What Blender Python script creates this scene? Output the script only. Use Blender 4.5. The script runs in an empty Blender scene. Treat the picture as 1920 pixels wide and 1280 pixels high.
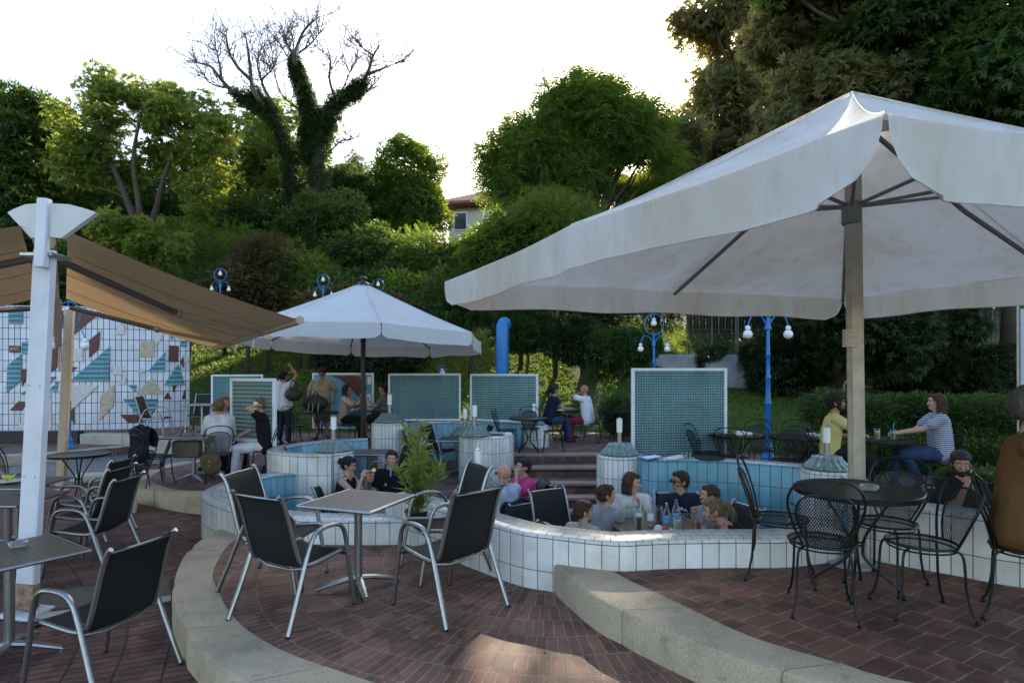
import bpy, bmesh, math, random
import numpy as np
from mathutils import Vector, Matrix, Quaternion, noise
SC = bpy.context.scene
COL = SC.collection
R = math.radians
pi = math.pi
random.seed(7)

# ------------------------------------------------------------------ camera, sky, sun, exposure
F, HOR, CZ = 1130.0, 690.0, 2.04          # focal length and horizon row in photo pixels, eye height
cam = bpy.data.cameras.new("camera")
cam.sensor_width = 36.0
cam.lens = F / 1920 * 36.0
cam.shift_y = (HOR - 640) / 1920.0
cam.clip_end = 600
cam.clip_start = 0.05
cam_o = bpy.data.objects.new("camera", cam)
cam_o.location = (0, 0, CZ)
cam_o.rotation_euler = (R(90), 0, 0)
COL.objects.link(cam_o)
SC.camera = cam_o

SUN_AZ, SUN_EL = 12.7, 24.6               # degrees right of the view axis, above the horizon
w = bpy.data.worlds.new("World")
SC.world = w
w.use_nodes = True
nt = w.node_tree
bg = nt.nodes["Background"]
sky = nt.nodes.new("ShaderNodeTexSky")
sky.sky_type = 'NISHITA'
sky.sun_disc = False
sky.sun_elevation = R(SUN_EL)
sky.sun_rotation = R(SUN_AZ)
sky.air_density = 1.0
sky.dust_density = 1.5
sky.ozone_density = 0.4
nt.links.new(sky.outputs[0], bg.inputs[0])
bg.inputs[1].default_value = 0.15
sl = bpy.data.lights.new("sun", 'SUN')
sl.energy = 3.8
sl.angle = R(0.55)
sl.color = (1.0, 0.86, 0.66)
so = bpy.data.objects.new("sun", sl)
sd = Vector((math.sin(R(SUN_AZ)) * math.cos(R(SUN_EL)), math.cos(R(SUN_AZ)) * math.cos(R(SUN_EL)), math.sin(R(SUN_EL))))
so.rotation_euler = sd.to_track_quat('Z', 'Y').to_euler()
so.location = (20, 60, 60)
COL.objects.link(so)
SC.view_settings.view_transform = 'Standard'
SC.view_settings.look = 'None'
SC.view_settings.gamma = 1.0
SC.view_settings.exposure = 1.6
SC.cycles.max_bounces = 8
SC.cycles.transparent_max_bounces = 16
SC.cycles.diffuse_bounces = 4

def G(u, v, z):
    """ground point seen at photo pixel (u, v) on the level z"""
    d = F * (CZ - z) / (v - HOR)
    return ((u - 960) * d / F, d)
def DX(u, d): return (u - 960) * d / F
def DZ(v, d): return CZ - (v - HOR) * d / F

# ------------------------------------------------------------------ mesh helpers
class MB:
    def __init__(s):
        s.v = []; s.f = []; s.m = []; s.uv = None
    def add(s, vs, fs, mi=0, M=None, uvs=None):
        n = len(s.v)
        if M is not None: vs = [M @ Vector(p) for p in vs]
        s.v += [tuple(p) for p in vs]
        for k, f in enumerate(fs):
            s.f.append([i + n for i in f]); s.m.append(mi)
            if uvs is not None:
                if s.uv is None: s.uv = [None] * (len(s.f) - 1)
                s.uv.append(uvs[k])
            elif s.uv is not None: s.uv.append(None)
        return s
    def box(s, c, size, rz=0, mi=0, M=None, rx=0, ry=0):
        x, y, z = [a / 2 for a in size]
        T = Matrix.Translation(c) @ Matrix.Rotation(rz, 4, 'Z') @ Matrix.Rotation(ry, 4, 'Y') @ Matrix.Rotation(rx, 4, 'X')
        if M is not None: T = M @ T
        b = min(x, y, z) * .25
        vs = []; fs = []
        # bevelled box: three vertices per corner
        idx = {}
        for sx in (-1, 1):
            for sy in (-1, 1):
                for sz in (-1, 1):
                    idx[(sx, sy, sz)] = len(vs)
                    vs += [(sx * x, sy * (y - b), sz * (z - b)), (sx * (x - b), sy * y, sz * (z - b)), (sx * (x - b), sy * (y - b), sz * z)]
        def q(a, b_, c_, d): fs.append([a, b_, c_, d])
        I = lambda sx, sy, sz, k: idx[(sx, sy, sz)] + k
        for sx in (-1, 1):
            l = [I(sx, -1, -1, 0), I(sx, 1, -1, 0), I(sx, 1, 1, 0), I(sx, -1, 1, 0)]; fs.append(l if sx > 0 else l[::-1])
            l = [I(1, sx, -1, 1), I(-1, sx, -1, 1), I(-1, sx, 1, 1), I(1, sx, 1, 1)]; fs.append(l if sx > 0 else l[::-1])
            l = [I(-1, -1, sx, 2), I(1, -1, sx, 2), I(1, 1, sx, 2), I(-1, 1, sx, 2)]; fs.append(l if sx > 0 else l[::-1])
        for a in (-1, 1):
            for b2 in (-1, 1):
                q(I(a, b2, -1, 0), I(a, b2, -1, 1), I(a, b2, 1, 1), I(a, b2, 1, 0))
                q(I(a, -1, b2, 0), I(a, -1, b2, 2), I(a, 1, b2, 2), I(a, 1, b2, 0))
                q(I(-1, a, b2, 1), I(-1, a, b2, 2), I(1, a, b2, 2), I(1, a, b2, 1))
        for k_, i0 in idx.items(): fs.append([i0, i0 + 1, i0 + 2])
        return s.add(vs, fs, mi, T)
    def tube(s, path, r, segs=8, closed=False, mi=0, M=None, caps=True, flat=1.0):
        P = [Vector(p) for p in path]; n = len(P)
        rr = r if isinstance(r, (list, tuple)) else [r] * n
        T = []
        for i in range(n):
            if closed: t = P[(i + 1) % n] - P[i - 1]
            else: t = P[min(i + 1, n - 1)] - P[max(i - 1, 0)]
            T.append(t.normalized() if t.length > 1e-9 else Vector((0, 0, 1)))
        up = Vector((0, 0, 1)) if abs(T[0].z) < .9 else Vector((1, 0, 0))
        nrm = T[0].cross(up).normalized()
        vs = []
        for i in range(n):
            if i: 
                q = T[i - 1].rotation_difference(T[i]); nrm = (q @ nrm)
                nrm = (nrm - T[i] * nrm.dot(T[i])).normalized()
            b = T[i].cross(nrm)
            for k in range(segs):
                a = 2 * pi * k / segs
                vs.append(P[i] + (nrm * math.cos(a) + b * math.sin(a) * flat) * rr[i])
        fs = []
        m = n if closed else n - 1
        for i in range(m):
            j = (i + 1) % n
            for k in range(segs):
                k2 = (k + 1) % segs
                fs.append([i * segs + k, i * segs + k2, j * segs + k2, j * segs + k])
        if caps and not closed:
            fs.append([k for k in range(segs)][::-1]); fs.append([(n - 1) * segs + k for k in range(segs)])
        return s.add(vs, fs, mi, M)
    def lathe(s, prof, segs=24, c=(0, 0, 0), mi=0, M=None, rib=None):
        vs = []; fs = []
        for i, (r, z) in enumerate(prof):
            for k in range(segs):
                a = 2 * pi * k / segs
                q = r * (rib(i, k) if rib else 1)
                vs.append((c[0] + q * math.cos(a), c[1] + q * math.sin(a), c[2] + z))
        for i in range(len(prof) - 1):
            for k in range(segs):
                k2 = (k + 1) % segs
                fs.append([i * segs + k, i * segs + k2, (i + 1) * segs + k2, (i + 1) * segs + k])
        if prof[0][0] > 1e-4: fs.append([k for k in range(segs)][::-1])
        if prof[-1][0] > 1e-4: fs.append([(len(prof) - 1) * segs + k for k in range(segs)])
        return s.add(vs, fs, mi, M)
    def ell(s, c, r, M=None, mi=0, segs=14, rings=9):
        if not isinstance(r, (tuple, list)): r = (r, r, r)
        vs = [(0, 0, -1)]; fs = []
        for i in range(1, rings):
            t = -pi / 2 + pi * i / rings
            for k in range(segs):
                a = 2 * pi * k / segs
                vs.append((math.cos(t) * math.cos(a), math.cos(t) * math.sin(a), math.sin(t)))
        vs.append((0, 0, 1)); top = len(vs) - 1
        for k in range(segs):
            k2 = (k + 1) % segs
            fs.append([0, 1 + k2, 1 + k])
            for i in range(rings - 2):
                a = 1 + i * segs
                fs.append([a + k, a + k2, a + segs + k2, a + segs + k])
            a = 1 + (rings - 2) * segs
            fs.append([a + k, a + k2, top])
        vs = [(c[0] + p[0] * r[0], c[1] + p[1] * r[1], c[2] + p[2] * r[2]) for p in vs]
        return s.add(vs, fs, mi, M)
    def cap(s, p0, r0, p1, r1, segs=12, M=None, mi=0):
        p0 = Vector(p0); p1 = Vector(p1); d = p1 - p0; L = d.length
        if L < 1e-6: return s.ell(p0, r0, M)
        path = []; rad = []
        u = d / L
        for t in (-.98, -.85, -.6, -.3, 0):
            path.append(p0 + u * r0 * t); rad.append(r0 * math.sqrt(max(0, 1 - t * t)))
        for t in (.33, .66): path.append(p0 + d * t); rad.append(r0 + (r1 - r0) * t)
        for t in (0, .3, .6, .85, .98):
            path.append(p1 + u * r1 * t); rad.append(r1 * math.sqrt(max(0, 1 - t * t)))
        return s.tube(path, rad, segs, M=M, mi=mi)
    def prism(s, poly, z0, z1, mi=0, M=None):
        n = len(poly)
        a = sum(poly[i][0] * poly[(i + 1) % n][1] - poly[(i + 1) % n][0] * poly[i][1] for i in range(n))
        if a < 0: poly = poly[::-1]
        vs = [(p[0], p[1], z0) for p in poly] + [(p[0], p[1], z1) for p in poly]
        from mathutils.geometry import tessellate_polygon
        tr = [list(q) for q in tessellate_polygon([[Vector((p[0], p[1], 0)) for p in poly]])]
        fs = []
        for q in tr:
            x = (poly[q[1]][0] - poly[q[0]][0]) * (poly[q[2]][1] - poly[q[0]][1]) - (poly[q[2]][0] - poly[q[0]][0]) * (poly[q[1]][1] - poly[q[0]][1])
            if x < 0: q = q[::-1]
            fs += [[n + i for i in q], q[::-1]]
        for i in range(n):
            j = (i + 1) % n; fs.append([i, j, n + j, n + i])
        return s.add(vs, fs, mi, M)
    def mesh(s, name, smooth=True, angle=40):
        me = bpy.data.meshes.new(name)
        me.from_pydata(s.v, [], s.f)
        if any(s.m): me.polygons.foreach_set("material_index", s.m)
        if s.uv is not None:
            ul = me.uv_layers.new(name="UVMap"); k = 0
            for f, u in zip(s.f, s.uv):
                for j in range(len(f)):
                    if u is not None: ul.data[k].uv = u[j]
                    k += 1
        if smooth:
            me.polygons.foreach_set("use_smooth", [True] * len(me.polygons))
            me.update()
            if angle < 180: me.set_sharp_from_angle(angle=R(angle))
        me.update()
        return me
    def build(s, name, mat, parent=None, smooth=True, angle=40, **k):
        me = s.mesh(name, smooth, angle)
        for m in (mat if isinstance(mat, (list, tuple)) else [mat]): me.materials.append(m)
        o = bpy.data.objects.new(name, me)
        COL.objects.link(o)
        if parent is not None: o.parent = parent
        tag(o, **k)
        return o

def tag(o, label=None, cat=None, group=None, kind=None):
    if label: o['label'] = label
    if cat: o['category'] = cat
    if group: o['group'] = group
    if kind: o['kind'] = kind
    return o
def thing(name, loc, label, cat, group=None, rz=0):
    o = bpy.data.objects.new(name, None)
    o.empty_display_size = .2
    o.location = loc; o.rotation_euler = (0, 0, rz)
    COL.objects.link(o)
    return tag(o, label, cat, group)
def kids(o): return [c for c in ALLC.get(o.name, [])]
def copy_tree(o, loc, rz, label, group=None, scale=None):
    def rec(a, par):
        c = a.copy(); COL.objects.link(c)
        if par is not None: c.parent = par
        for ch in list(a.children): rec(ch, c)
        return c
    r = rec(o, None)
    r.location = loc; r.rotation_euler = (0, 0, rz)
    if scale: r.scale = (scale,) * 3
    r['label'] = label
    if group: r['group'] = group
    return r

def crom(pts, n=8, closed=False):
    P = [Vector(p) if len(p) == 3 else Vector((p[0], p[1], 0)) for p in pts]
    out = []; N = len(P)
    rng = N if closed else N - 1
    for i in range(rng):
        if closed: a, b, c, d = P[i - 1], P[i], P[(i + 1) % N], P[(i + 2) % N]
        else:
            b, c = P[i], P[i + 1]
            a = P[i - 1] if i else b * 2 - c
            d = P[i + 2] if i + 2 < N else c * 2 - b
        for k in range(n):
            t = k / n
            out.append(0.5 * ((2 * b) + (c - a) * t + (2 * a - 5 * b + 4 * c - d) * t * t + (3 * b - a - 3 * c + d) * t ** 3))
    if not closed: out.append(P[-1])
    return out
def c2(pts, n=8, closed=False): return [(p.x, p.y) for p in crom(pts, n, closed)]
def resample(pts, step):
    P = [Vector((p[0], p[1])) for p in pts]
    out = [P[0]]; acc = 0
    for a, b in zip(P, P[1:]):
        L = (b - a).length; t = step - acc
        while t < L:
            out.append(a + (b - a) * (t / L)); t += step
        acc = (L - (t - step)) if L > 0 else acc
    if (out[-1] - P[-1]).length > step * .3: out.append(P[-1])
    return [(p.x, p.y) for p in out]
def offset(pts, o):
    n = len(pts); out = []
    for i in range(n):
        a = Vector(pts[max(i - 1, 0)]); b = Vector(pts[min(i + 1, n - 1)])
        t = (b - a).normalized(); nn = Vector((-t.y, t.x))
        p = Vector(pts[i]) + nn * o
        out.append((p.x, p.y))
    return out

# ------------------------------------------------------------------ materials
MATS = {}
def newmat(name):
    m = bpy.data.materials.new(name); m.use_nodes = True
    return m, m.node_tree, m.node_tree.nodes["Principled BSDF"]
def pbr(name, col, rough=.6, metal=0, spec=.5, var=0, vscale=4, bump=0, bscale=40, trans=0, coat=0):
    key = name
    if key in MATS: return MATS[key]
    m, t, b = newmat(name)
    b.inputs["Base Color"].default_value = (*col, 1)
    b.inputs["Roughness"].default_value = rough
    b.inputs["Metallic"].default_value = metal
    b.inputs["Specular IOR Level"].default_value = spec
    b.inputs["Coat Weight"].default_value = coat
    tc = t.nodes.new("ShaderNodeTexCoord")
    if var:
        n = t.nodes.new("ShaderNodeTexNoise"); n.inputs["Scale"].default_value = vscale; n.inputs["Detail"].default_value = 6
        t.links.new(tc.outputs["Object"], n.inputs["Vector"])
        r = t.nodes.new("ShaderNodeValToRGB")
        r.color_ramp.elements[0].position = .3; r.color_ramp.elements[1].position = .7
        r.color_ramp.elements[0].color = (*[c * (1 - var) for c in col], 1)
        r.color_ramp.elements[1].color = (*[min(1, c * (1 + var)) for c in col], 1)
        t.links.new(n.outputs["Fac"], r.inputs["Fac"]); t.links.new(r.outputs["Color"], b.inputs["Base Color"])
    if bump:
        n2 = t.nodes.new("ShaderNodeTexNoise"); n2.inputs["Scale"].default_value = bscale; n2.inputs["Detail"].default_value = 4
        t.links.new(tc.outputs["Object"], n2.inputs["Vector"])
        bp = t.nodes.new("ShaderNodeBump"); bp.inputs["Strength"].default_value = bump; bp.inputs["Distance"].default_value = .02
        t.links.new(n2.outputs["Fac"], bp.inputs["Height"]); t.links.new(bp.outputs["Normal"], b.inputs["Normal"])
    if trans: b.inputs["Transmission Weight"].default_value = trans
    MATS[key] = m
    return m
def fabric(name, col, tr=.0, rough=.85):
    return pbr("fabric_" + name, col, rough, spec=.2, var=.12, vscale=9, bump=.35, bscale=14)
def nd(t, kind, **k):
    n = t.nodes.new(kind)
    for a, v in k.items(): setattr(n, a, v)
    return n
def math_n(t, op, a, b=None):
    n = nd(t, "ShaderNodeMath", operation=op)
    for i, x in enumerate((a, b)):
        if x is None: continue
        if isinstance(x, (int, float)): n.inputs[i].default_value = x
        else: t.links.new(x, n.inputs[i])
    return n.outputs[0]
def mixc(t, fac, a, b, mode='MIX'):
    n = nd(t, "ShaderNodeMix", data_type='RGBA', blend_type=mode)
    for inp, x in ((n.inputs[0], fac), (n.inputs[6], a), (n.inputs[7], b)):
        if isinstance(x, (int, float)): inp.default_value = x
        elif isinstance(x, tuple): inp.default_value = (*x, 1) if len(x) == 3 else x
        else: t.links.new(x, inp)
    return n.outputs[2]
def ramp(t, src, stops):
    r = nd(t, "ShaderNodeValToRGB")
    e = r.color_ramp.elements
    while len(e) < len(stops): e.new(.5)
    for el, (p, c) in zip(e, stops): el.position = p; el.color = (*c, 1) if len(c) == 3 else c
    t.links.new(src, r.inputs["Fac"])
    return r.outputs["Color"]
def noise_n(t, vec, scale, detail=5, rough=.55):
    n = nd(t, "ShaderNodeTexNoise"); n.inputs["Scale"].default_value = scale
    n.inputs["Detail"].default_value = detail; n.inputs["Roughness"].default_value = rough
    if vec is not None: t.links.new(vec, n.inputs["Vector"])
    return n.outputs["Fac"]

def tile_mat(name, col, bw=.135, rh=.27, mort=.0038, mcol=(.15, .125, .10), off=0.0, rough=.16, dirt=.25):
    m, t, b = newmat(name)
    uv = nd(t, "ShaderNodeUVMap"); tc = nd(t, "ShaderNodeTexCoord")
    br = nd(t, "ShaderNodeTexBrick", offset=off, squash=1.0, offset_frequency=2)
    br.inputs["Scale"].default_value = 1; br.inputs["Brick Width"].default_value = bw; br.inputs["Row Height"].default_value = rh
    br.inputs["Mortar Size"].default_value = mort; br.inputs["Mortar Smooth"].default_value = .15; br.inputs["Bias"].default_value = 0
    br.inputs["Color1"].default_value = (*[c * .84 for c in col], 1)
    br.inputs["Color2"].default_value = (*[min(1, c * 1.07) for c in col], 1)
    br.inputs["Mortar"].default_value = (*mcol, 1)
    t.links.new(uv.outputs[0], br.inputs["Vector"])
    n = noise_n(t, tc.outputs["Object"], 2.2, 7, .65)
    d = ramp(t, n, [(.35, (1, 1, 1)), (.75, (1 - dirt, 1 - dirt * 1.15, 1 - dirt * 1.5))])
    c = mixc(t, 1.0, br.outputs["Color"], d, 'MULTIPLY')
    n3 = noise_n(t, tc.outputs["Object"], 14, 5, .7)
    d3 = ramp(t, n3, [(.55, (1, 1, 1)), (.8, (.82, .79, .74))])
    c = mixc(t, 1.0, c, d3, 'MULTIPLY')
    mp = nd(t, "ShaderNodeMapping"); mp.inputs["Scale"].default_value = (9, 1.1, 1); t.links.new(uv.outputs[0], mp.inputs[0])
    n6 = noise_n(t, mp.outputs[0], 1.0, 6, .7)
    c = mixc(t, ramp(t, n6, [(.52, (0, 0, 0)), (.78, (dirt * 1.6,) * 3)]), c, (.30, .25, .18))
    t.links.new(c, b.inputs["Base Color"])
    rr = math_n(t, 'ADD', math_n(t, 'MULTIPLY', br.outputs["Fac"], .6), rough)
    rr = math_n(t, 'ADD', rr, math_n(t, 'MULTIPLY', n3, .12))
    t.links.new(rr, b.inputs["Roughness"])
    b.inputs["Specular IOR Level"].default_value = .45
    inv = math_n(t, 'SUBTRACT', 1.0, br.outputs["Fac"])
    h = math_n(t, 'ADD', inv, math_n(t, 'MULTIPLY', noise_n(t, tc.outputs["Object"], 9, 2), .25))
    bp = nd(t, "ShaderNodeBump"); bp.inputs["Strength"].default_value = .6; bp.inputs["Distance"].default_value = .004
    t.links.new(h, bp.inputs["Height"]); t.links.new(bp.outputs["Normal"], b.inputs["Normal"])
    return m
def paver_mat(name, center=None, bw=.25, rh=.065, rot=0, c1=(.14, .070, .050), c2_=(.22, .112, .080), mcol=(.24, .19, .15), off=.5, mort=.006, swap=False, rough=.42):
    m, t, b = newmat(name)
    tc = nd(t, "ShaderNodeTexCoord")
    wob = nd(t, "ShaderNodeVectorMath", operation='ADD')
    nz = nd(t, "ShaderNodeTexNoise"); nz.inputs["Scale"].default_value = 1.3
    t.links.new(tc.outputs["Object"], nz.inputs["Vector"])
    sc = nd(t, "ShaderNodeVectorMath", operation='SCALE'); sc.inputs["Scale"].default_value = .03
    t.links.new(nz.outputs["Color"], sc.inputs[0])
    t.links.new(tc.outputs["Object"], wob.inputs[0]); t.links.new(sc.outputs[0], wob.inputs[1])
    sep = nd(t, "ShaderNodeSeparateXYZ"); t.links.new(wob.outputs[0], sep.inputs[0])
    if center:
        dx = math_n(t, 'SUBTRACT', sep.outputs[0], center[0]); dy = math_n(t, 'SUBTRACT', sep.outputs[1], center[1])
        a = math_n(t, 'ARCTAN2', dy, dx)
        r = math_n(t, 'SQRT', math_n(t, 'ADD', math_n(t, 'MULTIPLY', dx, dx), math_n(t, 'MULTIPLY', dy, dy)))
        # courses are rings; inside a ring the bricks stand side by side pointing at the centre
        ring = math_n(t, 'FLOOR', math_n(t, 'DIVIDE', r, rh))
        rc = math_n(t, 'MULTIPLY', math_n(t, 'ADD', ring, .5), rh)
        ux = math_n(t, 'MULTIPLY', a, rc)
        cx = ux; cy = r
    else:
        ca, sa = math.cos(rot), math.sin(rot)
        cx = math_n(t, 'ADD', math_n(t, 'MULTIPLY', sep.outputs[0], ca), math_n(t, 'MULTIPLY', sep.outputs[1], sa))
        cy = math_n(t, 'SUBTRACT', math_n(t, 'MULTIPLY', sep.outputs[1], ca), math_n(t, 'MULTIPLY', sep.outputs[0], sa))
    cb = nd(t, "ShaderNodeCombineXYZ"); t.links.new(cx, cb.inputs[0]); t.links.new(cy, cb.inputs[1])
    br = nd(t, "ShaderNodeTexBrick", offset=off, squash=1.0)
    br.inputs["Scale"].default_value = 1; br.inputs["Brick Width"].default_value = bw; br.inputs["Row Height"].default_value = rh
    br.inputs["Mortar Size"].default_value = mort; br.inputs["Mortar Smooth"].default_value = .3; br.inputs["Bias"].default_value = 0
    br.inputs["Color1"].default_value = (*c1, 1); br.inputs["Color2"].default_value = (*c2_, 1); br.inputs["Mortar"].default_value = (*mcol, 1)
    t.links.new(cb.outputs[0], br.inputs["Vector"])
    n = noise_n(t, tc.outputs["Object"], 1.1, 8, .65)
    d = ramp(t, n, [(.3, (.72, .70, .70)), (.5, (1, 1, 1)), (.75, (1.25, 1.22, 1.2))])
    c = mixc(t, 1.0, br.outputs["Color"], d, 'MULTIPLY')
    n2 = noise_n(t, tc.outputs["Object"], 30, 6, .7)
    d2 = ramp(t, n2, [(.3, (.75, .75, .75)), (.7, (1.2, 1.2, 1.2))])
    c = mixc(t, 1.0, c, d2, 'MULTIPLY')
    vo = nd(t, "ShaderNodeTexVoronoi"); vo.inputs["Scale"].default_value = 7; t.links.new(tc.outputs["Object"], vo.inputs["Vector"])
    c = mixc(t, 1.0, c, ramp(t, vo.outputs["Color"], [(.2, (.72, .70, .70)), (.5, (1, 1, 1)), (.85, (1.35, 1.25, 1.2))]), 'MULTIPLY')
    n5 = noise_n(t, tc.outputs["Object"], 3.2, 9, .75)
    c = mixc(t, ramp(t, n5, [(.56, (0, 0, 0)), (.72, (.55, .55, .55))]), c, (.16, .125, .10))
    t.links.new(c, b.inputs["Base Color"])
    rr = math_n(t, 'ADD', math_n(t, 'MULTIPLY', n2, .3), rough + .08)
    b.inputs['Specular IOR Level'].default_value = .28
    t.links.new(rr, b.inputs["Roughness"])
    h = math_n(t, 'ADD', math_n(t, 'SUBTRACT', 1.0, br.outputs["Fac"]), math_n(t, 'MULTIPLY', n2, .35))
    bp = nd(t, "ShaderNodeBump"); bp.inputs["Strength"].default_value = .8; bp.inputs["Distance"].default_value = .006
    t.links.new(h, bp.inputs["Height"]); t.links.new(bp.outputs["Normal"], b.inputs["Normal"])
    return m
def stone_mat(name, c=(.36, .32, .26), stain=.45):
    m, t, b = newmat(name)
    tc = nd(t, "ShaderNodeTexCoord")
    n1 = noise_n(t, tc.outputs["Object"], 2.0, 8, .7)
    n2 = noise_n(t, tc.outputs["Object"], 60, 5, .7)
    col = ramp(t, n1, [(.25, tuple(x * (1 - stain) for x in c)), (.5, c), (.8, tuple(x * 1.22 for x in c))])
    d = ramp(t, n2, [(.3, (.72, .72, .72)), (.65, (1.12, 1.12, 1.12))])
    col = mixc(t, 1.0, col, d, 'MULTIPLY')
    n4 = noise_n(t, tc.outputs["Object"], 7, 4, .6)
    d4 = ramp(t, n4, [(.62, (1, 1, 1)), (.72, (.62, .58, .52))])
    col = mixc(t, .6, col, mixc(t, 1.0, col, d4, 'MULTIPLY'))
    t.links.new(col, b.inputs["Base Color"]); b.inputs["Roughness"].default_value = .85
    bp = nd(t, "ShaderNodeBump"); bp.inputs["Strength"].default_value = .5; bp.inputs["Distance"].default_value = .006
    t.links.new(n2, bp.inputs["Height"]); t.links.new(bp.outputs["Normal"], b.inputs["Normal"])
    return m
def leaf_mat(name, dark, light, trc, tr=.45):
    m = bpy.data.materials.new(name); m.use_nodes = True; t = m.node_tree
    t.nodes.clear()
    out = nd(t, "ShaderNodeOutputMaterial")
    geo = nd(t, "ShaderNodeNewGeometry")
    col = ramp(t, geo.outputs["Random Per Island"], [(0, dark), (.55, tuple((a + b) / 2 for a, b in zip(dark, light))), (1, light)])
    df = nd(t, "ShaderNodeBsdfPrincipled"); df.inputs["Roughness"].default_value = .5; df.inputs["Specular IOR Level"].default_value = .35
    t.links.new(col, df.inputs["Base Color"])
    tl = nd(t, "ShaderNodeBsdfTranslucent")
    tcol = ramp(t, geo.outputs["Random Per Island"], [(0, tuple(x * .6 for x in trc)), (1, trc)])
    t.links.new(tcol, tl.inputs["Color"])
    mx = nd(t, "ShaderNodeMixShader"); mx.inputs[0].default_value = tr
    t.links.new(df.outputs[0], mx.inputs[1]); t.links.new(tl.outputs[0], mx.inputs[2]); t.links.new(mx.outputs[0], out.inputs[0])
    return m
def cloth_mat(name, col, tcol, tr=.35, dirt=.3, dscale=1.5):
    m = bpy.data.materials.new(name); m.use_nodes = True; t = m.node_tree
    t.nodes.clear(); out = nd(t, "ShaderNodeOutputMaterial"); tc = nd(t, "ShaderNodeTexCoord")
    mp = nd(t, "ShaderNodeMapping"); mp.inputs["Scale"].default_value = (1, 1, .35); t.links.new(tc.outputs["Object"], mp.inputs[0])
    n = noise_n(t, mp.outputs[0], dscale, 8, .68)
    d = ramp(t, n, [(.42, (1, 1, 1)), (.75, (1 - dirt * .6, 1 - dirt * .9, 1 - dirt * 1.3))])
    n3 = noise_n(t, mp.outputs[0], dscale * 7, 5, .7)
    d3 = ramp(t, n3, [(.5, (1, 1, 1)), (.8, (1 - dirt * .5, 1 - dirt * .55, 1 - dirt * .7))])
    c = mixc(t, 1.0, mixc(t, 1.0, col, d, 'MULTIPLY'), d3, 'MULTIPLY')
    df = nd(t, "ShaderNodeBsdfPrincipled"); df.inputs["Roughness"].default_value = .9; df.inputs["Specular IOR Level"].default_value = .15
    t.links.new(c, df.inputs["Base Color"])
    tl = nd(t, "ShaderNodeBsdfTranslucent")
    c2x = mixc(t, 1.0, mixc(t, 1.0, tcol, d, 'MULTIPLY'), d3, 'MULTIPLY'); t.links.new(c2x, tl.inputs["Color"])
    wv = noise_n(t, tc.outputs["Object"], 5, 3, .5); wv2 = noise_n(t, tc.outputs["Object"], 260, 2, .5)
    bp = nd(t, "ShaderNodeBump"); bp.inputs["Strength"].default_value = .35; bp.inputs["Distance"].default_value = .03
    t.links.new(wv, bp.inputs["Height"])
    bp2 = nd(t, "ShaderNodeBump"); bp2.inputs["Strength"].default_value = .25; bp2.inputs["Distance"].default_value = .001
    t.links.new(wv2, bp2.inputs["Height"]); t.links.new(bp.outputs["Normal"], bp2.inputs["Normal"])
    t.links.new(bp2.outputs["Normal"], df.inputs["Normal"])
    mx = nd(t, "ShaderNodeMixShader"); mx.inputs[0].default_value = tr
    t.links.new(df.outputs[0], mx.inputs[1]); t.links.new(tl.outputs[0], mx.inputs[2]); t.links.new(mx.outputs[0], out.inputs[0])
    return m
def netting_mat(name, col, cell=.016, hole=.62, metal=.3):
    """expanded metal: diamond holes cut by a transparent shader in UV metres"""
    m = bpy.data.materials.new(name); m.use_nodes = True; t = m.node_tree
    b = t.nodes["Principled BSDF"]; out = t.nodes["Material Output"]
    b.inputs["Base Color"].default_value = (*col, 1); b.inputs["Roughness"].default_value = .4; b.inputs["Metallic"].default_value = metal
    tc = nd(t, "ShaderNodeUVMap"); sep = nd(t, "ShaderNodeSeparateXYZ"); t.links.new(tc.outputs[0], sep.inputs[0])
    s1 = math_n(t, 'ADD', sep.outputs[0], math_n(t, 'MULTIPLY', sep.outputs[1], .6))
    s2 = math_n(t, 'SUBTRACT', sep.outputs[0], math_n(t, 'MULTIPLY', sep.outputs[1], .6))
    def band(s):
        f = math_n(t, 'PINGPONG', s, cell / 2)
        return math_n(t, 'GREATER_THAN', f, cell / 2 * (1 - hole))
    hole_ = math_n(t, 'MULTIPLY', band(s1), band(s2))
    tp = nd(t, "ShaderNodeBsdfTransparent"); mx = nd(t, "ShaderNodeMixShader")
    t.links.new(hole_, mx.inputs[0]); t.links.new(b.outputs[0], mx.inputs[1]); t.links.new(tp.outputs[0], mx.inputs[2])
    t.links.new(mx.outputs[0], out.inputs[0])
    return m
def glass_mat(name, col=(.9, .95, .93), rough=.05, dens=.55):
    """thin glass: clear with a tint and a gloss"""
    if name in MATS: return MATS[name]
    m = bpy.data.materials.new(name); m.use_nodes = True; t = m.node_tree
    t.nodes.clear(); out = nd(t, "ShaderNodeOutputMaterial")
    tp = nd(t, "ShaderNodeBsdfTransparent"); tp.inputs[0].default_value = (*col, 1)
    gl = nd(t, "ShaderNodeBsdfPrincipled"); gl.inputs["Base Color"].default_value = (*[c * .5 for c in col], 1); gl.inputs["Roughness"].default_value = rough
    gl.inputs["Specular IOR Level"].default_value = .9
    lw = nd(t, "ShaderNodeLayerWeight"); lw.inputs[0].default_value = dens
    mx = nd(t, "ShaderNodeMixShader"); t.links.new(lw.outputs["Facing"], mx.inputs[0])
    t.links.new(tp.outputs[0], mx.inputs[1]); t.links.new(gl.outputs[0], mx.inputs[2]); t.links.new(mx.outputs[0], out.inputs[0])
    MATS[name] = m
    return m

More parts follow.
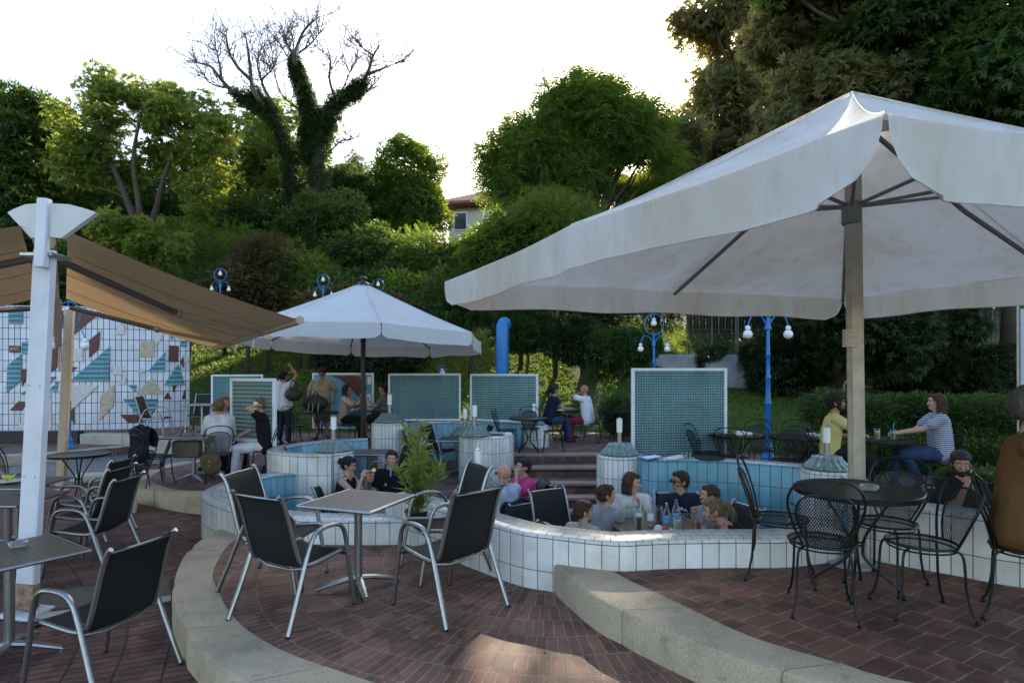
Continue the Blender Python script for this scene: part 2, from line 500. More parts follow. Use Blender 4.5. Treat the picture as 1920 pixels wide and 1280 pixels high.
M_tile = tile_mat("white_glazed_tile", (.70, .70, .69))
M_tile_small = tile_mat("white_drum_tile", (.70, .71, .70), bw=.075, rh=.27)
M_rim = tile_mat("pale_rim_tile", (.60, .64, .66), bw=.135, rh=.11, off=.5, rough=.12)
M_blue = tile_mat("blue_glazed_tile", (.13, .37, .50), mcol=(.05, .07, .08))
M_mural = tile_mat("white_mural_tile", (.62, .65, .72), mcol=(.07, .05, .05), mort=.008, dirt=.12)
PCEN = (.35, 5.9)
M_pav_mid = paver_mat("red_paver_rings", PCEN, bw=.072, rh=.26, off=.5)
M_pav_low = paver_mat("red_paver_low", (-9.5, 1.0), bw=.085, rh=.30, off=.5, c1=(.115, .060, .050), c2_=(.18, .097, .078), mcol=(.045, .036, .032), mort=.009)
M_pav_top = paver_mat("red_paver_large", None, bw=.14, rh=.27, rot=R(-58), c1=(.115, .053, .036), c2_=(.185, .086, .060), mcol=(.21, .17, .13))
M_pav_back = paver_mat("red_paver_back", (.9, 13.2), bw=.10, rh=.30, off=.5, c1=(.13, .075, .07), c2_=(.19, .11, .10), mcol=(.22, .19, .17))
M_step = paver_mat("step_paver", None, bw=.14, rh=.30, c1=(.13, .07, .062), c2_=(.18, .10, .085), mcol=(.10, .08, .07), off=0)
M_kerb = stone_mat("kerb_stone", (.45, .36, .25))
M_kerb2 = stone_mat("kerb_stone_far", (.42, .38, .31), .3)
M_steel = pbr("brushed_aluminium", (.36, .365, .37), .36, 1.0, var=.12, vscale=30)
M_steel_d = pbr("grey_painted_metal", (.42, .43, .44), .38, .6, var=.1, vscale=12)
M_sling = pbr("black_sling_textile", (.012, .014, .015), .6, spec=.3, var=.3, vscale=260, bump=.3, bscale=400)
M_iron = pbr("black_iron", (.012, .014, .014), .35, .5, spec=.6, bump=.2, bscale=60)
M_net = netting_mat("black_expanded_metal", (.012, .014, .014))
M_bluepaint = pbr("blue_enamel", (.015, .165, .46), .36, spec=.5, var=.12, vscale=6, bump=.15, bscale=25)
M_opal = pbr("opal_glass", (.85, .86, .87), .2, spec=.6)
M_whitepaint = pbr("white_powder_coat", (.68, .69, .74), .42, var=.08, vscale=5, bump=.1)
M_frame = pbr("white_frame", (.74, .76, .78), .4, var=.06, vscale=7)
M_beige = pbr("beige_paint", (.42, .33, .22), .5, var=.08, vscale=7)
# ------------------------------------------------------------------ levels and plan outlines
L0, L1, L2, LB, LA, LBF, LD = 0.0, .23, .46, .30, -.60, -.28, -.12
def sst(a, b, x):
    t = max(0, min(1, (x - a) / (b - a))); return t * t * (3 - 2 * t)
def edge_y(x): return 16.2 - 4.4 * sst(2.0, 5.0, x)
def hill(x, y):
    e = edge_y(x)
    if y < e: return -.75 if y < e - .9 else -.75 + (y - e + .9) / .9 * 1.0
    t = sst(2.5, 7.5, x)
    left = .25 + .30 * (y - e) if y < 27 else .25 + .30 * (27 - e) + .22 * (min(y, 60) - 27)
    right = .30 + .115 * (y - e) + 1.0 * sst(20.3, 20.9, y) + .12 * max(0, min(y, 60) - 21)
    return left * (1 - t) + right * t + .05 * noise.noise(Vector((x * .4, y * .4, 0)))
def pave(name, poly, z0, z1, mat, label=None):
    return MB().prism(poly, z0, z1).build(name, mat, smooth=False, kind='structure')

# terrain
xs = list(np.arange(-60, 60.1, 1.0)); ys = list(np.arange(-12, 10, 2.0)) + list(np.arange(10, 34, .5)) + list(np.arange(34, 141, 3.0))
mb = MB()
vs = [(x, y, hill(x, y)) for y in ys for x in xs]
nx = len(xs)
mb.add(vs, [[j * nx + i, j * nx + i + 1, (j + 1) * nx + i + 1, (j + 1) * nx + i] for j in range(len(ys) - 1) for i in range(nx - 1)])
m, t, b = newmat("lawn_ground")
tc = nd(t, "ShaderNodeTexCoord")
n = noise_n(t, tc.outputs["Object"], .5, 8, .7); n2 = noise_n(t, tc.outputs["Object"], 22, 6, .8)
c = ramp(t, n, [(.3, (.045, .085, .016)), (.55, (.075, .135, .026)), (.8, (.12, .155, .04))])
c = mixc(t, 1.0, c, ramp(t, n2, [(.3, (.45, .45, .45)), (.7, (1.45, 1.45, 1.45))]), 'MULTIPLY')
t.links.new(c, b.inputs["Base Color"]); b.inputs["Roughness"].default_value = .95
bp = nd(t, "ShaderNodeBump"); bp.inputs["Strength"].default_value = 1; bp.inputs["Distance"].default_value = .06
t.links.new(n2, bp.inputs["Height"]); t.links.new(bp.outputs["Normal"], b.inputs["Normal"])
ground = mb.build("ground", m, kind='structure', angle=180)

# kerb lines of the two near terraces (outer edge and inner edge of the stone)
k1o = [G(u, v, L1) for u, v in [(440, 978), (385, 1005), (345, 1040), (325, 1090), (325, 1130), (345, 1180), (390, 1230), (440, 1270)]] + [(-.9, 3.05), (0, 2.72), (1.2, 2.55), (2.6, 2.2), (5.5, 1.6)]
k1i = [G(u, v, L1) for u, v in [(485, 985), (430, 1020), (400, 1070), (405, 1100), (440, 1160), (520, 1215), (640, 1260), (700, 1280)]] + [(-.35, 3.22), (.2, 3.1), (1.3, 2.93), (2.7, 2.6), (5.5, 2.0)]
k2o = [G(u, v, L2) for u, v in [(1032, 1052), (1070, 1084), (1128, 1125), (1230, 1172), (1344, 1219), (1480, 1262)]] + [(2.2, 2.72), (3.3, 2.5), (5.5, 2.45)]
k2i = [G(u, v, L2) for u, v in [(1130, 1060), (1180, 1088), (1250, 1120), (1397, 1190), (1560, 1240), (1700, 1280)]] + [(2.6, 2.9), (3.5, 2.78), (5.5, 2.75)]
k3o = [G(u, v, L1) for u, v in [(384, 934), (345, 930), (307, 924), (255, 913), (245, 904), (251, 891), (279, 878), (336, 866), (382, 861), (430, 855)]] + [(-5.2, 13.6)]
k3i = [G(u, v, L1) for u, v in [(384, 921), (345, 920), (318, 916), (291, 906), (282, 898), (289, 889), (307, 879), (345, 871), (386, 864.5), (430, 858.5)]] + [(-4.9, 13.3)]
K1O, K1I, K2O, K2I, K3O, K3I = [c2(p, 6) for p in (k1o, k1i, k2o, k2i, k3o, k3i)]

# basin wall centre lines
rimA = [G(u, v, .49) for u, v in [(600, 884), (560, 884), (510, 888), (465, 896), (425, 907), (404, 919), (408, 932), (445, 946), (490, 956), (585, 965), (690, 967), (770, 966)]]
wb = [G(847, 1050, L1), G(960, 1093, L1), G(1030, 1108, L1), G(1150, 1070, L2), G(1250, 1066, L2), G(1370, 1064, L2), G(1480, 1063, L2), G(1585, 1050, L2)]
wb = [(-1.35, 6.42), (-.98, 6.1)] + wb
wc = [(2.86, 5.06), G(1700, 1062, L2), G(1800, 1080, L2), G(1910, 1100, L2), (4.6, 3.85), (5.6, 3.35)]
RA = c2(rimA, 6)
WB = c2(wb, 6)      # outer face of wall B
WC = c2(wc, 5)
TH = .32
def wall_strip(name, path, th, z0, z1, mats, parent=None, center=False, closed=False, r=.03, **k):
    """path = outer face (right of travel) or centre line; swept tiled wall, materials: outer, top, inner"""
    o1, o2 = (-th / 2, th / 2) if center else (0, th)
    A = offset(path, o1); B = offset(path, o2)
    n = len(path); mb = MB()
    prof = [(0, z0), (0, z1 - r), (r * .3, z1 - r * .3), (r, z1), (th - r, z1), (th - r * .3, z1 - r * .3), (th, z1 - r), (th, z0)]
    arc = [0]
    for i in range(1, n): arc.append(arc[-1] + math.dist(path[i], path[i - 1]))
    vs = []
    for i in range(n):
        for (o, z) in prof:
            t = o / th
            vs.append((A[i][0] * (1 - t) + B[i][0] * t, A[i][1] * (1 - t) + B[i][1] * t, z))
    m = len(prof)
    for mi, segs in ((0, (0, 1)), (1, (2, 3, 4)), (2, (5, 6))):
        fs = []; uvs = []
        for i in range(n - 1):
            for s in segs:
                a, b_, c, d = i * m + s, (i + 1) * m + s, (i + 1) * m + s + 1, i * m + s + 1
                fs.append([a, b_, c, d])
                def V(s_): 
                    o, z = prof[s_]
                    return (o if mi == 1 else z - z1 + .035)
                uvs.append([(arc[i], V(s)), (arc[i + 1], V(s)), (arc[i + 1], V(s + 1)), (arc[i], V(s + 1))])
        if mi == 0: mb.add(vs, fs, 0, None, uvs)
        else:
            for f, u in zip(fs, uvs): mb.f.append(f); mb.m.append(mi); mb.uv.append(u)
    for i, rev in ((0, False), (n - 1, True)):
        f = [i * m + s for s in range(m)]
        f = f if rev else f[::-1]
        mb.f.append(f); mb.m.append(0); mb.uv.append([(prof[s][0], prof[s][1] - z1) for s in range(m)] if rev else [(prof[s][0], prof[s][1] - z1) for s in range(m)][::-1])
    return mb.build(name, mats, parent, angle=35, **k)

# floors ------------------------------------------------------------
# lower terrace: everything left and in front, bounded by the basin wall
RAm = RA; WBm = offset(WB, .16); WCm = offset(WC, .16)
low = [(-26, -6), (7, -6), (7, 3.0)] + WCm[::-1][:-2] + WBm[::-1] + [p for p in RAm[::-1] if p[0] < -1.45] + [(-3.0, 9.6), (-3.2, 12.5), (-3.2, 15.0), (-26, 15.0)]
pave("lower_brick_floor", low, -.8, L0, M_pav_low)
mid_poly = K1I + [(6.6, 2.0), (6.6, 2.6)] + WCm[::-1][:-2] + WBm[::-1] + [p for p in RAm[::-1] if p[1] < 7.1 and -3.05 < p[0] < -1.45]
pave("middle_brick_terrace", mid_poly, -.7, L1, M_pav_mid)
top_poly = K2I + [(6.6, 2.8)] + WCm[::-1][:-2] + [p for p in WBm[::-1] if p[0] > K2I[0][0] - .35]
pave("upper_brick_terrace", top_poly, -.65, L2, M_pav_top)
left3 = K3I + [(-4.9, 13.35), (-3.4, 13.35), (-3.3, 10.2)] + [(G(600, 884, .49)[0], G(600, 884, .49)[1])] + [p for p in RAm if p[1] > 8.0 or p[0] < -3.6][1:]
left3 = [p for p in K3I] + [(-3.3, 13.3), (-3.25, 9.4)] + [p for p in RAm[1:] if p[1] > K3I[0][1] - .4]
pave("left_brick_terrace", left3, -.68, L1, M_pav_back)

def kerb(name, outer, inner, z0, z1, mat, step=1.05, r=.03):
    """stone kerb of separate blocks with narrow joints and a rounded outer edge"""
    n = 140
    O = resample(outer, .08)
    # pair each outer point with nearest by arclength fraction on inner
    def arcs(P):
        a = [0]
        for i in range(1, len(P)): a.append(a[-1] + math.dist(P[i], P[i - 1]))
        return a
    def at(P, a, s):
        for i in range(1, len(P)):
            if a[i] >= s or i == len(P) - 1:
                t = (s - a[i - 1]) / max(1e-6, a[i] - a[i - 1]); t = max(0, min(1, t))
                return (P[i - 1][0] + (P[i][0] - P[i - 1][0]) * t, P[i - 1][1] + (P[i][1] - P[i - 1][1]) * t)
    ao, ai = arcs(outer), arcs(inner)
    L = ao[-1]; nb = max(1, round(L / step)); mb = MB()
    for k in range(nb):
        s0, s1 = (k + .007) / nb, (k + .993) / nb
        ns = 9; vs = []; dz = random.uniform(-.003, .003)
        for j in range(ns):
            s = s0 + (s1 - s0) * j / (ns - 1)
            p = Vector(at(outer, ao, s * ao[-1])); q = Vector(at(inner, ai, s * ai[-1]))
            d = (q - p).normalized(); e = 0.016 if j in (0, ns - 1) else 0
            for (o, z) in ((0 + e, z0), (e, z1 - r - e * .4), (r * .3 + e, z1 - r * .28 - e * .3), (r + e, z1 - e * .3)):
                w_ = p + d * o; vs.append((w_.x, w_.y, z + dz))
            vs.append((q.x, q.y, z1 + dz)); vs.append((q.x, q.y, z0 + dz))
        m = 6; fs = []
        for j in range(ns - 1):
            for c in range(m - 1): fs.append([j * m + c, (j + 1) * m + c, (j + 1) * m + c + 1, j * m + c + 1])
        fs.append([c for c in range(m)][::-1]); fs.append([(ns - 1) * m + c for c in range(m)])
        mb.add(vs, fs)
    # dark mortar core seen in the joints
    return mb.build(name, mat, angle=35, kind='structure')
kerb("kerb_middle_terrace", K1O, K1I, -.1, L1 + .006, M_kerb)
kerb("kerb_upper_terrace", K2O, K2I, -.1, L2 + .006, M_kerb, 1.0)
kerb("kerb_left_terrace", K3O, K3I, -.1, L1 + .006, M_kerb, 1.2)

# far left terraces, cobbled path, steps in the left floor
far4 = [(-26, 11.6), (-11.2, 11.9), G(126, 848, L1), G(240, 837, L1), G(330, 828, L1), (-7.2, 15.2), (-6.6, 16.4), (-26, 16.4)]
pave("far_brick_terrace", far4, -.3, L1, M_pav_back)
kp = [(-11.2, 11.9)] + [G(126, 848, L1), G(180, 842, L1), G(240, 837, L1), G(330, 828, L1), (-7.2, 15.2)]
kerb("kerb_far_terrace", c2(kp, 4), c2(offset(kp, .32), 4), -.1, L1 + .008, M_kerb2, 1.3)
far5 = [(-26, 14.3), G(148, 812, L2), G(240, 813, L2), G(325, 818, L2), (-6.2, 15.0), (-6, 17.5), (-26, 17.5)]
pave("mural_brick_terrace", far5, -.2, L2, M_pav_back)
kp5 = [G(148, 814, L2), G(240, 816, L2), G(325, 821, L2), (-6.2, 14.7)]
kerb("kerb_mural_terrace", c2(kp5, 4), c2(offset(kp5, .34), 4), .1, L2 + .008, M_kerb2, 1.3)
MB().prism([(-26, 14.0), G(146, 813, L2), (G(146, 813, L2)[0], G(146, 813, L2)[1] + .2), (-26, 14.2)], .1, L2 + .06).build("dark_timber_edge", pbr("dark_timber", (.03, .022, .018), .7, var=.3, vscale=6), kind='structure', smooth=False)
# cobbled path between the terraces
m, t, b = newmat("cobble_setts")
tc = nd(t, "ShaderNodeTexCoord")
vr = nd(t, "ShaderNodeTexVoronoi", feature='DISTANCE_TO_EDGE'); vr.inputs["Scale"].default_value = 9; t.links.new(tc.outputs["Object"], vr.inputs["Vector"])
vc = nd(t, "ShaderNodeTexVoronoi"); vc.inputs["Scale"].default_value = 9; t.links.new(tc.outputs["Object"], vc.inputs["Vector"])
g = ramp(t, vr.outputs["Distance"], [(.02, (.05, .048, .045)), (.09, (.22, .23, .25))])
g = mixc(t, .35, g, mixc(t, 1.0, g, vc.outputs["Color"], 'MULTIPLY'))
t.links.new(g, b.inputs["Base Color"]); b.inputs["Roughness"].default_value = .45
bp = nd(t, "ShaderNodeBump"); bp.inputs["Strength"].default_value = 1; bp.inputs["Distance"].default_value = .02
hh = ramp(t, vr.outputs["Distance"], [(0, (0, 0, 0)), (.15, (1, 1, 1))])
t.links.new(hh, bp.inputs["Height"]); t.links.new(bp.outputs["Normal"], b.inputs["Normal"])
M_cob = m
cob = [G(150, 905, .05), G(262, 893, .05), (-5.9, 10.5), (-6.1, 12.6), (-4.9, 13.6), (-4.0, 15.0), (-7.4, 15.3), (-9.0, 14.1), (-9.8, 12.7), (-11.5, 11.6), (-10.8, 10.2)]
pave("cobbled_path", cob, -.2, .05, M_cob)
def kb(name, pts, wd, z0, z1, step=.9):
    P = c2(pts, 4); kerb(name, P, offset(P, wd), z0, z1, M_kerb2, step)
kb("kerb_path_edge", [G(130, 892, .15), G(200, 890, .15), G(262, 888, .15)], .35, -.1, .15)
kb("kerb_step_block", [G(140, 955, .10), G(200, 953, .10), G(256, 948, .10)], .42, -.1, .10, 2)
kb("kerb_floor_edge", [G(30, 1160, .03), G(190, 1140, .03), G(322, 1120, .03)], .09, -.1, .03, 1.6)
MB().prism([G(60, 1148, .004), G(322, 1116, .004), G(318, 1085, .004), G(70, 1110, .004)], -.05, .012).build("gravel_strip", stone_mat("washed_gravel", (.13, .11, .09), .6), kind='structure', smooth=False)

# sunken floors and back terraces
Bin = [(.2, 5.6), (2.9, 5.3), (5.4, 3.9), (9, 3.9), (9, 7.9), (.9, 8.7), (.55, 7.0)]
bb = [(-.2, 5.8)] + [p for p in WBm if p[0] > -.2] + WCm + [(8.5, 3.0), (8.5, 8.3), (4.2, 8.0), (1.8, 9.2), (.9, 8.9), (.3, 7.4)]
pave("family_basin_floor", bb, -.9, LBF, M_pav_back)
pave("back_basin_floor", [(-5.2, 9.7), (-2.9, 9.3), (-.9, 9.55), (-.3, 10.0), (-.25, 14.3), (-5.0, 14.3)], -.9, LD, M_pav_back)
pave("basin_floor", [(-5, 5.5), (2.4, 5.0), (2.4, 12.6), (-5, 12.6)], -.95, LA, M_pav_back)
# blue inner lining of the lower floor edge is hidden by the basin wall
back = [(-3.35, 11.25), (-2.9, 11.6), (-2.6, 12.6), (-2.3, 14.15), (.25, 14.2), (.55, 13.6), (-.12, 12.9), (-.12, 12.06), (1.95, 12.06), (1.72, 9.0), (2.6, 8.55), (3.4, 8.15), (4.1, 7.7), (5.2, 7.2), (8.5, 6.6), (12, 6.6), (12, 12.6), (5.2, 12.6), (3.6, 14.0), (3.0, 17.2), (-6.2, 17.2), (-6.2, 14.7), (-5.0, 13.4), (-4.2, 11.4)]
pave("back_brick_terrace", back, -.9, LB, M_pav_back)
st = MB()
ns_ = [(12.06, .30), (11.36, .15), (10.57, .0), (10.1, -.15), (9.75, -.30), (9.42, -.45)]
for i, (y, z) in enumerate(ns_):
    y1 = ns_[i - 1][0] + .02 if i else 12.6
    st.box((.85, (y + y1) / 2, (z - .9) / 2), (2.14, y1 - y, z + .9), mi=0)
    st.box((.85, y + .1, z + .004), (2.2, .26, .05), mi=1)
M_nose = stone_mat("step_nosing", (.34, .24, .20), .25)
st.build("steps", [M_step, M_nose], kind='structure', smooth=False)

# ------------------------------------------------------------------ basin walls and drums
t_ = thing("basin_wall", (0, 0, 0), "low curved white tiled wall with blue inside, left of the drinkers in the basin", "wall")
wall_strip("tiled_wall", RA, .30, -.85, .49, [M_tile, M_rim, M_blue], t_, center=True)
t_ = thing("basin_wall", (0, 0, 0), "long curved white tiled wall in front of the family with the drinks", "wall")
wall_strip("tiled_wall", WB, TH, -.85, .69, [M_tile, M_rim, M_blue], t_)
t_ = thing("basin_wall", (0, 0, 0), "white tiled wall behind the black mesh chairs, below the man in a cap", "wall")
wall_strip("tiled_wall", [(WC[0][0] + .02, WC[0][1] + .02)] + WC[1:], .3, -.85, .94, [M_tile, M_rim, M_tile], t_)
def dia(px_w, y): return px_w * y / F
bw = [(1.60, 8.95), G(1205, 862, .77), G(1280, 862, .77), G(1360, 866, .77), G(1440, 873, .77), G(1500, 880, .77), (3.95, 7.75)]
bw = [(1.62, 8.9), (1.95, 8.42), (2.45, 8.38), (2.95, 8.28), (3.4, 8.05), (3.75, 7.8), (4.0, 7.6)]
t_ = thing("basin_wall", (0, 0, 0), "blue tiled wall with white rim behind the man in sunglasses, menus lying on it", "wall")
wall_strip("tiled_wall", c2(bw, 5), .3, -.9, .77, [M_blue, M_rim, M_tile], t_)
MB().box((3.18, 7.875, -.02), (.17, .02, .17), rz=R(-38)).build("air_vent", M_steel_d, t_)
t_ = thing("basin_wall", (0, 0, 0), "tiled wall running from the right lamp drum to the big parasol pole", "wall")
wall_strip("tiled_wall", c2([(4.05, 7.5), (3.75, 6.6), (3.2, 5.6)], 5), .26, -.9, .74, [M_blue, M_rim, M_tile], t_)
# second basin: rim with blue inside, left of the umbrella pole
dr = [(-2.66, 9.25), (-3.0, 9.28), (-3.45, 9.4), (-3.85, 9.68), (-4.02, 10.05), (-3.85, 10.5), (-3.5, 10.85), (-3.1, 11.05), (-2.75, 11.2)]
dr = [G(690, 821.5, .77), G(640, 823, .77), G(590, 827, .77), G(545, 833, .77), G(517, 841, .77), G(535, 847, .77), G(580, 850, .77), G(625, 850, .77)]
t_ = thing("basin_wall", (0, 0, 0), "curved rim of the small back basin with blue tiles inside, by the front screen", "wall")
DR = c2(dr, 6)
wall_strip("tiled_wall", DR, .26, -.8, .77, [M_tile, M_rim, M_blue], t_, center=True)
t_ = thing("basin_wall", (0, 0, 0), "straight blue tiled wall below the two wide screens at the back", "wall")
wall_strip("tiled_wall", c2([(-2.55, 12.9), (-2.3, 13.9), (-1.2, 14.15), (0, 14.1), (.6, 13.5)], 5)[::1], .26, -.9, .77, [M_blue, M_rim, M_tile], t_)
DRUMS = [("drum_left", (-2.74, 9.26), .30, .77, "left tiled drum where the two basin rims meet"),
         ("x", (G(722, 795, .92)[0], 12.5), .37, .92, "tiled drum beside the dark umbrella pole"),
         ("x", (DX(912, 11.6), 11.6), .53, .77, "widest tiled drum, left of the brick steps"),
         ("x", (DX(1006, 13.4), 13.4), .27, .78, "smallest tiled drum, behind the mesh table at the top of the steps"),
         ("x", (1.58, 8.86), .335, .77, "tiled drum between the brick steps and the tall screen"),
         ("x", (DX(1553, 7.6), 7.6), .32, .77, "tiled drum behind the round black mesh table"),
         ("x", (DX(893, 6.3), 6.3), .245, .77, "tiled drum next to the bald man")]
for _, (x, y), r, z, lab in DRUMS:
    t_ = thing("tiled_drum", (x, y, 0), lab, "drum pillar", "tiled drums carrying the lamps")
    mb = MB(); n = 48; vs = []; fs = []; uvs = []
    pr = [(r, -.9), (r, z - .03), (r - .009, z - .009), (r - .03, z)]
    for k in range(n + 1):
        a = 2 * pi * k / n
        for (q, zz) in pr: vs.append((q * math.cos(a), q * math.sin(a), zz))
    for k in range(n):
        for s in range(3):
            fs.append([k * 4 + s, (k + 1) * 4 + s, (k + 1) * 4 + s + 1, k * 4 + s + 1])
            A0, A1 = 2 * pi * r * k / n, 2 * pi * r * (k + 1) / n
            uvs.append([(A0, pr[s][1] - z + .035), (A1, pr[s][1] - z + .035), (A1, pr[s + 1][1] - z + .035), (A0, pr[s + 1][1] - z + .035)])
    mb.add(vs, fs, 0, None, uvs); mb.build("tiled_shaft", M_tile_small, t_)
    mb = MB(); mb.lathe([(r - .032, z - .02), (r - .032, z - .001), (0, z + .001)], 48)
    mb.build("drum_top", pbr("drum_top_tile", (.55, .58, .60), .3, var=.1), t_)

# shell-shaped glass lamps with their bollards
M_shell = pbr("green_bronze_glass", (.13, .19, .175), .22, spec=.7, var=.35, vscale=20, coat=.4)
def make_shell(tall=0, label="", loc=(0, 0, 0), s=1.0):
    t = thing("drum_lamp", loc, label, "lamp", "shell shaped lamps on the drums")
    nn = 96
    rib = lambda i, k: 1 + (.05 * math.cos(k * 2 * pi / nn * 16)) * (1 if i < 7 else .2)
    MB().lathe([(.25 * s, 0), (.275 * s, .012), (.27 * s, .035), (.235 * s, .07), (.20 * s, .10), (.175 * s, .135), (.16 * s, .165), (.10 * s, .18), (.05, .182)], nn, rib=rib).build("glass_dome", M_shell, t, angle=80)
    MB().lathe([(.045, .17), (.045, .18), (.034, .185), (.034, .33 + tall), (.0, .33 + tall)], 16).build("steel_tube", M_steel, t)
    MB().lathe([(.042, .33 + tall), (.043, .52 + tall), (0, .522 + tall)], 16).build("lamp_cylinder", M_opal, t)
    MB().lathe([(.044, .52 + tall), (.044, .53 + tall), (0, .545 + tall)], 16).build("lamp_cap", M_steel, t)
    return t
sh = make_shell(0, "ribbed green lamp on the drum between the steps and the tall screen", (1.58, 8.86, .772))
copy_tree(sh, (-2.74, 9.26, .772), 0, "ribbed lamp on the left drum, in front of the polo shirt man's legs")
copy_tree(sh, (DRUMS[1][1][0], 12.5, .922), 0, "ribbed lamp on the drum right of the umbrella pole", scale=1.1)
copy_tree(sh, (DX(890, 11.3), 11.3, .772), 0, "ribbed lamp at the near edge of the widest drum, left of the steps", scale=1.1)
copy_tree(sh, (DX(872, 12.9), 12.9, .60), 0, "ribbed lamp half hidden behind the widest drum", scale=1.1)
copy_tree(sh, (DX(1001, 13.4), 13.4, .782), 0, "lamp on the smallest drum, behind the mesh table", scale=.9)
copy_tree(sh, (DX(1550, 7.6), 7.6, .772), 0, "ribbed glass lamp behind the round mesh table, left of the parasol pole")
copy_tree(sh, (DX(896, 6.3), 6.3, .772), .3, "ribbed lamp beside the bald man, nearest of the lamps", scale=.8)
copy_tree(sh, (DX(1596, 6.1), 6.1, .62), .3, "lamp tube right against the big parasol pole", scale=.8)

# ------------------------------------------------------------------ screens
def screen_mat(name, col, cell=.05, mode='dots'):
    m, t, b = newmat(name)
    uv = nd(t, "ShaderNodeUVMap"); sep = nd(t, "ShaderNodeSeparateXYZ"); t.links.new(uv.outputs[0], sep.inputs[0])
    k = 2 * pi / cell
    sy = math_n(t, 'SINE', math_n(t, 'MULTIPLY', sep.outputs[1], k))
    sx = math_n(t, 'SINE', math_n(t, 'MULTIPLY', sep.outputs[0], k))
    h = math_n(t, 'ADD', sy, math_n(t, 'MULTIPLY', sx, .8 if mode == 'dots' else .15))
    tc = nd(t, "ShaderNodeTexCoord"); n = noise_n(t, tc.outputs["Object"], 1.6, 6)
    c = ramp(t, n, [(.3, tuple(x * .8 for x in col)), (.7, tuple(x * 1.2 for x in col))])
    hm = math_n(t, 'ADD', math_n(t, 'MULTIPLY', h, .28), .5)
    c = mixc(t, 1.0, c, ramp(t, hm, [(.1, (.5, .5, .5)), (.75, (1.0, 1.0, 1.0)), (.95, (1.5, 1.55, 1.5))]), 'MULTIPLY')
    t.links.new(c, b.inputs["Base Color"]); b.inputs["Roughness"].default_value = .3
    bp = nd(t, "ShaderNodeBump"); bp.inputs["Strength"].default_value = 1; bp.inputs["Distance"].default_value = .008
    t.links.new(h, bp.inputs["Height"]); t.links.new(bp.outputs["Normal"], b.inputs["Normal"])
    return m
M_teal = screen_mat("teal_relief_tile", (.19, .35, .37), .04)
M_teal2 = screen_mat("teal_relief_tile_far", (.19, .33, .32), .055)
M_teal3 = screen_mat("teal_ribbed_tile", (.17, .27, .26), .07, 'rib')
def screen(p0, p1, z0, z1, mat, label, fw=.045, legs=0, group="tiled screens in white frames"):
    p0 = Vector((p0[0], p0[1])); p1 = Vector((p1[0], p1[1])); L = (p1 - p0).length; a = math.atan2((p1 - p0).y, (p1 - p0).x)
    t = thing("tiled_screen", (p0.x, p0.y, 0), label, "screen", group, rz=a)
    f = MB()
    f.box((fw / 2, 0, (z0 - legs + z1) / 2), (fw, .06, z1 - z0 + legs)); f.box((L - fw / 2, 0, (z0 - legs + z1) / 2), (fw, .06, z1 - z0 + legs))
    f.box((L / 2, 0, z1 - fw / 2), (L - 2 * fw - .004, .058, fw)); f.box((L / 2, 0, z0 + fw / 2), (L - 2 * fw - .004, .058, fw))
    f.build("frame", M_frame, t)
    mb = MB()
    x0, x1, a0, a1 = fw - .01, L - fw + .01, z0 + fw - .01, z1 - fw + .01
    for y in (-.018, .018):
        q = [(x0, y, a0), (x1, y, a0), (x1, y, a1), (x0, y, a1)]
        mb.add(q, [[0, 1, 2, 3] if y < 0 else [3, 2, 1, 0]], 0, None, [[(x0, a0), (x1, a0), (x1, a1), (x0, a1)] if y < 0 else [(x0, a1), (x1, a1), (x1, a0), (x0, a0)]])
    mb.build("tile_panel", mat, t, smooth=False)
    return t
screen((DX(1184, 9.25), 9.25), (DX(1362, 9.45), 9.45), .62, DZ(690, 9.25), M_teal, "largest teal screen in a white frame, behind the tray on the blue wall")
screen((DX(433, 10.3), 10.3), (DX(517, 9.95), 9.95), .80, DZ(709, 10.1), M_teal3, "pale ribbed screen right behind the man in black", .055, legs=.05)
screen((DX(396, 14.6), 14.6), (DX(493, 14.9), 14.9), .55, DZ(702, 14.7), M_teal, "leftmost teal screen, partly behind the ribbed one")
screen((DX(728, 14.15), 14.15), (DX(864, 14.25), 14.25), .80, DZ(700, 14.2), M_teal, "blue screen in the middle of the back wall, right of the umbrella pole")
screen((DX(882, 14.3), 14.3), (DX(1009, 13.7), 13.7), .80, DZ(701, 14), M_teal2, "green screen in front of the thick blue pipe")
sc_ = screen((DX(586, 15.4), 15.4), (DX(701, 15.4), 15.4), .50, DZ(699, 15.4), pbr("panel_blue", (.10, .30, .40), .3, var=.1), "screen with a dark red arrow pattern behind the standing man", .05)
k_ = 15.4 / F
def pl(pts, d, mat, nm, par, y=-.022):
    # flat relief tiles on the panel, pixel outline to panel metres
    ps = [((u - 586) * k_, DZ(v, 15.4)) for u, v in pts]
    mb = MB(); n = len(ps)
    vs = [(p[0], y, p[1]) for p in ps] + [(p[0], y - .012, p[1]) for p in ps]
    fs = [[n + i for i in range(n)][::-1]] + [[i, (i + 1) % n, n + (i + 1) % n, n + i] for i in range(n)]
    mb.add(vs, fs).build(nm, mat, par, smooth=False)
M_red = pbr("dark_red_tile", (.085, .014, .012), .35, var=.25, vscale=30, bump=.3, bscale=60)
pl([(620, 704), (672, 704), (688, 725), (673, 744), (656, 726), (640, 712)], 0, M_red, "red_tile_panel", sc_)
pl([(676, 748), (671, 770), (657, 770)], 0, M_frame, "white_tile_panel", sc_)
pl([(690, 706), (696, 706), (696, 720), (690, 720)], 0, M_frame, "white_tile_panel", sc_)
pl([(689, 738), (696, 738), (696, 775), (689, 775)], 0, M_frame, "white_tile_panel", sc_)

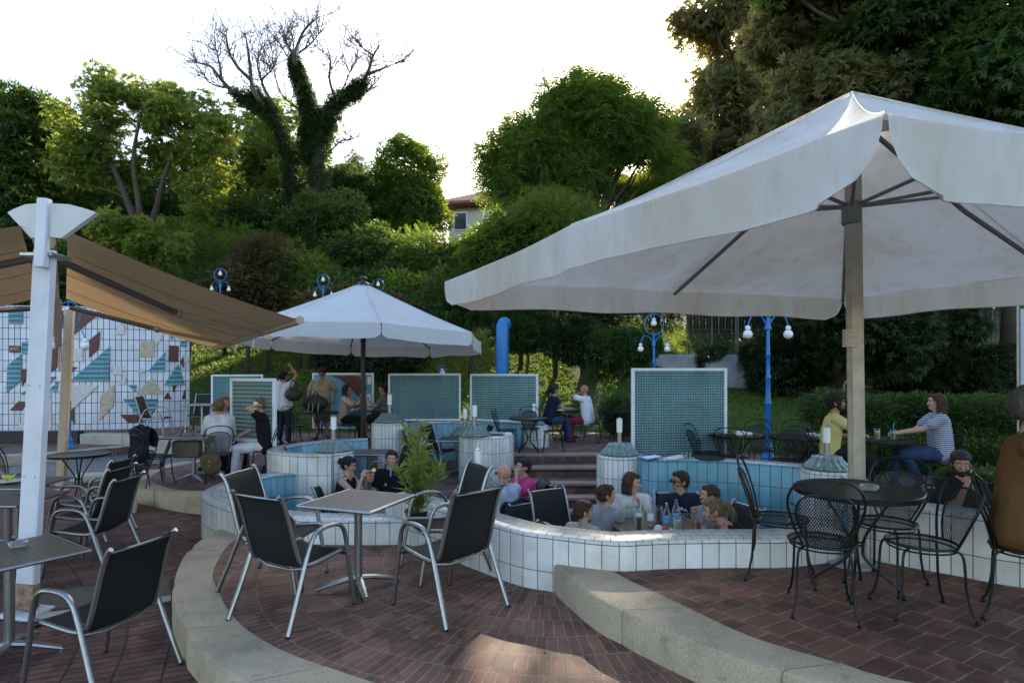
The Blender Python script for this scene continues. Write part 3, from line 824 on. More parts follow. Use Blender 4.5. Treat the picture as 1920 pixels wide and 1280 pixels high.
# ------------------------------------------------------------------ mural wall
mural_pts = [(-20, 14.2), (-16, 14.75), (-12.85, 15.1), (-11.4, 15.3), (-10.2, 15.6), (-9.4, 15.95), (-9.0, 16.25), (-8.82, 16.48)]
MP = c2(mural_pts, 8)
t_m = thing("mural_wall", (0, 0, 0), "tall curved white tiled mural wall with teal, red and beige shapes", "mural wall")
ZT = 3.62
wall_strip("tiled_wall", MP, .3, .2, ZT, [M_mural, M_rim, M_mural], t_m)
def on_wall(u, v, off=0):
    dx = (u - 960) / F
    for a, b_ in zip(MP, MP[1:]):
        # x = dx*y
        f0 = a[0] - dx * a[1]; f1 = b_[0] - dx * b_[1]
        if f0 <= 0 <= f1 or f1 <= 0 <= f0:
            t = f0 / (f0 - f1) if f0 != f1 else 0
            x = a[0] + (b_[0] - a[0]) * t; y = a[1] + (b_[1] - a[1]) * t
            nx_, ny_ = (b_[1] - a[1]), -(b_[0] - a[0]); l = math.hypot(nx_, ny_)
            z = DZ(v, y)
            return (x + nx_ / l * off, y + ny_ / l * off, z)
    x, y = MP[-1]; return (x, y, DZ(v, y))
M_mt = screen_mat("teal_mural_tile", (.12, .31, .36), .12, 'rib')
M_mb = pbr("beige_mural_tile", (.46, .37, .26), .45, var=.2, vscale=12, bump=.5, bscale=20)
M_mw = pbr("cream_mural_tile", (.56, .53, .50), .4, var=.12, vscale=12, bump=.5, bscale=20)
def mshape(pts, mat, nm):
    pts = [(u / 4.572, 540 + v / 4.572) for u, v in pts]
    u0 = min(p[0] for p in pts); u1 = max(p[0] for p in pts)
    # slice the outline into vertical strips so that it bends with the wall
    mb = MB(); n = max(2, int((u1 - u0) / 6) + 1)
    def span(u):
        zs = []
        for a, b_ in zip(pts, pts[1:] + pts[:1]):
            if (a[0] - u) * (b_[0] - u) <= 0 and a[0] != b_[0]:
                zs.append(a[1] + (b_[1] - a[1]) * (u - a[0]) / (b_[0] - a[0]))
        return (min(zs), max(zs)) if zs else None
    us = sorted(set([u0 + .01 + (u1 - u0 - .02) * i / n for i in range(n + 1)] + [min(max(p[0], u0 + .01), u1 - .01) for p in pts]))
    cols = [(u, span(u)) for u in us]; cols = [c for c in cols if c[1]]
    vs = []; fs = []; uvs = []
    for u, (a, b_) in cols:
        for off in (.0, .035):
            vs.append(on_wall(u, a, off)); vs.append(on_wall(u, b_, off))
    for i in range(len(cols) - 1):
        a = i * 4; b_ = a + 4
        for f in ([a + 2, a + 3, b_ + 3, b_ + 2], [a, a + 2, b_ + 2, b_], [a + 1, b_ + 1, b_ + 3, a + 3]):
            fs.append(f); uvs.append([(vs[k][0], vs[k][2]) for k in f])
    fs.append([0, 1, 3, 2]); uvs.append([(0, 0)] * 4)
    e = (len(cols) - 1) * 4; fs.append([e, e + 2, e + 3, e + 1]); uvs.append([(0, 0)] * 4)
    mb.add(vs, fs, 0, None, uvs).build(nm, mat, t_m, smooth=False)
for pts in [[(80, 198), (200, 198), (200, 305), (80, 305)], [(195, 460), (262, 460), (262, 563), (195, 563)], [(72, 665), (190, 568), (186, 790), (62, 890)],
            [(370, 757), (480, 757), (365, 898)], [(184, 912), (260, 845), (255, 912)], [(412, 882), (500, 800), (490, 884)], [(945, 498), (935, 792), (606, 794)],
            [(1420, 545), (1414, 716), (1266, 714)], [(1525, 648), (1584, 830), (1404, 832)], [(1098, 828), (1170, 828), (1166, 892)],
            [(1055, 948), (1352, 948), (1330, 1030), (1234, 1144)], [(1462, 390), (1500, 392), (1466, 450)], [(1556, 450), (1600, 455), (1596, 500), (1550, 498)]]:
    mshape(pts, M_mt, "teal_tile_panel")
for pts in [[(412, 188), (868, 206), (612, 415), (500, 300)], [(858, 372), (852, 515), (768, 596), (768, 450)], [(500, 462), (492, 680), (432, 724), (440, 512)],
            [(195, 692), (262, 692), (195, 842)], [(165, 970), (240, 970), (190, 1046), (90, 1046)], [(596, 676), (665, 676), (592, 740)], [(1125, 258), (1165, 262), (1127, 298)],
            [(1448, 490), (1530, 496), (1526, 632), (1442, 628)], [(1566, 588), (1572, 684), (1545, 634)], [(1478, 834), (1512, 834), (1484, 896)], [(1436, 892), (1470, 948), (1402, 946)],
            [(1030, 1082), (1180, 1082), (1232, 1150), (1104, 1154)], [(638, 1016), (642, 1160), (588, 1086)], [(1580, 870), (1584, 950), (1560, 950)], [(390, 470), (408, 470), (404, 538), (388, 530)]]:
    mshape(pts, M_red, "red_tile_panel")
for pts in [[(1212, 452), (1326, 456), (1322, 594), (1200, 588)], [(1298, 768), (1392, 906), (1168, 908)], [(980, 830), (975, 1010), (852, 1134), (866, 915)]]:
    mshape(pts, M_mb, "beige_tile_panel")
for pts in [[(1064, 300), (1070, 398), (976, 396)], [(1326, 330), (1396, 390), (1390, 430), (1330, 492)], [(606, 828), (846, 834), (640, 1022), (606, 1030)], [(596, 512), (716, 520), (712, 628), (596, 624)],
            [(970, 672), (1046, 672), (1046, 742), (970, 742)], [(1210, 680), (1250, 720), (1190, 722)], [(1078, 768), (1078, 828), (1006, 826)], [(440, 900), (446, 1220), (355, 1216), (360, 985)], [(225, 1120), (225, 1218), (115, 1222)],
            [(1570, 560), (1600, 600), (1596, 640), (1572, 630)]]:
    mshape(pts, M_mw, "cream_tile_panel")
# small WC sign: text made of mesh
def text_mesh(s, size, mat, parent, name, loc, rot, extr=.002, align='CENTER', sx=1):
    cu = bpy.data.curves.new("t", 'FONT'); cu.body = s; cu.size = size; cu.extrude = extr; cu.align_x = align; cu.align_y = 'CENTER'
    o = bpy.data.objects.new("t", cu); COL.objects.link(o)
    bpy.context.view_layer.update()
    me = bpy.data.meshes.new_from_object(o.evaluated_get(bpy.context.evaluated_depsgraph_get()))
    bpy.data.objects.remove(o)
    me.materials.clear(); me.materials.append(mat)
    q = bpy.data.objects.new(name, me); COL.objects.link(q); q.parent = parent; q.location = loc; q.rotation_euler = rot; q.scale = (sx, 1, 1)
    return q
c = on_wall(134 / 4.572, 540 + 522 / 4.572, .03)
t_ = thing("toilet_sign", c, "small dark WC sign with an arrow on the mural wall", "sign", rz=R(8))
MB().box((0, 0, 0), (.24, .03, .17)).build("sign_board", pbr("sign_brown", (.05, .045, .03), .5), t_)
M_sy = pbr("sign_letters", (.42, .38, .18), .5)
text_mesh("WC", .14, M_sy, t_, "lettering", (.03, -.018, 0), (R(90), 0, 0), sx=.8)
MB().add([(-.10, -.018, .0), (-.075, -.018, .035), (-.05, -.018, .0), (-.065, -.018, 0), (-.065, -.018, -.045), (-.085, -.018, -.045), (-.085, -.018, 0)], [[0, 3, 1], [1, 3, 2], [6, 5, 4, 3]]).build("arrow", M_sy, t_, smooth=False)

# ------------------------------------------------------------------ blue pipe
t_ = thing("vent_pipe", (DX(942, 17), 17, .3), "thick bright blue bent pipe behind the green screen", "pipe")
pp = [(0, 0, 0), (0, 0, 1), (0, 0, DZ(625, 17) - .3), (.01, .04, DZ(614, 17) - .3), (.03, .12, DZ(608, 17) - .3), (.05, .25, DZ(605, 17) - .3), (.07, .40, DZ(606, 17) - .3)]
MB().tube(crom(pp, 4), .185, 24).build("pipe_body", M_bluepaint, t_)
MB().lathe([(.188, 0), (.20, .0), (.20, .04), (.188, .04)], 24, c=(0, 0, 1.2)).build("pipe_collar", M_bluepaint, t_)

# ------------------------------------------------------------------ blue lamp posts
def make_lamp(H, label, loc, rz=0, s=1.0, gap=.335):
    """H = height of the ring centre above the foot"""
    t = thing("street_lamp", loc, label, "street lamp", "blue lamp posts with opal globes", rz=rz)
    zb = H - .62
    MB().lathe([(0.1292, 0), (0.1292, .04), (0.0988, .07), (0.0874, .16), (0.0950, .2), (0.0684, .24), (0.0570, .3), (0.0532, zb * .42), (0.0623, zb * .425), (0.0623, zb * .44), (0.0456, zb * .45), (0.0418, zb * .62), (0.0502, zb * .625), (0.0502, zb * .64), (0.0350, zb * .66), (0.0334, zb * .8), (0.0418, zb * .805), (0.0418, zb * .82), (0.0319, zb * .83), (0.0319, zb), (0.0608, zb + .02), (0.0532, zb + .07), (0.0342, zb + .1), (0.0342, zb + .28), (0.0494, zb + .3), (0.0494, zb + .33), (0.0228, zb + .35), (0, zb + .36)], 20).build("pole", M_bluepaint, t)
    ring = [(.27 * math.sin(a), 0, H + .30 * -math.cos(a)) for a in [R(d) for d in range(-152, 153, 8)]]
    MB().tube(ring, .015, 8).tube([(0, 0, zb + .34), (0, 0, H - .24)], .02).build("lyre_ring", M_bluepaint, t)
    MB().tube([(0, 0, H + .30), (0, 0, H + .17)], .012).tube([(-.12, 0, H + .265), (0, 0, H + .30), (.12, 0, H + .265)], .014).build("globe_hanger", M_bluepaint, t)
    MB().ell((0, 0, H + .03), .085, segs=20, rings=14).build("globe", M_opal, t)
    MB().lathe([(.05, H + .12), (.055, H + .17), (0, H + .18)], 12).build("globe_neck", M_opal, t)
    for sx in (-1, 1):
        arm = crom([(0.03 * sx, 0, zb + .1), (sx * .12, 0, zb + .25), (sx * .27, 0, zb + .30), (sx * gap, 0, zb + .2), (sx * (gap + .04), 0, zb + .08)], 5)
        a = MB().tube(arm, .013, 8).build("arm", M_bluepaint, t)
        MB().lathe([(.045, -.07), (.05, -.02), (.034, 0), (0, .01)], 14, c=(sx * (gap + .04), 0, zb + .08)).build("globe_collar", M_opal, a)
        MB().ell((sx * (gap + .04), 0, zb - .075), .085, segs=20, rings=14).build("globe", M_opal, a)
    return t
lx, ly = DX(128, 13.6), 13.6
lm = make_lamp(DZ(590, 13.6) - L1, "blue lamp post with white globes in front of the mural wall", (lx, ly, L1))
copy_tree(lm, (DX(1440, 11.2), 11.2, LB + .05), 0, "tall blue lamp post on the right by the green lawn")
copy_tree(lm, (DX(1226, 17), 17, hill(4, 17) - 1.05), 0, "blue lamp post rising behind the largest teal screen")
lm.location.z = L1
for u, v, d, z, lab in [(413, 515, 18.2, 0, "leftmost of the small blue lamps up on the wooded slope"), (606, 526, 18.2, 0, "middle small blue lamp on the slope, between the awning and the umbrella top"), (709, 535, 18.2, 0, "small blue lamp ring peeking over the white umbrella")]:
    zz = DZ(v, d) - (DZ(590, 13.6) - L1) * .64
    copy_tree(lm, (DX(u, d), d, zz), R(10), lab, scale=.64)
copy_tree(lm, (DX(829, 19), 19, DZ(690, 19) - 3.2), R(70), "thin blue lamp post mostly hidden by the white umbrella")

# ------------------------------------------------------------------ umbrellas
M_cloth = cloth_mat("white_canvas", (.83, .82, .82), (.66, .62, .56), .38, .36, .9)
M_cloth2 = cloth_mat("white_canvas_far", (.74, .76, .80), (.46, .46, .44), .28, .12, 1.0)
M_tan = cloth_mat("tan_canvas", (.29, .235, .165), (.27, .185, .10), .32, .2, 1.4)
M_pole = pbr("weathered_pole", (.42, .36, .29), .45, .3, var=.2, vscale=8)
M_rib = pbr("grey_rib", (.22, .21, .20), .5, .3)
def canopy_mesh(apex, ring, nr=10, na=8, sag=.16, esag=.05, top=.0):
    mb = MB(); N = len(ring); ap = Vector(apex)
    W = N * na; vs = [tuple(ap)]; fs = []
    edge = []
    for i in range(N):
        a = Vector(ring[i]); b_ = Vector(ring[(i + 1) % N])
        for k in range(na):
            t = k / na; p = a.lerp(b_, t)
            s = 4 * t * (1 - t)
            c_ = Vector((ap.x, ap.y, p.z))
            p = p + (c_ - p).normalized() * esag * s
            edge.append((p, s))
    for j in range(1, nr + 1):
        f = j / nr
        for (p, s) in edge:
            q = ap.lerp(p, f)
            q.z -= (sag * .35 + sag * .65 * s) * 4 * f * (1 - f) * (.6 + .4 * f)
            q.z += .008 * noise.noise(Vector((q.x * 3, q.y * 3, 1)))
            vs.append(tuple(q))
    for k in range(W): fs.append([0, 1 + k, 1 + (k + 1) % W])
    for j in range(nr - 1):
        for k in range(W):
            a = 1 + j * W + k; b_ = 1 + j * W + (k + 1) % W
            fs.append([a, a + W, b_ + W, b_])
    return mb.add(vs, fs), [e[0] for e in edge]
def valance(edge_pts, drop, center, name, mat, parent, round_=.14, flare=.0, wave=.012, seed=0):
    P = [Vector(p) for p in edge_pts]
    arc = [0]
    for a, b_ in zip(P, P[1:]): arc.append(arc[-1] + (b_ - a).length)
    L = arc[-1]; n = int(L / .07) + 2; vs = []; fs = []; rows = 6
    for i in range(n):
        s = L * i / (n - 1)
        j = next(k for k in range(1, len(arc)) if arc[k] >= s - 1e-6)
        t = (s - arc[j - 1]) / max(1e-6, arc[j] - arc[j - 1]); p = P[j - 1].lerp(P[j], t)
        out = (Vector((p.x, p.y, 0)) - Vector((center[0], center[1], 0))).normalized()
        tang = (P[-1] - P[0]).normalized()
        e = min(s, L - s); dd = drop
        inset = 0
        for r_ in range(rows):
            f = r_ / (rows - 1)
            z = drop * f
            # rounded lower corners: pull the ends inwards near the hem
            if e < round_ * 1.6:
                lim = .010 + round_ * (1 - math.sqrt(max(0, 1 - max(0, (z - (drop - round_)) / round_) ** 2)))
                sgn = 1 if s < L / 2 else -1
                shift = max(0, lim - e)
            else: shift = 0; sgn = 1
            w_ = wave * f * math.sin(s * 7 + seed) + wave * f * .7 * math.sin(s * 17 + seed * 2) + flare * f
            vs.append(tuple(p + out * (w_ + .006) + tang * sgn * shift + Vector((0, 0, -z + .012 * f * math.sin(s * 4.2 + seed)))))
    for i in range(n - 1):
        for r_ in range(rows - 1):
            a = i * rows + r_; fs.append([a, a + 1, a + rows + 1, a + rows])
    mb = MB().add(vs, fs)
    # hem seam
    mb.tube([vs[i * rows + rows - 1] for i in range(n)], .004, 5)
    return mb.build(name, mat, parent, angle=180)
def umbrella(base, apex, ring, mids, drop, mat, label, polemat, pr, ribmat, sag, esag, cat="parasol", seed=3):
    c = Vector((base[0], base[1], base[2]))
    t = thing("parasol", base, label, cat, "white parasols over the terraces")
    rel = lambda p: tuple(Vector(p) - c)
    apx = Vector(apex) - c; RG = [Vector(p) - c for p in ring]
    mb, edge = canopy_mesh(apx, RG, sag=sag, esag=esag)
    mb.build("canopy", mat, t, angle=180)
    N = len(RG); na = 8; step = 2 if mids else 1
    for i in range(0, N, step):
        e = [edge[(i * na + k) % (N * na)] for k in range(step * na + 1)]
        valance(e, drop, (apx.x, apx.y), "valance", mat, t, seed=i * 1.7 + seed, wave=.011 if mids else .006, round_=.255 if mids else .1)
    for i, p in enumerate(RG):
        q = [apx.lerp(p, f) + Vector((0, 0, -sag * .35 * 4 * f * (1 - f) * (.6 + .4 * f) + .004)) for f in [k / 10 for k in range(11)]]
        MB().tube(q, .0045 if mids else .006, 5).build("seam", mat, t)
    H = apx.z
    hub = apx + Vector((0, 0, -.18)); slz = RG[0].z + (.42 if mids else .1)
    for i, p in enumerate(RG):
        r_ = MB().tube([hub, hub.lerp(p, .5) + Vector((0, 0, -sag * .42 - .02)), p + Vector((0, 0, -.045)) + (hub - p).normalized() * .02], .016 * (1.3 if mids else 1), 6).build("rib", ribmat, t)
        q = hub.lerp(p, .40); q.z -= sag * .42 + .03
        MB().tube([Vector((apx.x, apx.y, slz)), q], .012 * (1.3 if mids else 1), 6).build("strut", ribmat, r_)
    MB().lathe([(pr * 1.08, slz - .14), (pr * 1.2, slz - .13), (pr * 1.2, slz + .03), (pr * 1.1, slz + .04)], 16, c=(apx.x, apx.y, 0)).build("slider", ribmat, t)
    MB().lathe([(pr * 1.2, hub.z - .08), (pr * 1.8, hub.z - .03), (pr * 1.8, hub.z + .06), (.02, hub.z + .12)], 16, c=(apx.x, apx.y, 0)).build("hub", ribmat, t)
    flute = (lambda i, k: 1 + .05 * math.cos(k * pi / 2)) if mids else None
    lx_ = .05 if mids else 0
    po = MB().lathe([(pr, 0), (pr, H - .15)], 32, rib=flute).build("pole", polemat, t, angle=30)
    po.location = (lx_, 0, 0); po.rotation_euler = (0, -math.atan2(lx_, H), 0)
    return t, apx
cx, cy = 2.745, 4.87
P1 = (1.29, 2.08); P3 = (-.69, 6.2); P4 = (4.2, 7.65); P6 = (6.1, 3.55)
P2 = (.37, 3.78); P5 = (1.89, 7.05); P7 = (5.2, 5.7); P8 = (3.75, 2.75)
ZR = 2.92
ring = [(*P1, ZR), (*P8, ZR + .0), (*P6, ZR), (*P7, ZR + .02), (*P4, ZR), (*P5, ZR + .02), (*P3, ZR), (*P2, ZR + .015)]
u1, apx = umbrella((cx, cy, L2), (cx, cy, 4.27), ring, True, .265, M_cloth, "huge white square parasol with grimy valance on the right", M_pole, .062, M_rib, .20, .05)
MB().lathe([(.18, 0), (.18, .02), (.07, .03), (.07, .1)], 24).build("foot_plate", M_steel_d, u1)
MB().lathe([(.064, 0), (.067, .002), (.067, .14), (.064, .142)], 24, c=(0, 0, 1.75)).build("printed_sticker", pbr("sticker_cream", (.50, .42, .34), .5, var=.3, vscale=80), u1)
MB().tube([(-.07, -.02, 1.4), (-.08, -.03, 1.44), (-.07, -.05, 1.48)], .008).build("cord_cleat", M_rib, u1)
c_ = (DX(681, 12.8), 12.8)
ring2 = []
for i in range(8):
    a = R(22.5 + 45 * i - 2)
    x, y = c_[0] + 2.62 * math.cos(a), c_[1] + 2.62 * math.sin(a)
    ring2.append((x, y, 2.72 - (y - c_[1]) * .05 - .02 * (x - c_[0])))
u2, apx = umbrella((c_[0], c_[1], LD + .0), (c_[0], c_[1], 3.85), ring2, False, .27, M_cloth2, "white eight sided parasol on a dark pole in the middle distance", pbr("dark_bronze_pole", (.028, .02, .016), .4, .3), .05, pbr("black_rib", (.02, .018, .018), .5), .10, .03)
MB().lathe([(.16, -.03), (.12, .0), (.05, .03), (.05, .06), (.085, .09), (.06, .13), (.0, .15)], 16, c=tuple(apx)).build("finial", pbr("black_cap", (.02, .02, .022), .4), u2)

# ------------------------------------------------------------------ awning on two posts
pA, pB = Vector((-3.88, 5.0, 3.2)), Vector((-7.06, 9.28, 3.12))
def post(p, w, z1, mat, label, base):
    t = thing("awning_post", (p[0], p[1], base), label, "post", "posts carrying the tan awning", rz=R(-6))
    t.rotation_euler = (0, R(3.3), R(-6))
    MB().box((0, 0, (z1 - base) / 2 + .05), (w, w * .45, z1 - base - .1), mi=0).build("shaft", mat, t)
    MB().box((0, 0, .02), (w * 1.7, w * 1.6, .03)).build("base_plate", mat, t)
    for sx in (-1, 1):
        for sz in (1.15, 1.9): MB().ell((sx * w * .3, -w * .235, sz), .007).build("bolt", M_steel_d, t)
    return t
pt = post((-4.03, 5.0), .165, 3.02, M_whitepaint, "white square awning post with a scuffed rusty foot at the left", 0)
MB().box((0, -.002, .16), (.171, .085, .22)).build("rusty_foot", pbr("flaking_rust", (.30, .20, .13), .8, var=.6, vscale=14, bump=.5), pt)
post((-7.42, 9.9), .15, 3.0, M_beige, "beige awning post further back, in front of the blue lamp post", 0)
aw = thing("awning", (-3.88, 5.0, 3.0), "double sided tan awning spread from a white cap at the left", "awning")
O = Vector((-3.88, 5.0, 3.0))
def sheet(near0, far0, near1, far1, name, drop=.04):
    mb = MB(); n, m_ = 14, 12; vs = []; fs = []
    for i in range(n + 1):
        a = near0.lerp(far0, i / n); b_ = near1.lerp(far1, i / n)
        for j in range(m_ + 1):
            t = j / m_; p = a.lerp(b_, t); p.z -= drop * 4 * t * (1 - t) + .01 * math.sin(i * 2.1) * t
            vs.append(tuple(p - O))
    for i in range(n):
        for j in range(m_):
            a = i * (m_ + 1) + j; fs.append([a, a + 1, a + m_ + 2, a + m_ + 1])
    for r_ in (3, 7, 11): MB().tube([Vector(vs[r_ * (m_ + 1) + j]) + Vector((0, 0, -.002)) for j in range(m_ + 1)], .0035, 5).build("seam", M_tan, aw)
    return mb.add(vs, fs).build(name, M_tan, aw, angle=180)
per = Vector((.816, .578, 0))
n0 = pA + Vector((.12, .1, 0)); f0 = Vector((-7.06, 9.28, 3.12)) + Vector((.12, .1, 0))
n1 = Vector((-2.21, 6.29, 2.54)); f1 = Vector((-5.2, 10.5, 2.38))
sheet(n0, f0, n1, f1, "right_canvas")
ln0 = pA - Vector((.12, .1, 0)); lf0 = f0 - Vector((.24, .2, 0))
ln1 = pA - per * 2.3 + Vector((0, 0, -.62)); lf1 = Vector(f0) - per * 2.3 + Vector((0, 0, -.62))
sheet(ln0, lf0, ln1, lf1, "left_canvas")
fb = MB()
def bar(a, b_, w=.05, h=.09):
    a = a - O; b_ = b_ - O
    fb.tube([a, b_], [h / 2, h / 2], 8)
bar(n1, f1); fb.build("front_bar", M_beige, aw)
fb = MB(); bar(ln1, lf1); fb.build("front_bar", M_beige, aw)
fb = MB(); bar(pA + Vector((0, 0, -.1)), Vector(f0) + Vector((-.12, -.1, -.1)), h=.16); fb.build("ridge_box", M_beige, aw)
for k, (s0, s1_) in enumerate(((.08, .30), (.92, .70))):
    a = pA.lerp(Vector(f0), s0) + Vector((.05, .05, -.18)); e = n1.lerp(f1, s1_) + Vector((0, 0, -.03))
    mid = a.lerp(e, .52) + (f1 - n1).normalized() * (.35 if k == 0 else -.35) + Vector((0, 0, -.06))
    fb = MB().tube([a - O, mid - O], .035, 8); arm = fb.build("folding_arm", pbr("grey_arm", (.16, .15, .14), .45, .3), aw)
    MB().tube([mid - O, e - O], .028, 8).build("forearm", M_beige, arm)
    MB().ell(mid - O, .05).build("elbow_joint", M_steel_d, arm)
    a2 = pA.lerp(Vector(f0), s0) + Vector((-.05, -.05, -.18)); e2 = ln1.lerp(lf1, s1_) + Vector((0, 0, -.03))
    mid2 = a2.lerp(e2, .52) + (f1 - n1).normalized() * (.35 if k == 0 else -.35)
    arm = MB().tube([a2 - O, mid2 - O], .035, 8).build("folding_arm", MATS["grey_arm"], aw)
    MB().tube([mid2 - O, e2 - O], .028, 8).build("forearm", M_beige, arm)
MB().tube([(-.02, .12, -.25), (-.35, .62, -.75)], .03, 6).build("brace", M_beige, aw)
# white cap: two fan shaped plates
hood = MB()
for sx in (-1, 1):
    y = -.13
    pts = [(sx * .045, .21), (sx * .045, -.06), (sx * .12, -.07), (sx * .365, .155), (sx * .30, .18), (sx * .18, .21)]
    n = len(pts)
    for th in (0,):
        vs = [(x + .09, y + abs(x) * .25, z + .165) for x, z in pts] + [(x + .09, y + .05 + abs(x) * .25, z + .165) for x, z in pts]
        fs = [list(range(n)) if sx < 0 else list(range(n))[::-1], [n + i for i in range(n)][::-1] if sx < 0 else [n + i for i in range(n)]] + [[i, (i + 1) % n, n + (i + 1) % n, n + i] for i in range(n)]
        hood.add(vs, fs)
hood.build("hood_plates", pbr("hood_white", (.62, .61, .60), .5, var=.08, vscale=3), aw, smooth=False)
MB().box((.085, -.125, .13), (.085, .07, .56), ry=R(3)).build("centre_post", M_whitepaint, aw)
MB().box((.02, 0, -.035), (.26, .24, .03)).build("post_clamp", M_steel, aw)
MB().tube([(-2.45, 3.45, .0), (-2.46, 3.44, -.9), (-2.44, 3.42, -1.0)], .014, 6).build("crank_rod", pbr("pale_rod", (.60, .55, .50), .5), aw)
for k in (.1, .32): 
    p = n1.lerp(f1, k + .3) - O; MB().tube([p + Vector((0, 0, 0)), p + Vector((-.02, -.01, -.16))], .012, 6).build("hanging_peg", M_frame, aw)
# ------------------------------------------------------------------ vegetation
rng = np.random.default_rng(11)
M_bark = stone_mat("bark", (.075, .055, .04), .5)
M_bark_bare = stone_mat("bare_bark", (.10, .08, .07), .4)
LF = {
 'dark': leaf_mat("leaf_dark_green", (.022, .050, .014), (.060, .115, .028), (.20, .32, .04), .38),
 'mid': leaf_mat("leaf_green", (.035, .075, .016), (.085, .155, .030), (.38, .52, .05), .48),
 'light': leaf_mat("leaf_light_green", (.060, .105, .022), (.135, .20, .045), (.56, .64, .10), .52),
 'olive': leaf_mat("leaf_olive_brown", (.075, .080, .030), (.17, .165, .075), (.55, .50, .15), .45),
 'ivy': leaf_mat("leaf_ivy", (.010, .030, .008), (.035, .075, .015), (.12, .2, .02), .3),
 'rust': leaf_mat("leaf_rusty", (.035, .034, .012), (.085, .070, .028), (.26, .20, .05), .35),
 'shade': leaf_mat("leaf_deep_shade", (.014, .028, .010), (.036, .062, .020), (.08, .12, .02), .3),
 'hedge': leaf_mat("leaf_hedge", (.022, .055, .014), (.065, .130, .032), (.16, .26, .03), .3)}
# leaf templates: flat faces, unit length along x
def T_blade():
    return np.array([[[0, 0, 0], [.35, .26, .05], [1, 0, -.10], [.35, -.26, .05]]], float)
def T_spray(n=5, spread=1.0):
    q = []
    for k in range(n):
        a = (k - (n - 1) / 2) * 1.15 * spread / max(1, n - 1) * 2
        l = 1 - .12 * abs(k - (n - 1) / 2); c, s = math.cos(a), math.sin(a)
        f = lambda x, y, z: [c * x - s * y, s * x + c * y, z]
        q.append([f(0.05, 0, 0), f(.5 * l, .13, .06), f(l, 0, -.14 * (1 + k % 2)), f(.5 * l, -.13, .02)])
    return np.array(q, float)
def T_frond(n=7):
    q = []
    for k in range(n):
        x = .12 + .8 * k / (n - 1); z = -.28 * x * x
        for sgn in (-1, 1):
            l = .30 * (1 - .4 * abs(x - .45)); dx = .10
            q.append([[x, 0, z], [x + dx * .3, sgn * l * .5 + .035, z - .01], [x + dx, sgn * l, z - .10], [x + dx * .9, sgn * l * .5 - .035, z - .03]])
    return np.array(q, float)
TPL = {'blade': T_blade(), 'spray': T_spray(), 'spray3': T_spray(3), 'frond': T_frond(), 'ailanthus': T_frond(6)}
def leaf_mesh(name, P, D, size, tpl, jitter=.35, droop=.0):
    """P (n,3) positions, D (n,3) outward directions -> one mesh of leaves"""
    T = TPL[tpl]; nq = T.shape[0]; n = len(P)
    D = D + rng.normal(0, jitter, D.shape); D[:, 2] -= droop
    D /= np.linalg.norm(D, axis=1)[:, None] + 1e-9
    up = rng.normal(0, .55, (n, 3)); up[:, 2] += 1
    Y = np.cross(up, D); Y /= np.linalg.norm(Y, axis=1)[:, None] + 1e-9
    Z = np.cross(D, Y)
    s = size * rng.uniform(.65, 1.3, n)
    V = (T.reshape(1, -1, 3, 1))
    W = V[:, :, 0] * 0
    pts = P[:, None, :] + s[:, None, None] * (T.reshape(1, -1, 3)[:, :, 0:1] * D[:, None, :] + T.reshape(1, -1, 3)[:, :, 1:2] * Y[:, None, :] + T.reshape(1, -1, 3)[:, :, 2:3] * Z[:, None, :])
    pts = pts.reshape(-1, 3)
    nf = n * nq
    me = bpy.data.meshes.new(name)
    me.vertices.add(nf * 4); me.vertices.foreach_set("co", pts.ravel())
    me.loops.add(nf * 4); me.loops.foreach_set("vertex_index", np.arange(nf * 4))
    me.polygons.add(nf); me.polygons.foreach_set("loop_start", np.arange(nf) * 4)
    me.polygons.foreach_set("loop_total", np.full(nf, 4))
    me.update(calc_edges=True)
    return me
def clump_leaves(C, Rr, per, flat=.75, shell=.55):
    """C (m,3) clump centres, Rr radii -> leaf positions mostly on the clump shells"""
    m = len(C); n = m * per
    d = rng.normal(0, 1, (n, 3)); d /= np.linalg.norm(d, axis=1)[:, None]
    r = rng.uniform(shell, 1.05, n) ** .8
    idx = np.repeat(np.arange(m), per)
    P = C[idx] + d * (r * Rr[idx])[:, None] * np.array([1, 1, flat])
    return P, d
def crown(ell, m, cr, rsh=(.55, 1.0)):
    """clump centres inside a list of ellipsoids (cx,cy,cz,rx,ry,rz)"""
    out = []; rad = []
    vol = np.array([e[3] * e[5] for e in ell]); vol = vol / vol.sum()
    for e, f in zip(ell, vol):
        k = max(3, int(m * f))
        d = rng.normal(0, 1, (k, 3)); d /= np.linalg.norm(d, axis=1)[:, None]
        r = rng.uniform(rsh[0] ** 2, rsh[1] ** 2, k) ** .5
        out.append(np.array(e[:3]) + d * r[:, None] * np.array(e[3:6])); rad.append(rng.uniform(.7, 1.3, k) * cr)
    return np.concatenate(out), np.concatenate(rad)
def limbs(base, tips, r0, mb, seed=0, wob=.25, fork=.35):
    rr = random.Random(seed); base = Vector(base)
    for tp in tips:
        tp = Vector(tp); n = 7; pts = []; L = (tp - base).length
        for i in range(n + 1):
            t = i / n; p = base.lerp(tp, t)
            side = Vector((tp.x - base.x, tp.y - base.y, 0))
            p -= side * (.35 * math.sin(pi * t) * (1 - t))
            if 0 < i: p += Vector((rr.uniform(-1, 1), rr.uniform(-1, 1), rr.uniform(-.5, .5))) * wob * L * .06
            pts.append(p)
        mb.tube(pts, [r0 * (1 - .82 * i / n) for i in range(n + 1)], 7)
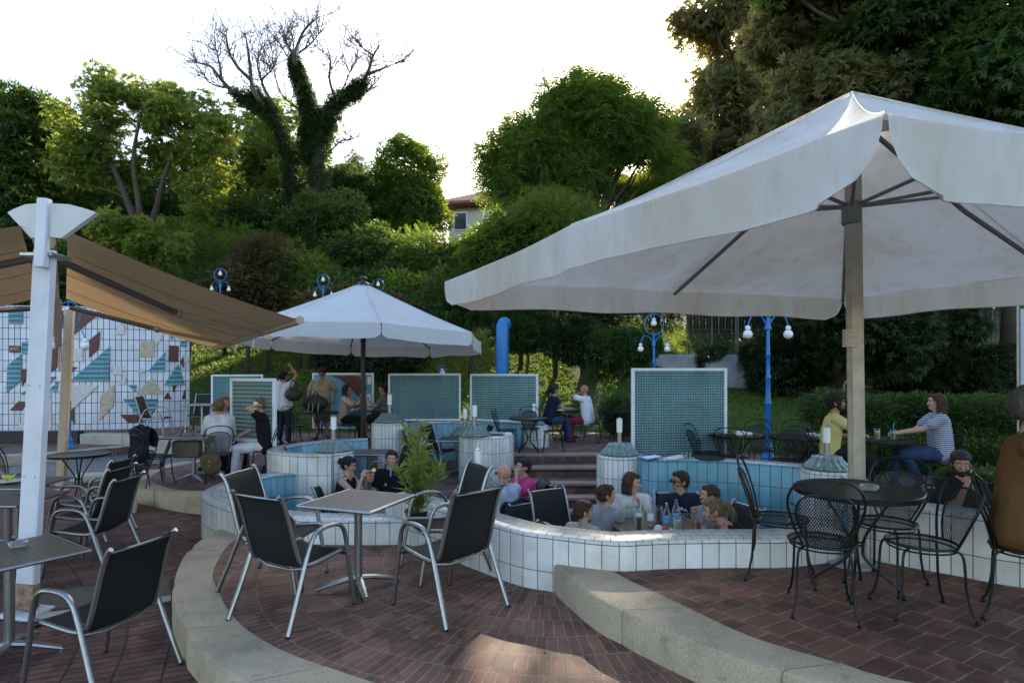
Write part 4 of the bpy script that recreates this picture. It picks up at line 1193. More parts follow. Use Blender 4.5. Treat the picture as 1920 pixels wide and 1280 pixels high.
def tree(name, base, ell, m, cr, per, leaf, size, tpl, label, cat="tree", group="trees on the slope", trunk_r=.2, stems=None, droop=.1, flat=.75, limbn=14, holes=None, jit=.35, fork_z=None, shell=.55, rsh=(.55, 1.0)):
    t = thing(name, base, label, cat, group)
    B = Vector(base)
    C, Rr = crown(ell, m, cr, rsh)
    if holes is not None:
        keep = np.ones(len(C), bool)
        for (hx, hy, hz, hr) in holes: keep &= np.linalg.norm(C - np.array([hx, hy, hz]), axis=1) > hr
        C, Rr = C[keep], Rr[keep]
    P, D = clump_leaves(C, Rr, per, flat, shell)
    if len(label):
        keep = np.ones(len(P), bool)
        for (gx_, gy_, gz_, gr_, gk_) in SUN_GAPS:
            q = P - np.array([gx_, gy_, gz_]); al = q @ SDV; dist = np.linalg.norm(q - al[:, None] * SDV, axis=1)
            keep &= (dist > gr_ * (1 + .35 * np.sin(P[:, 0] * 5) * np.cos(P[:, 2] * 4)) + .12) | (rng.uniform(0, 1, len(P)) < gk_)
        P, D = P[keep], D[keep]
    me = leaf_mesh("crown", P - np.array(base), D, size, tpl, jit, droop)
    me.materials.append(LF[leaf] if isinstance(leaf, str) else leaf)
    o = bpy.data.objects.new("crown", me); COL.objects.link(o); o.parent = t
    mb = MB()
    if stems is None:
        zc = min(e[2] - e[5] * .4 for e in ell) if fork_z is None else fork_z
        mb.tube([(0, 0, -.3), (.1, 0, (zc - B.z) * .5), (0, .1, zc - B.z)], [trunk_r * 1.3, trunk_r, trunk_r * .85], 10)
        sel = rng.choice(len(C), min(limbn, len(C)), replace=False)
        limbs((0, .1, zc - B.z), [tuple(C[i] - np.array(base)) for i in sel], trunk_r * .55, mb, seed=len(label))
    else:
        for (pts, r) in stems:
            pts = crom([Vector(p) - B for p in pts], 4)
            mb.tube(pts, [r * (1 - .7 * i / (len(pts) - 1)) for i in range(len(pts))], 8)
        sel = rng.choice(len(C), min(limbn, len(C)), replace=False)
        for i in sel:
            tp = C[i]
            allp = [Vector(p) for (pts, r) in stems for p in pts]
            q = min(allp, key=lambda a: (a - Vector(tp)).length + max(0, a.z - tp[2]) * 2)
            limbs(q - B, [tuple(tp - np.array(base))], .05, mb, seed=int(i))
    mb.build("trunk", M_bark, t, angle=180)
    return t
SDV = np.array(sd[:])
# leaves removed along the sun ray to light chosen spots: point, radius, share kept
SUN_GAPS = [(.25, 3.72, .25, .42, .0), (-.2, 3.5, .25, .34, .0), (.75, 3.5, .25, .28, .01), (1.9, 3.35, .46, .12, .4), (2.5, 3.3, .46, .1, .45), (-1.0, 5.35, .25, .06, .1), (-.1, 5.3, .7, .04, .1), (-2.4, 6.2, .3, .08, .2)]
def E(u, v, d, ru, rv, ry=None):
    """crown ellipsoid seen at photo pixel (u,v), radii in photo pixels, at distance d"""
    k = d / F
    return (DX(u, d), d, DZ(v, d), ru * k, ry if ry else (ru + rv) / 2 * k, rv * k)
def gz(x, y): return hill(x, y)
def T(u, v, d): return (DX(u, d), d, DZ(v, d))

def tb(u, d): return (DX(u, d), d, gz(DX(u, d), d))
# left group
tree("broadleaf_tree", tb(30, 26), [E(30, 300, 26, 90, 120), E(95, 330, 27, 70, 110), E(20, 430, 25, 80, 90), E(110, 440, 27, 90, 60), E(45, 215, 26, 60, 50)], 190, .75, 130, 'dark', .30, 'spray3', "dark leafy tree at the left edge of the photo", trunk_r=.28)
b0 = tb(262, 24)
st_ = [([b0, T(262, 460, 24), T(240, 380, 24), T(215, 320, 24), T(190, 260, 24)], .20), ([T(262, 470, 24), T(290, 400, 24.2), T(305, 340, 24), T(330, 270, 24)], .16),
       ([T(262, 480, 24), T(262, 400, 23.6), T(250, 300, 23.6), T(265, 210, 23.6)], .15), ([(b0[0] + .5, b0[1] + .3, b0[2]), T(320, 460, 24.5), T(365, 400, 24.5), T(385, 340, 24.5)], .15)]
tree("broadleaf_tree", b0, [E(240, 190, 24, 95, 50), E(160, 245, 24, 55, 50), E(330, 210, 24, 90, 45), E(400, 260, 24, 60, 50), E(150, 320, 24, 45, 35), E(215, 300, 24.5, 70, 40), E(400, 340, 24, 35, 40), E(320, 300, 25, 70, 35), E(370, 385, 24, 30, 40)],
     190, .48, 62, 'light', .20, 'spray', "tall light green tree with several bare forking stems behind the awning", stems=st_, limbn=60, flat=.6, shell=.4, rsh=(.3, 1.0))
tree("garden_bush", tb(255, 21), [E(225, 435, 21, 50, 30), E(300, 465, 21, 42, 40)], 50, .42, 90, 'light', .18, 'spray', "bright pale green bush just above the awning", "bush", "bushes on the slope", .08)
tree("broadleaf_tree", tb(480, 32), [E(450, 300, 32, 90, 90), E(520, 330, 32, 70, 70), E(440, 400, 31, 70, 70), E(560, 260, 33, 60, 60), E(500, 230, 33, 50, 30)], 170, .62, 80, 'light', .24, 'spray', "airy yellow green tree behind the ivy covered trunk", trunk_r=.2, limbn=30, shell=.4)
tree("broadleaf_tree", tb(330, 33), [E(200, 430, 33, 150, 110), E(340, 400, 34, 90, 110)], 170, .95, 90, 'dark', .36, 'spray3', "dark tree filling the gap behind the light green tree", trunk_r=.22)
# bare ivy tree
bx = tb(590, 27); d_ = 27
ti = thing("ivy_covered_tree", bx, "half dead bare tree with a thick ivy covered trunk", "tree", "trees on the slope")
Bv = Vector(bx)
main = [([bx, T(585, 430, d_), T(592, 340, d_), T(600, 250, d_), T(588, 215, d_)], .42), ([bx, T(560, 420, d_), T(548, 330, d_), T(535, 270, d_), T(510, 215, d_), T(480, 195, d_)], .31),
        ([T(600, 260, d_), T(615, 225, d_), T(632, 192, d_), T(668, 175, d_)], .24), ([T(588, 225, d_), T(575, 190, d_), T(566, 160, d_), T(558, 140, d_)], .20), ([T(575, 300, d_), T(574, 260, d_), T(577, 235, d_)], .16)]
mb = MB()
for pts, r in main:
    q = crom([Vector(p) - Bv for p in pts], 5); mb.tube(q, [r * (1 - .55 * i / (len(q) - 1)) for i in range(len(q))], 10)
mb.build("trunk", M_bark, ti, angle=180)
fine = [([(480, 195), (440, 175), (415, 150), (395, 125), (370, 118)], .13), ([(500, 205), (475, 170), (470, 135), (465, 95), (460, 65)], .13), ([(470, 150), (445, 125), (430, 100), (425, 70)], .09), ([(520, 205), (500, 175), (490, 150), (483, 120), (490, 90)], .09),
        ([(558, 140), (552, 110), (560, 80), (572, 55), (590, 38)], .12), ([(556, 125), (535, 100), (528, 85)], .05), ([(560, 100), (585, 80), (600, 60)], .05), ([(660, 176), (680, 155), (692, 130), (700, 105), (712, 85)], .12), ([(690, 140), (715, 130), (745, 118)], .07), ([(630, 190), (618, 150), (620, 115), (612, 85)], .08), ([(632, 190), (650, 150), (660, 125)], .05),
        ([(640, 190), (672, 182), (690, 170)], .06), ([(415, 150), (412, 120), (405, 95)], .06), ([(440, 175), (425, 165), (400, 160), (378, 138)], .05), ([(560, 205), (530, 180), (518, 150), (512, 130)], .05), ([(618, 285), (640, 265), (665, 262)], .05), ([(490, 150), (510, 130), (518, 105)], .05), ([(700, 105), (680, 90), (672, 75)], .05), ([(552, 110), (535, 75), (530, 60)], .05)]
fm = MB(); rr = random.Random(5)
def twig(p, dirv, L, r, depth):
    n = 4; pts = [p]; d = dirv.normalized()
    for i in range(n):
        d = (d + Vector((rr.uniform(-1, 1), rr.uniform(-1, 1), rr.uniform(-.6, .9))) * .32).normalized()
        pts.append(pts[-1] + d * L / n)
    fm.tube(pts, [r * (1 - .7 * i / n) for i in range(n + 1)], 4, caps=False)
    if depth > 0:
        for k in range(4):
            q = pts[rr.randint(1, n)]
            dd = (d + Vector((rr.uniform(-1, 1), rr.uniform(-.7, .7), rr.uniform(-.5, .8))) * 1.0).normalized()
            twig(q, dd, L * rr.uniform(.5, .75), r * .55, depth - 1)
for pts, r in fine:
    P_ = [Vector(T(u, v, d_ + rr.uniform(-.5, .5))) - Bv for u, v in pts]
    q = crom(P_, 4); fm.tube(q, [r * (1 - .75 * i / (len(q) - 1)) for i in range(len(q))], 6)
    for k in range(13):
        i = rr.randint(2, len(q) - 1); a = q[i]; d = (q[i] - q[i - 1]).normalized()
        dd = (d + Vector((rr.uniform(-1.1, 1.1), rr.uniform(-.7, .7), rr.uniform(-.5, .9)))).normalized()
        twig(a, dd, rr.uniform(.6, 1.5), .022, 2)
fm.build("bare_branches", M_bark_bare, ti, angle=180)
# ivy leaves hugging the trunk
Ps = []
for pts, r in main + [([T(*p, d_) for p in f[0]][:2], .12) for f in (fine[0], fine[1], fine[7], fine[4])]:
    q = crom([Vector(p) - Bv for p in pts], 10); L = len(q)
    for i, p in enumerate(q):
        rad = (r * (1 - .5 * i / L)) + .13
        k = int(150 * (rad / .5))
        dd = rng.normal(0, 1, (k, 3)); dd /= np.linalg.norm(dd, axis=1)[:, None]
        Ps.append((np.array(p) + dd * rad * rng.uniform(.6, 1.6, (k, 1)), dd))
P = np.concatenate([a for a, b_ in Ps]); D = np.concatenate([b_ for a, b_ in Ps])
me = leaf_mesh("ivy", P, D, .16, 'spray3', .4, .5); me.materials.append(LF['ivy']); o = bpy.data.objects.new("ivy", me); COL.objects.link(o); o.parent = ti
# right of it
tree("conifer_tree", tb(668, 40), [E(668, 312, 40, 12, 28), E(668, 345, 40, 26, 30), E(668, 390, 40, 42, 30)], 90, .5, 70, 'dark', .34, 'frond', "small dark conifer poking up beside the red chimney", trunk_r=.15, droop=.5)
tree("broadleaf_tree", tb(768, 34), [E(768, 320, 34, 62, 55), E(760, 400, 34, 72, 70), E(800, 415, 34, 35, 45), E(700, 400, 34, 45, 60)], 180, .62, 110, 'mid', .26, 'spray3', "round topped green tree against the sky right of the ivy tree", trunk_r=.2)
# shrubs and low trees of the slope
for i, (u, v, d, ru, rv, lf, lab) in enumerate([
    (420, 490, 24, 90, 60, 'mid', "green shrub above the leftmost far lamp"), (520, 440, 27, 90, 70, 'dark', "dark shrub left under the ivy tree"), (610, 440, 26, 90, 70, 'dark', "dark shrub at the foot of the ivy tree"),
    (560, 530, 22, 90, 50, 'mid', "shrub left of the white umbrella top"), (460, 560, 20.5, 70, 45, 'rust', "reddish shrub behind the awning tip"), (700, 490, 24, 80, 60, 'dark', "dark shrub behind the umbrella finial"), (790, 500, 24, 90, 60, 'mid', "green shrub right of the umbrella finial"),
    (870, 505, 25, 80, 50, 'dark', "dark shrub below the house roof"), (975, 455, 22, 85, 40, 'mid', "green shrub under the house wall"), (1040, 410, 21, 70, 35, 'light', "sunlit yellow green shrub over the parasol edge"),
    (650, 560, 21.5, 80, 40, 'dark', "low dark shrub over the umbrella's left slope"), (760, 570, 21.5, 90, 40, 'mid', "low shrub over the umbrella's right slope"), (880, 560, 21, 90, 45, 'dark', "dark shrub between the two white parasols"), (660, 590, 20, 120, 25, 'rust', "rusty low shrub behind the umbrella"),
    (640, 370, 33, 60, 50, 'dark', "dark tree in front of the chimney"), (350, 560, 21, 70, 50, 'dark', "dark shrub behind the mural wall end"), (180, 520, 24, 120, 50, 'dark', "dark shrub over the mural wall"), (60, 540, 22, 90, 45, 'dark', "shrub above the left part of the mural wall"),
    (500, 500, 21.5, 45, 40, 'rust', "brownish bush between the two left far lamps"), (330, 470, 25, 50, 50, 'mid', "green shrub right of the pale bush")]):
    tree("hillside_shrub", tb(u, d), [E(u, v, d, ru, rv), E(u + (ru * .5 if i % 2 else -ru * .5), v + rv * .4, d - .5, ru * .6, rv * .7)], 85, .55, 95, lf, .26, 'frond' if i % 3 == 0 else 'spray3', lab, "shrub", "shrubs on the slope", .07, limbn=6)
# ailanthus in front of the house, sun behind it
bA = tb(1120, 23)
tree("broadleaf_tree", bA, [E(1090, 205, 23, 75, 50), E(1010, 280, 23, 75, 55), E(1150, 260, 23.5, 95, 75), E(950, 330, 23, 45, 35), E(1070, 330, 23, 90, 45), E(1200, 330, 24, 80, 60), E(1125, 165, 23, 40, 22), E(925, 295, 23, 35, 18), E(1000, 240, 23, 45, 25), E(950, 335, 22.5, 35, 18), E(1050, 180, 23, 35, 25), E(1195, 240, 24, 50, 40), E(985, 380, 22.5, 40, 25), E(1040, 385, 22.5, 60, 30)],
     420, .46, 52, 'mid', .56, 'ailanthus', "feathery leaved tree standing in front of the low sun", trunk_r=.2, limbn=40, fork_z=6, shell=.35, rsh=(.3, 1.0), jit=.22, holes=[(DX(1235, 23), 23, DZ(175, 23), .8), (DX(1203, 23), 23, DZ(322, 23), .95)])
tree("broadleaf_tree", tb(1230, 27), [E(1230, 335, 27, 90, 65), E(1275, 270, 27, 45, 50)], 180, .55, 75, 'olive', .24, 'spray3', "loose sun bleached tree below the sun gap", trunk_r=.15, limbn=20, shell=.4, holes=[(DX(1203, 27), 27, DZ(304, 27), 1.1)])
# big right tree, in two crowns with one trunk each
bR = tb(1560, 19.5)
tree("broadleaf_tree", bR, [E(1550, 60, 21, 130, 110), E(1500, 280, 21, 110, 80), E(1580, 230, 20, 140, 120)],
     300, .62, 110, 'olive', .25, 'spray', "enormous olive green tree above the big parasol", trunk_r=.38, limbn=30)
tree("broadleaf_tree", tb(1420, 29), [E(1420, 70, 29, 110, 100), E(1360, 190, 29, 65, 70), E(1420, 280, 29, 110, 70), E(1310, 50, 29, 38, 35), E(1350, 330, 29, 60, 50)],
     260, .75, 75, 'olive', .30, 'spray', "tall olive tree whose left edge meets the low sun", trunk_r=.3, limbn=30, shell=.4)
tree("broadleaf_tree", tb(1900, 19), [E(1720, 80, 19, 150, 120), E(1860, 150, 18, 160, 140), E(2050, 120, 18, 160, 160), E(1800, 280, 19, 160, 80), E(1750, -60, 19, 180, 80), E(1560, -60, 19, 160, 60)],
     420, .65, 105, 'dark', .26, 'spray', "dark tree crown filling the top right corner", trunk_r=.35, limbn=20)
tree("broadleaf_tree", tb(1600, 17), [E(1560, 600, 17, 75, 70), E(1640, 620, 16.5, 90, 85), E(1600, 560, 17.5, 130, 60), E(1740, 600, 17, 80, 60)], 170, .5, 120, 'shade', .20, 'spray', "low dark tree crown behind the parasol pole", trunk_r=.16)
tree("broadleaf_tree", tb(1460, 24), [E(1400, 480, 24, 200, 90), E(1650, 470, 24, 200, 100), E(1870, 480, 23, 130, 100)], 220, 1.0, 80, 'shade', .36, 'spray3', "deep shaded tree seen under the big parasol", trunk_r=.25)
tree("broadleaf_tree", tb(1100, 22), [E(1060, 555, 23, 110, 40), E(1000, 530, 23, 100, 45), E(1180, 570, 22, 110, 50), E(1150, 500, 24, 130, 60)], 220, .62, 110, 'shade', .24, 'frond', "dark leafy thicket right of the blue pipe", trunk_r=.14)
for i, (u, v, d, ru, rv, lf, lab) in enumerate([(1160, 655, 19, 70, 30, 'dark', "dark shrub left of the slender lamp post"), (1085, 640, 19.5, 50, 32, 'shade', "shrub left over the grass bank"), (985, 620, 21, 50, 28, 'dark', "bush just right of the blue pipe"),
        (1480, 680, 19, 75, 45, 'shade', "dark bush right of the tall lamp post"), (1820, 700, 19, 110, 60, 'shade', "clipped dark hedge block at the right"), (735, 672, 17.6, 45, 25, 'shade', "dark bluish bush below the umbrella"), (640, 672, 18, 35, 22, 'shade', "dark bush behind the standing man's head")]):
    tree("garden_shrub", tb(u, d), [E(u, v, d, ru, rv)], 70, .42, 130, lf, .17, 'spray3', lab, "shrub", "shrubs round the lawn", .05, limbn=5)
tree("garden_shrub", tb(1160, 15.2), [E(1160, 775, 15.2, 16, 30)], 26, .26, 120, 'hedge', .12, 'spray3', "small bush left of the largest screen", "shrub", "shrubs round the lawn", .03, limbn=4)
# clipped hedge behind the couple on the right: one plant row
def hedge(name, pts, h, wd, z0, lab, leaf='hedge', per=6500, size=.085):
    L = sum(math.dist(a, b_) for a, b_ in zip(pts, pts[1:])); n = int(per * L)
    Q = resample(pts, .05); idx = rng.integers(0, len(Q), n)
    c = np.array(Q)[idx]
    a = rng.uniform(0, 2 * pi, n); rr_ = rng.uniform(.75, 1.08, n)
    y = np.cos(a); z = np.sin(a)
    top = h * (.5 + .5 * np.sign(z) * np.abs(z) ** .5) * rr_
    P = np.stack([c[:, 0] + rng.uniform(-.1, .1, n), c[:, 1] + np.sign(y) * np.abs(y) ** .5 * wd * rr_, z0 + top], 1)
    lump = np.array([noise.noise(Vector((p[0] * 1.6, p[1] * 1.6, p[2]))) for p in P]); P[:, 2] += lump * .18; P[:, 1] += lump * .15
    D = np.stack([np.zeros(n), y, z + .3], 1)
    t = thing(name, (pts[0][0], pts[0][1], z0), lab, "hedge", "hedges")
    P -= np.array([pts[0][0], pts[0][1], z0])
    me = leaf_mesh("foliage", P, D, size, 'spray3', .6); me.materials.append(LF[leaf]); o = bpy.data.objects.new("foliage", me); COL.objects.link(o); o.parent = t
    mb = MB()
    for i in range(int(L * 5)):
        q = random.choice(Q); x, y_ = q[0] - pts[0][0], q[1] - pts[0][1]
        mb.tube([(x, y_, 0), (x + random.uniform(-.1, .1), y_ + random.uniform(-.1, .1), h * .4), (x + random.uniform(-.25, .25), y_ + random.uniform(-.2, .2), h * .85)], [.015, .011, .005], 5)
    mb.build("stems", M_bark, t)
hedge("clipped_hedge", [(DX(1530, 10.6), 10.6), (DX(1700, 10.3), 10.3), (DX(1900, 9.9), 9.9), (11, 9.6)], 1.22, .5, .28, "leafy green hedge behind the couple at the right")
hedge("clipped_hedge", [(5.6, 7.6), (6.6, 7.3), (8.0, 7.0)], .62, .35, .05, "low hedge between the striped shirt woman and the man in a cap", per=4200)
# grass blades over lawn
n = 85000
gx = rng.uniform(-14, 22, n); gy = rng.uniform(11.5, 28, n)
ok = gy > np.array([edge_y(x) for x in gx]) + .3
gx, gy = gx[ok], gy[ok]
gzv = np.array([hill(x, y) for x, y in zip(gx, gy)])
P = np.stack([gx, gy, gzv], 1); D = np.zeros_like(P); D[:, 2] = 1
me = leaf_mesh("grass", P, D, .11, 'spray3', .35); me.materials.append(leaf_mat("grass_blade", (.060, .115, .020), (.13, .20, .040), (.32, .44, .07), .42))
o = bpy.data.objects.new("grass", me); COL.objects.link(o); tag(o, kind='stuff')

# ------------------------------------------------------------------ behind the lawn
M_iv = pbr("old_white_render", (.34, .35, .36), .9, var=.3, vscale=1.5, bump=.3)
t_ = thing("retaining_wall", (0, 0, 0), "pale old wall half covered with ivy behind the lawn", "wall")
wy = 20.4
MB().box((DX(1560, wy), wy, 1.75), (14, .4, 1.5)).build("rendered_wall", M_iv, t_)
n = 9000
xx = rng.uniform(DX(1300, wy), DX(1900, wy), n); zz = rng.uniform(1.0, 2.8, n)
msk = np.array([noise.noise(Vector((x * .9, 3, z * 1.3))) + (.35 if x > DX(1420, wy) else -.05) + (z - 1.9) * .35 for x, z in zip(xx, zz)]) > 0
P = np.stack([xx, np.full(n, wy - .25) + rng.uniform(-.12, .05, n), zz], 1)[msk]; D = np.zeros_like(P); D[:, 1] = -1
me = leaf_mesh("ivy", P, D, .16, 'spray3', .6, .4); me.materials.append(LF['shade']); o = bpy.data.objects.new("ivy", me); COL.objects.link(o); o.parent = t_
# wire fence with dark screen
fy = 21.2
t_ = thing("wire_fence", (0, 0, 0), "dark wire mesh fence on top of the old wall", "fence")
M_fp = pbr("fence_grey", (.10, .11, .11), .5, .4)
for u in (1290, 1335, 1380, 1384, 1500, 1620, 1740, 1860):
    MB().tube([(DX(u, fy), fy, 1.9), (DX(u, fy), fy, DZ(560, fy))], .025, 6).build("fence_post", M_fp, t_)
for z in (DZ(662, fy), DZ(618, fy), DZ(565, fy)):
    MB().tube([(DX(1285, fy), fy, z), (DX(1900, fy), fy, z)], .014, 5).build("rail", M_fp, t_)
mb = MB(); a, b_, z0, z1 = DX(1285, fy), DX(1900, fy), 2.3, DZ(565, fy)
mb.add([(a, fy, z0), (b_, fy, z0), (b_, fy, z1), (a, fy, z1)], [[0, 1, 2, 3]], 0, None, [[(a, z0), (b_, z0), (b_, z1), (a, z1)]])
mb.build("wire_mesh", netting_mat("fence_wire", (.05, .055, .05), .07, .88), t_, smooth=False)
# timber fence far behind it
t_ = thing("board_fence", (0, 0, 0), "dark brown board fence in the shade at the right", "fence")
M_bf = pbr("fence_boards", (.035, .024, .018), .8, var=.35, vscale=3)
mb = MB()
for i in range(110): mb.box((DX(1290, 26) + i * .14, 26 + .01 * (i % 2), 3.6), (.13, .02, 3.3 + .02 * (i % 3)))
mb.build("boards", M_bf, t_, smooth=False)
# green playhouse
ph = thing("playhouse", (DX(1413, 23), 23, DZ(664, 23)), "small lime green playhouse behind the tall lamp post", "playhouse")
k = 23 / F
M_lime = pbr("lime_paint", (.16, .33, .02), .6, var=.15)
w_ = 22 * k * 1.05; hh_ = 20 * k
mb = MB(); o_ = [(-w_, 0), (w_, 0), (w_, hh_), (0, hh_ * 1.72), (-w_, hh_)]
mb.add([(x, 0, z) for x, z in o_] + [(x, .9, z) for x, z in o_], [[4, 3, 2, 1, 0][::-1], [5, 6, 7, 8, 9][::-1]] + [[i, i + 5, (i + 1) % 5 + 5, (i + 1) % 5] for i in range(5)]).build("walls", M_lime, ph, smooth=False)
MB().box((-w_ * .55, .45, hh_ * 1.38 + .01), (w_ * 1.35, 1.1, .03), ry=-.60).box((w_ * .55, .45, hh_ * 1.38 + .01), (w_ * 1.35, 1.1, .03), ry=.60).build("roof", pbr("playhouse_roof", (.12, .02, .015), .6), ph, smooth=False)
wd_ = MB().box((-.06, -.005, hh_ * .55), (.32, .02, .22)).build("window", pbr("dark_pane", (.02, .03, .02), .3), ph)
# white banner at the far right
t_ = thing("tall_banner", (DX(1912, 8.2), 8.2, .3), "tall pale panel on a thin pole at the right edge", "panel")
MB().box((.28, 0, DZ(655, 8.2) - .3), (.55, .03, DZ(580, 8.2) - DZ(732, 8.2))).build("panel_face", pbr("pale_panel", (.42, .46, .48), .5, var=.06), t_)
MB().tube([(-.02, 0, 0), (-.03, 0, 2.7)], .014, 6).build("pole", M_pole, t_)
# houses
M_wall = pbr("cream_house_wall", (.62, .56, .40), .9, var=.12, vscale=1.2)
M_roof = pbr("red_roof_tiles", (.26, .10, .065), .8, var=.3, vscale=6, bump=.6, bscale=10)
hd = 42
t_ = thing("house", (DX(905, hd), hd, 6), "cream house with a red tiled roof between the trees", "house", rz=R(-12))
x0, x1, ze, zr = -3.0, 5.2, DZ(378, hd) - 6, DZ(335, hd) - 6
MB().box((1.1, 3, ze / 2 - .5), (7.6, 6, ze + 1)).build("wall", M_wall, t_)
mb = MB(); e = .6
rv = [(x0 - e, -e, ze), (x1 + e, -e, ze), (x1 + e, 6 + e, ze), (x0 - e, 6 + e, ze), (x0 + 2.2, 3, zr), (x1 - 2.2, 3, zr)]
rv2 = [(x, y, z - .18) for x, y, z in rv[:4]]
mb.add(rv + rv2, [[0, 1, 5, 4], [1, 2, 5], [2, 3, 4, 5], [3, 0, 4], [0, 6, 7, 1], [1, 7, 8, 2], [2, 8, 9, 3], [3, 9, 6, 0], [6, 9, 8, 7]])
rf = mb.build("roof", M_roof, t_, smooth=False)
for x in (-1.6, .9, 3.4):
    wn = MB().box((x, -.03, ze - 1.3), (1.0, .08, 1.3)).build("window", M_frame, t_)
    MB().box((x, -.075, ze - 1.3), (.82, .02, 1.12)).build("pane", pbr("dark_glass", (.02, .025, .03), .1), wn)
t_ = thing("house", (DX(628, 46), 46, 8), "far house of which only a terracotta gable shows beside the ivy trunk", "house")
MB().box((0, 2, DZ(345, 46) / 2 - 4), (4, 4, DZ(345, 46) - 8)).build("wall", M_wall, t_)
zt = DZ(318, 46) - 8; zb_ = DZ(345, 46) - 8
mb = MB(); mb.add([(-2.2, -.2, zb_), (2.2, -.2, zb_), (2.2, 4.2, zb_), (-2.2, 4.2, zb_), (0, -.2, zt), (0, 4.2, zt)], [[0, 1, 4], [1, 2, 5, 4], [2, 3, 5], [3, 0, 4, 5], [3, 2, 1, 0]])
rf = mb.build("roof", M_roof, t_, smooth=False)
MB().box((.1, 1, zt + .2), (.6, .6, 1.0)).build("chimney", M_roof, rf)
# grey steps in the grass bank
st = MB()
for i in range(7): st.box((DX(785, 17.6) - i * .1, 17.4 + i * .35, hill(-2.5, 17.2 + i * .35) + .06), (1.0, .34, .16))
st.build("bank_steps", M_kerb2, kind='structure', smooth=False)
# ------------------------------------------------------------------ furniture
def head2rz(h): return R(h - 90)     # local +Y faces the heading (0 = to the right, 90 = away from the camera)
def make_sling():
    t = thing("sling_chair", (0, 0, 0), "x", "chair", "black sling chairs with aluminium frames")
    for sx in (-1, 1):
        x = .275 * sx
        p = crom([(x * 1.02, .30, .012), (x, .25, .30), (x, .215, .52), (x, .18, .615), (x, .11, .655), (x, -.02, .655), (x, -.10, .62), (x, -.155, .52), (x * 1.04, -.25, .28), (x * 1.10, -.36, .012)], 6)
        MB().tube(p, .0155, 10, flat=1.25).build("arm_leg_frame", M_steel, t, angle=60)
        for fx, fy_ in ((1.02, .30), (1.10, -.36)): MB().lathe([(.017, 0), (.018, .012), (.014, .014)], 10, c=(x * fx, fy_, 0)).build("foot_cap", pbr("black_plastic", (.015, .015, .015), .5), t)
        q = crom([(sx * .235, .27, .425), (sx * .24, .22, .44), (sx * .243, .0, .415), (sx * .243, -.12, .41), (sx * .243, -.19, .44), (sx * .24, -.235, .55), (sx * .235, -.30, .78), (sx * .235, -.345, .90), (sx * .238, -.385, .945)], 6)
        MB().tube(q, .0145, 10, flat=1.15).build("sling_rail", M_steel, t, angle=60)
    MB().tube([(-.275, .235, .40), (.275, .235, .40)], .011).build("crossbar", M_steel, t)
    for sx in (-1, 1): MB().tube([(sx * .275, -.16, .50), (sx * .243, -.17, .46)], .010).build("bracket", M_steel, t)
    MB().tube([(-.243, -.14, .395), (-.12, -.17, .375), (.12, -.17, .375), (.243, -.14, .395)], .011).build("crossbar", M_steel, t)
    MB().tube(crom([(-.238, -.362, .918), (0, -.378, .918), (.238, -.362, .918)], 5), .009).build("top_bar", M_steel, t)
    prof = crom([(0, .262, .432), (0, .22, .438), (0, .0, .408), (0, -.12, .404), (0, -.185, .44), (0, -.232, .56), (0, -.292, .78), (0, -.335, .90), (0, -.37, .94)], 5)
    def sheet_(P, nm):
        mb = MB(); vs = []; fs = []; n = len(P); m = 7
        for p in P:
            for j in range(m):
                u = -1 + 2 * j / (m - 1); s = .018 * (1 - u * u)
                vs.append((u * .236, p.y - s * .6, p.z - s))
        for i in range(n - 1):
            for j in range(m - 1): a = i * m + j; fs.append([a, a + 1, a + m + 1, a + m])
        mb.add(vs, fs); k = len(vs)
        mb.add([(x, y - .002, z - .005) for x, y, z in vs], [f[::-1] for f in fs])
        return mb.build(nm, M_sling, t, angle=180)
    cut = 17
    sheet_(prof[:cut + 1], "seat"); sheet_(prof[cut:], "backrest")
    return t
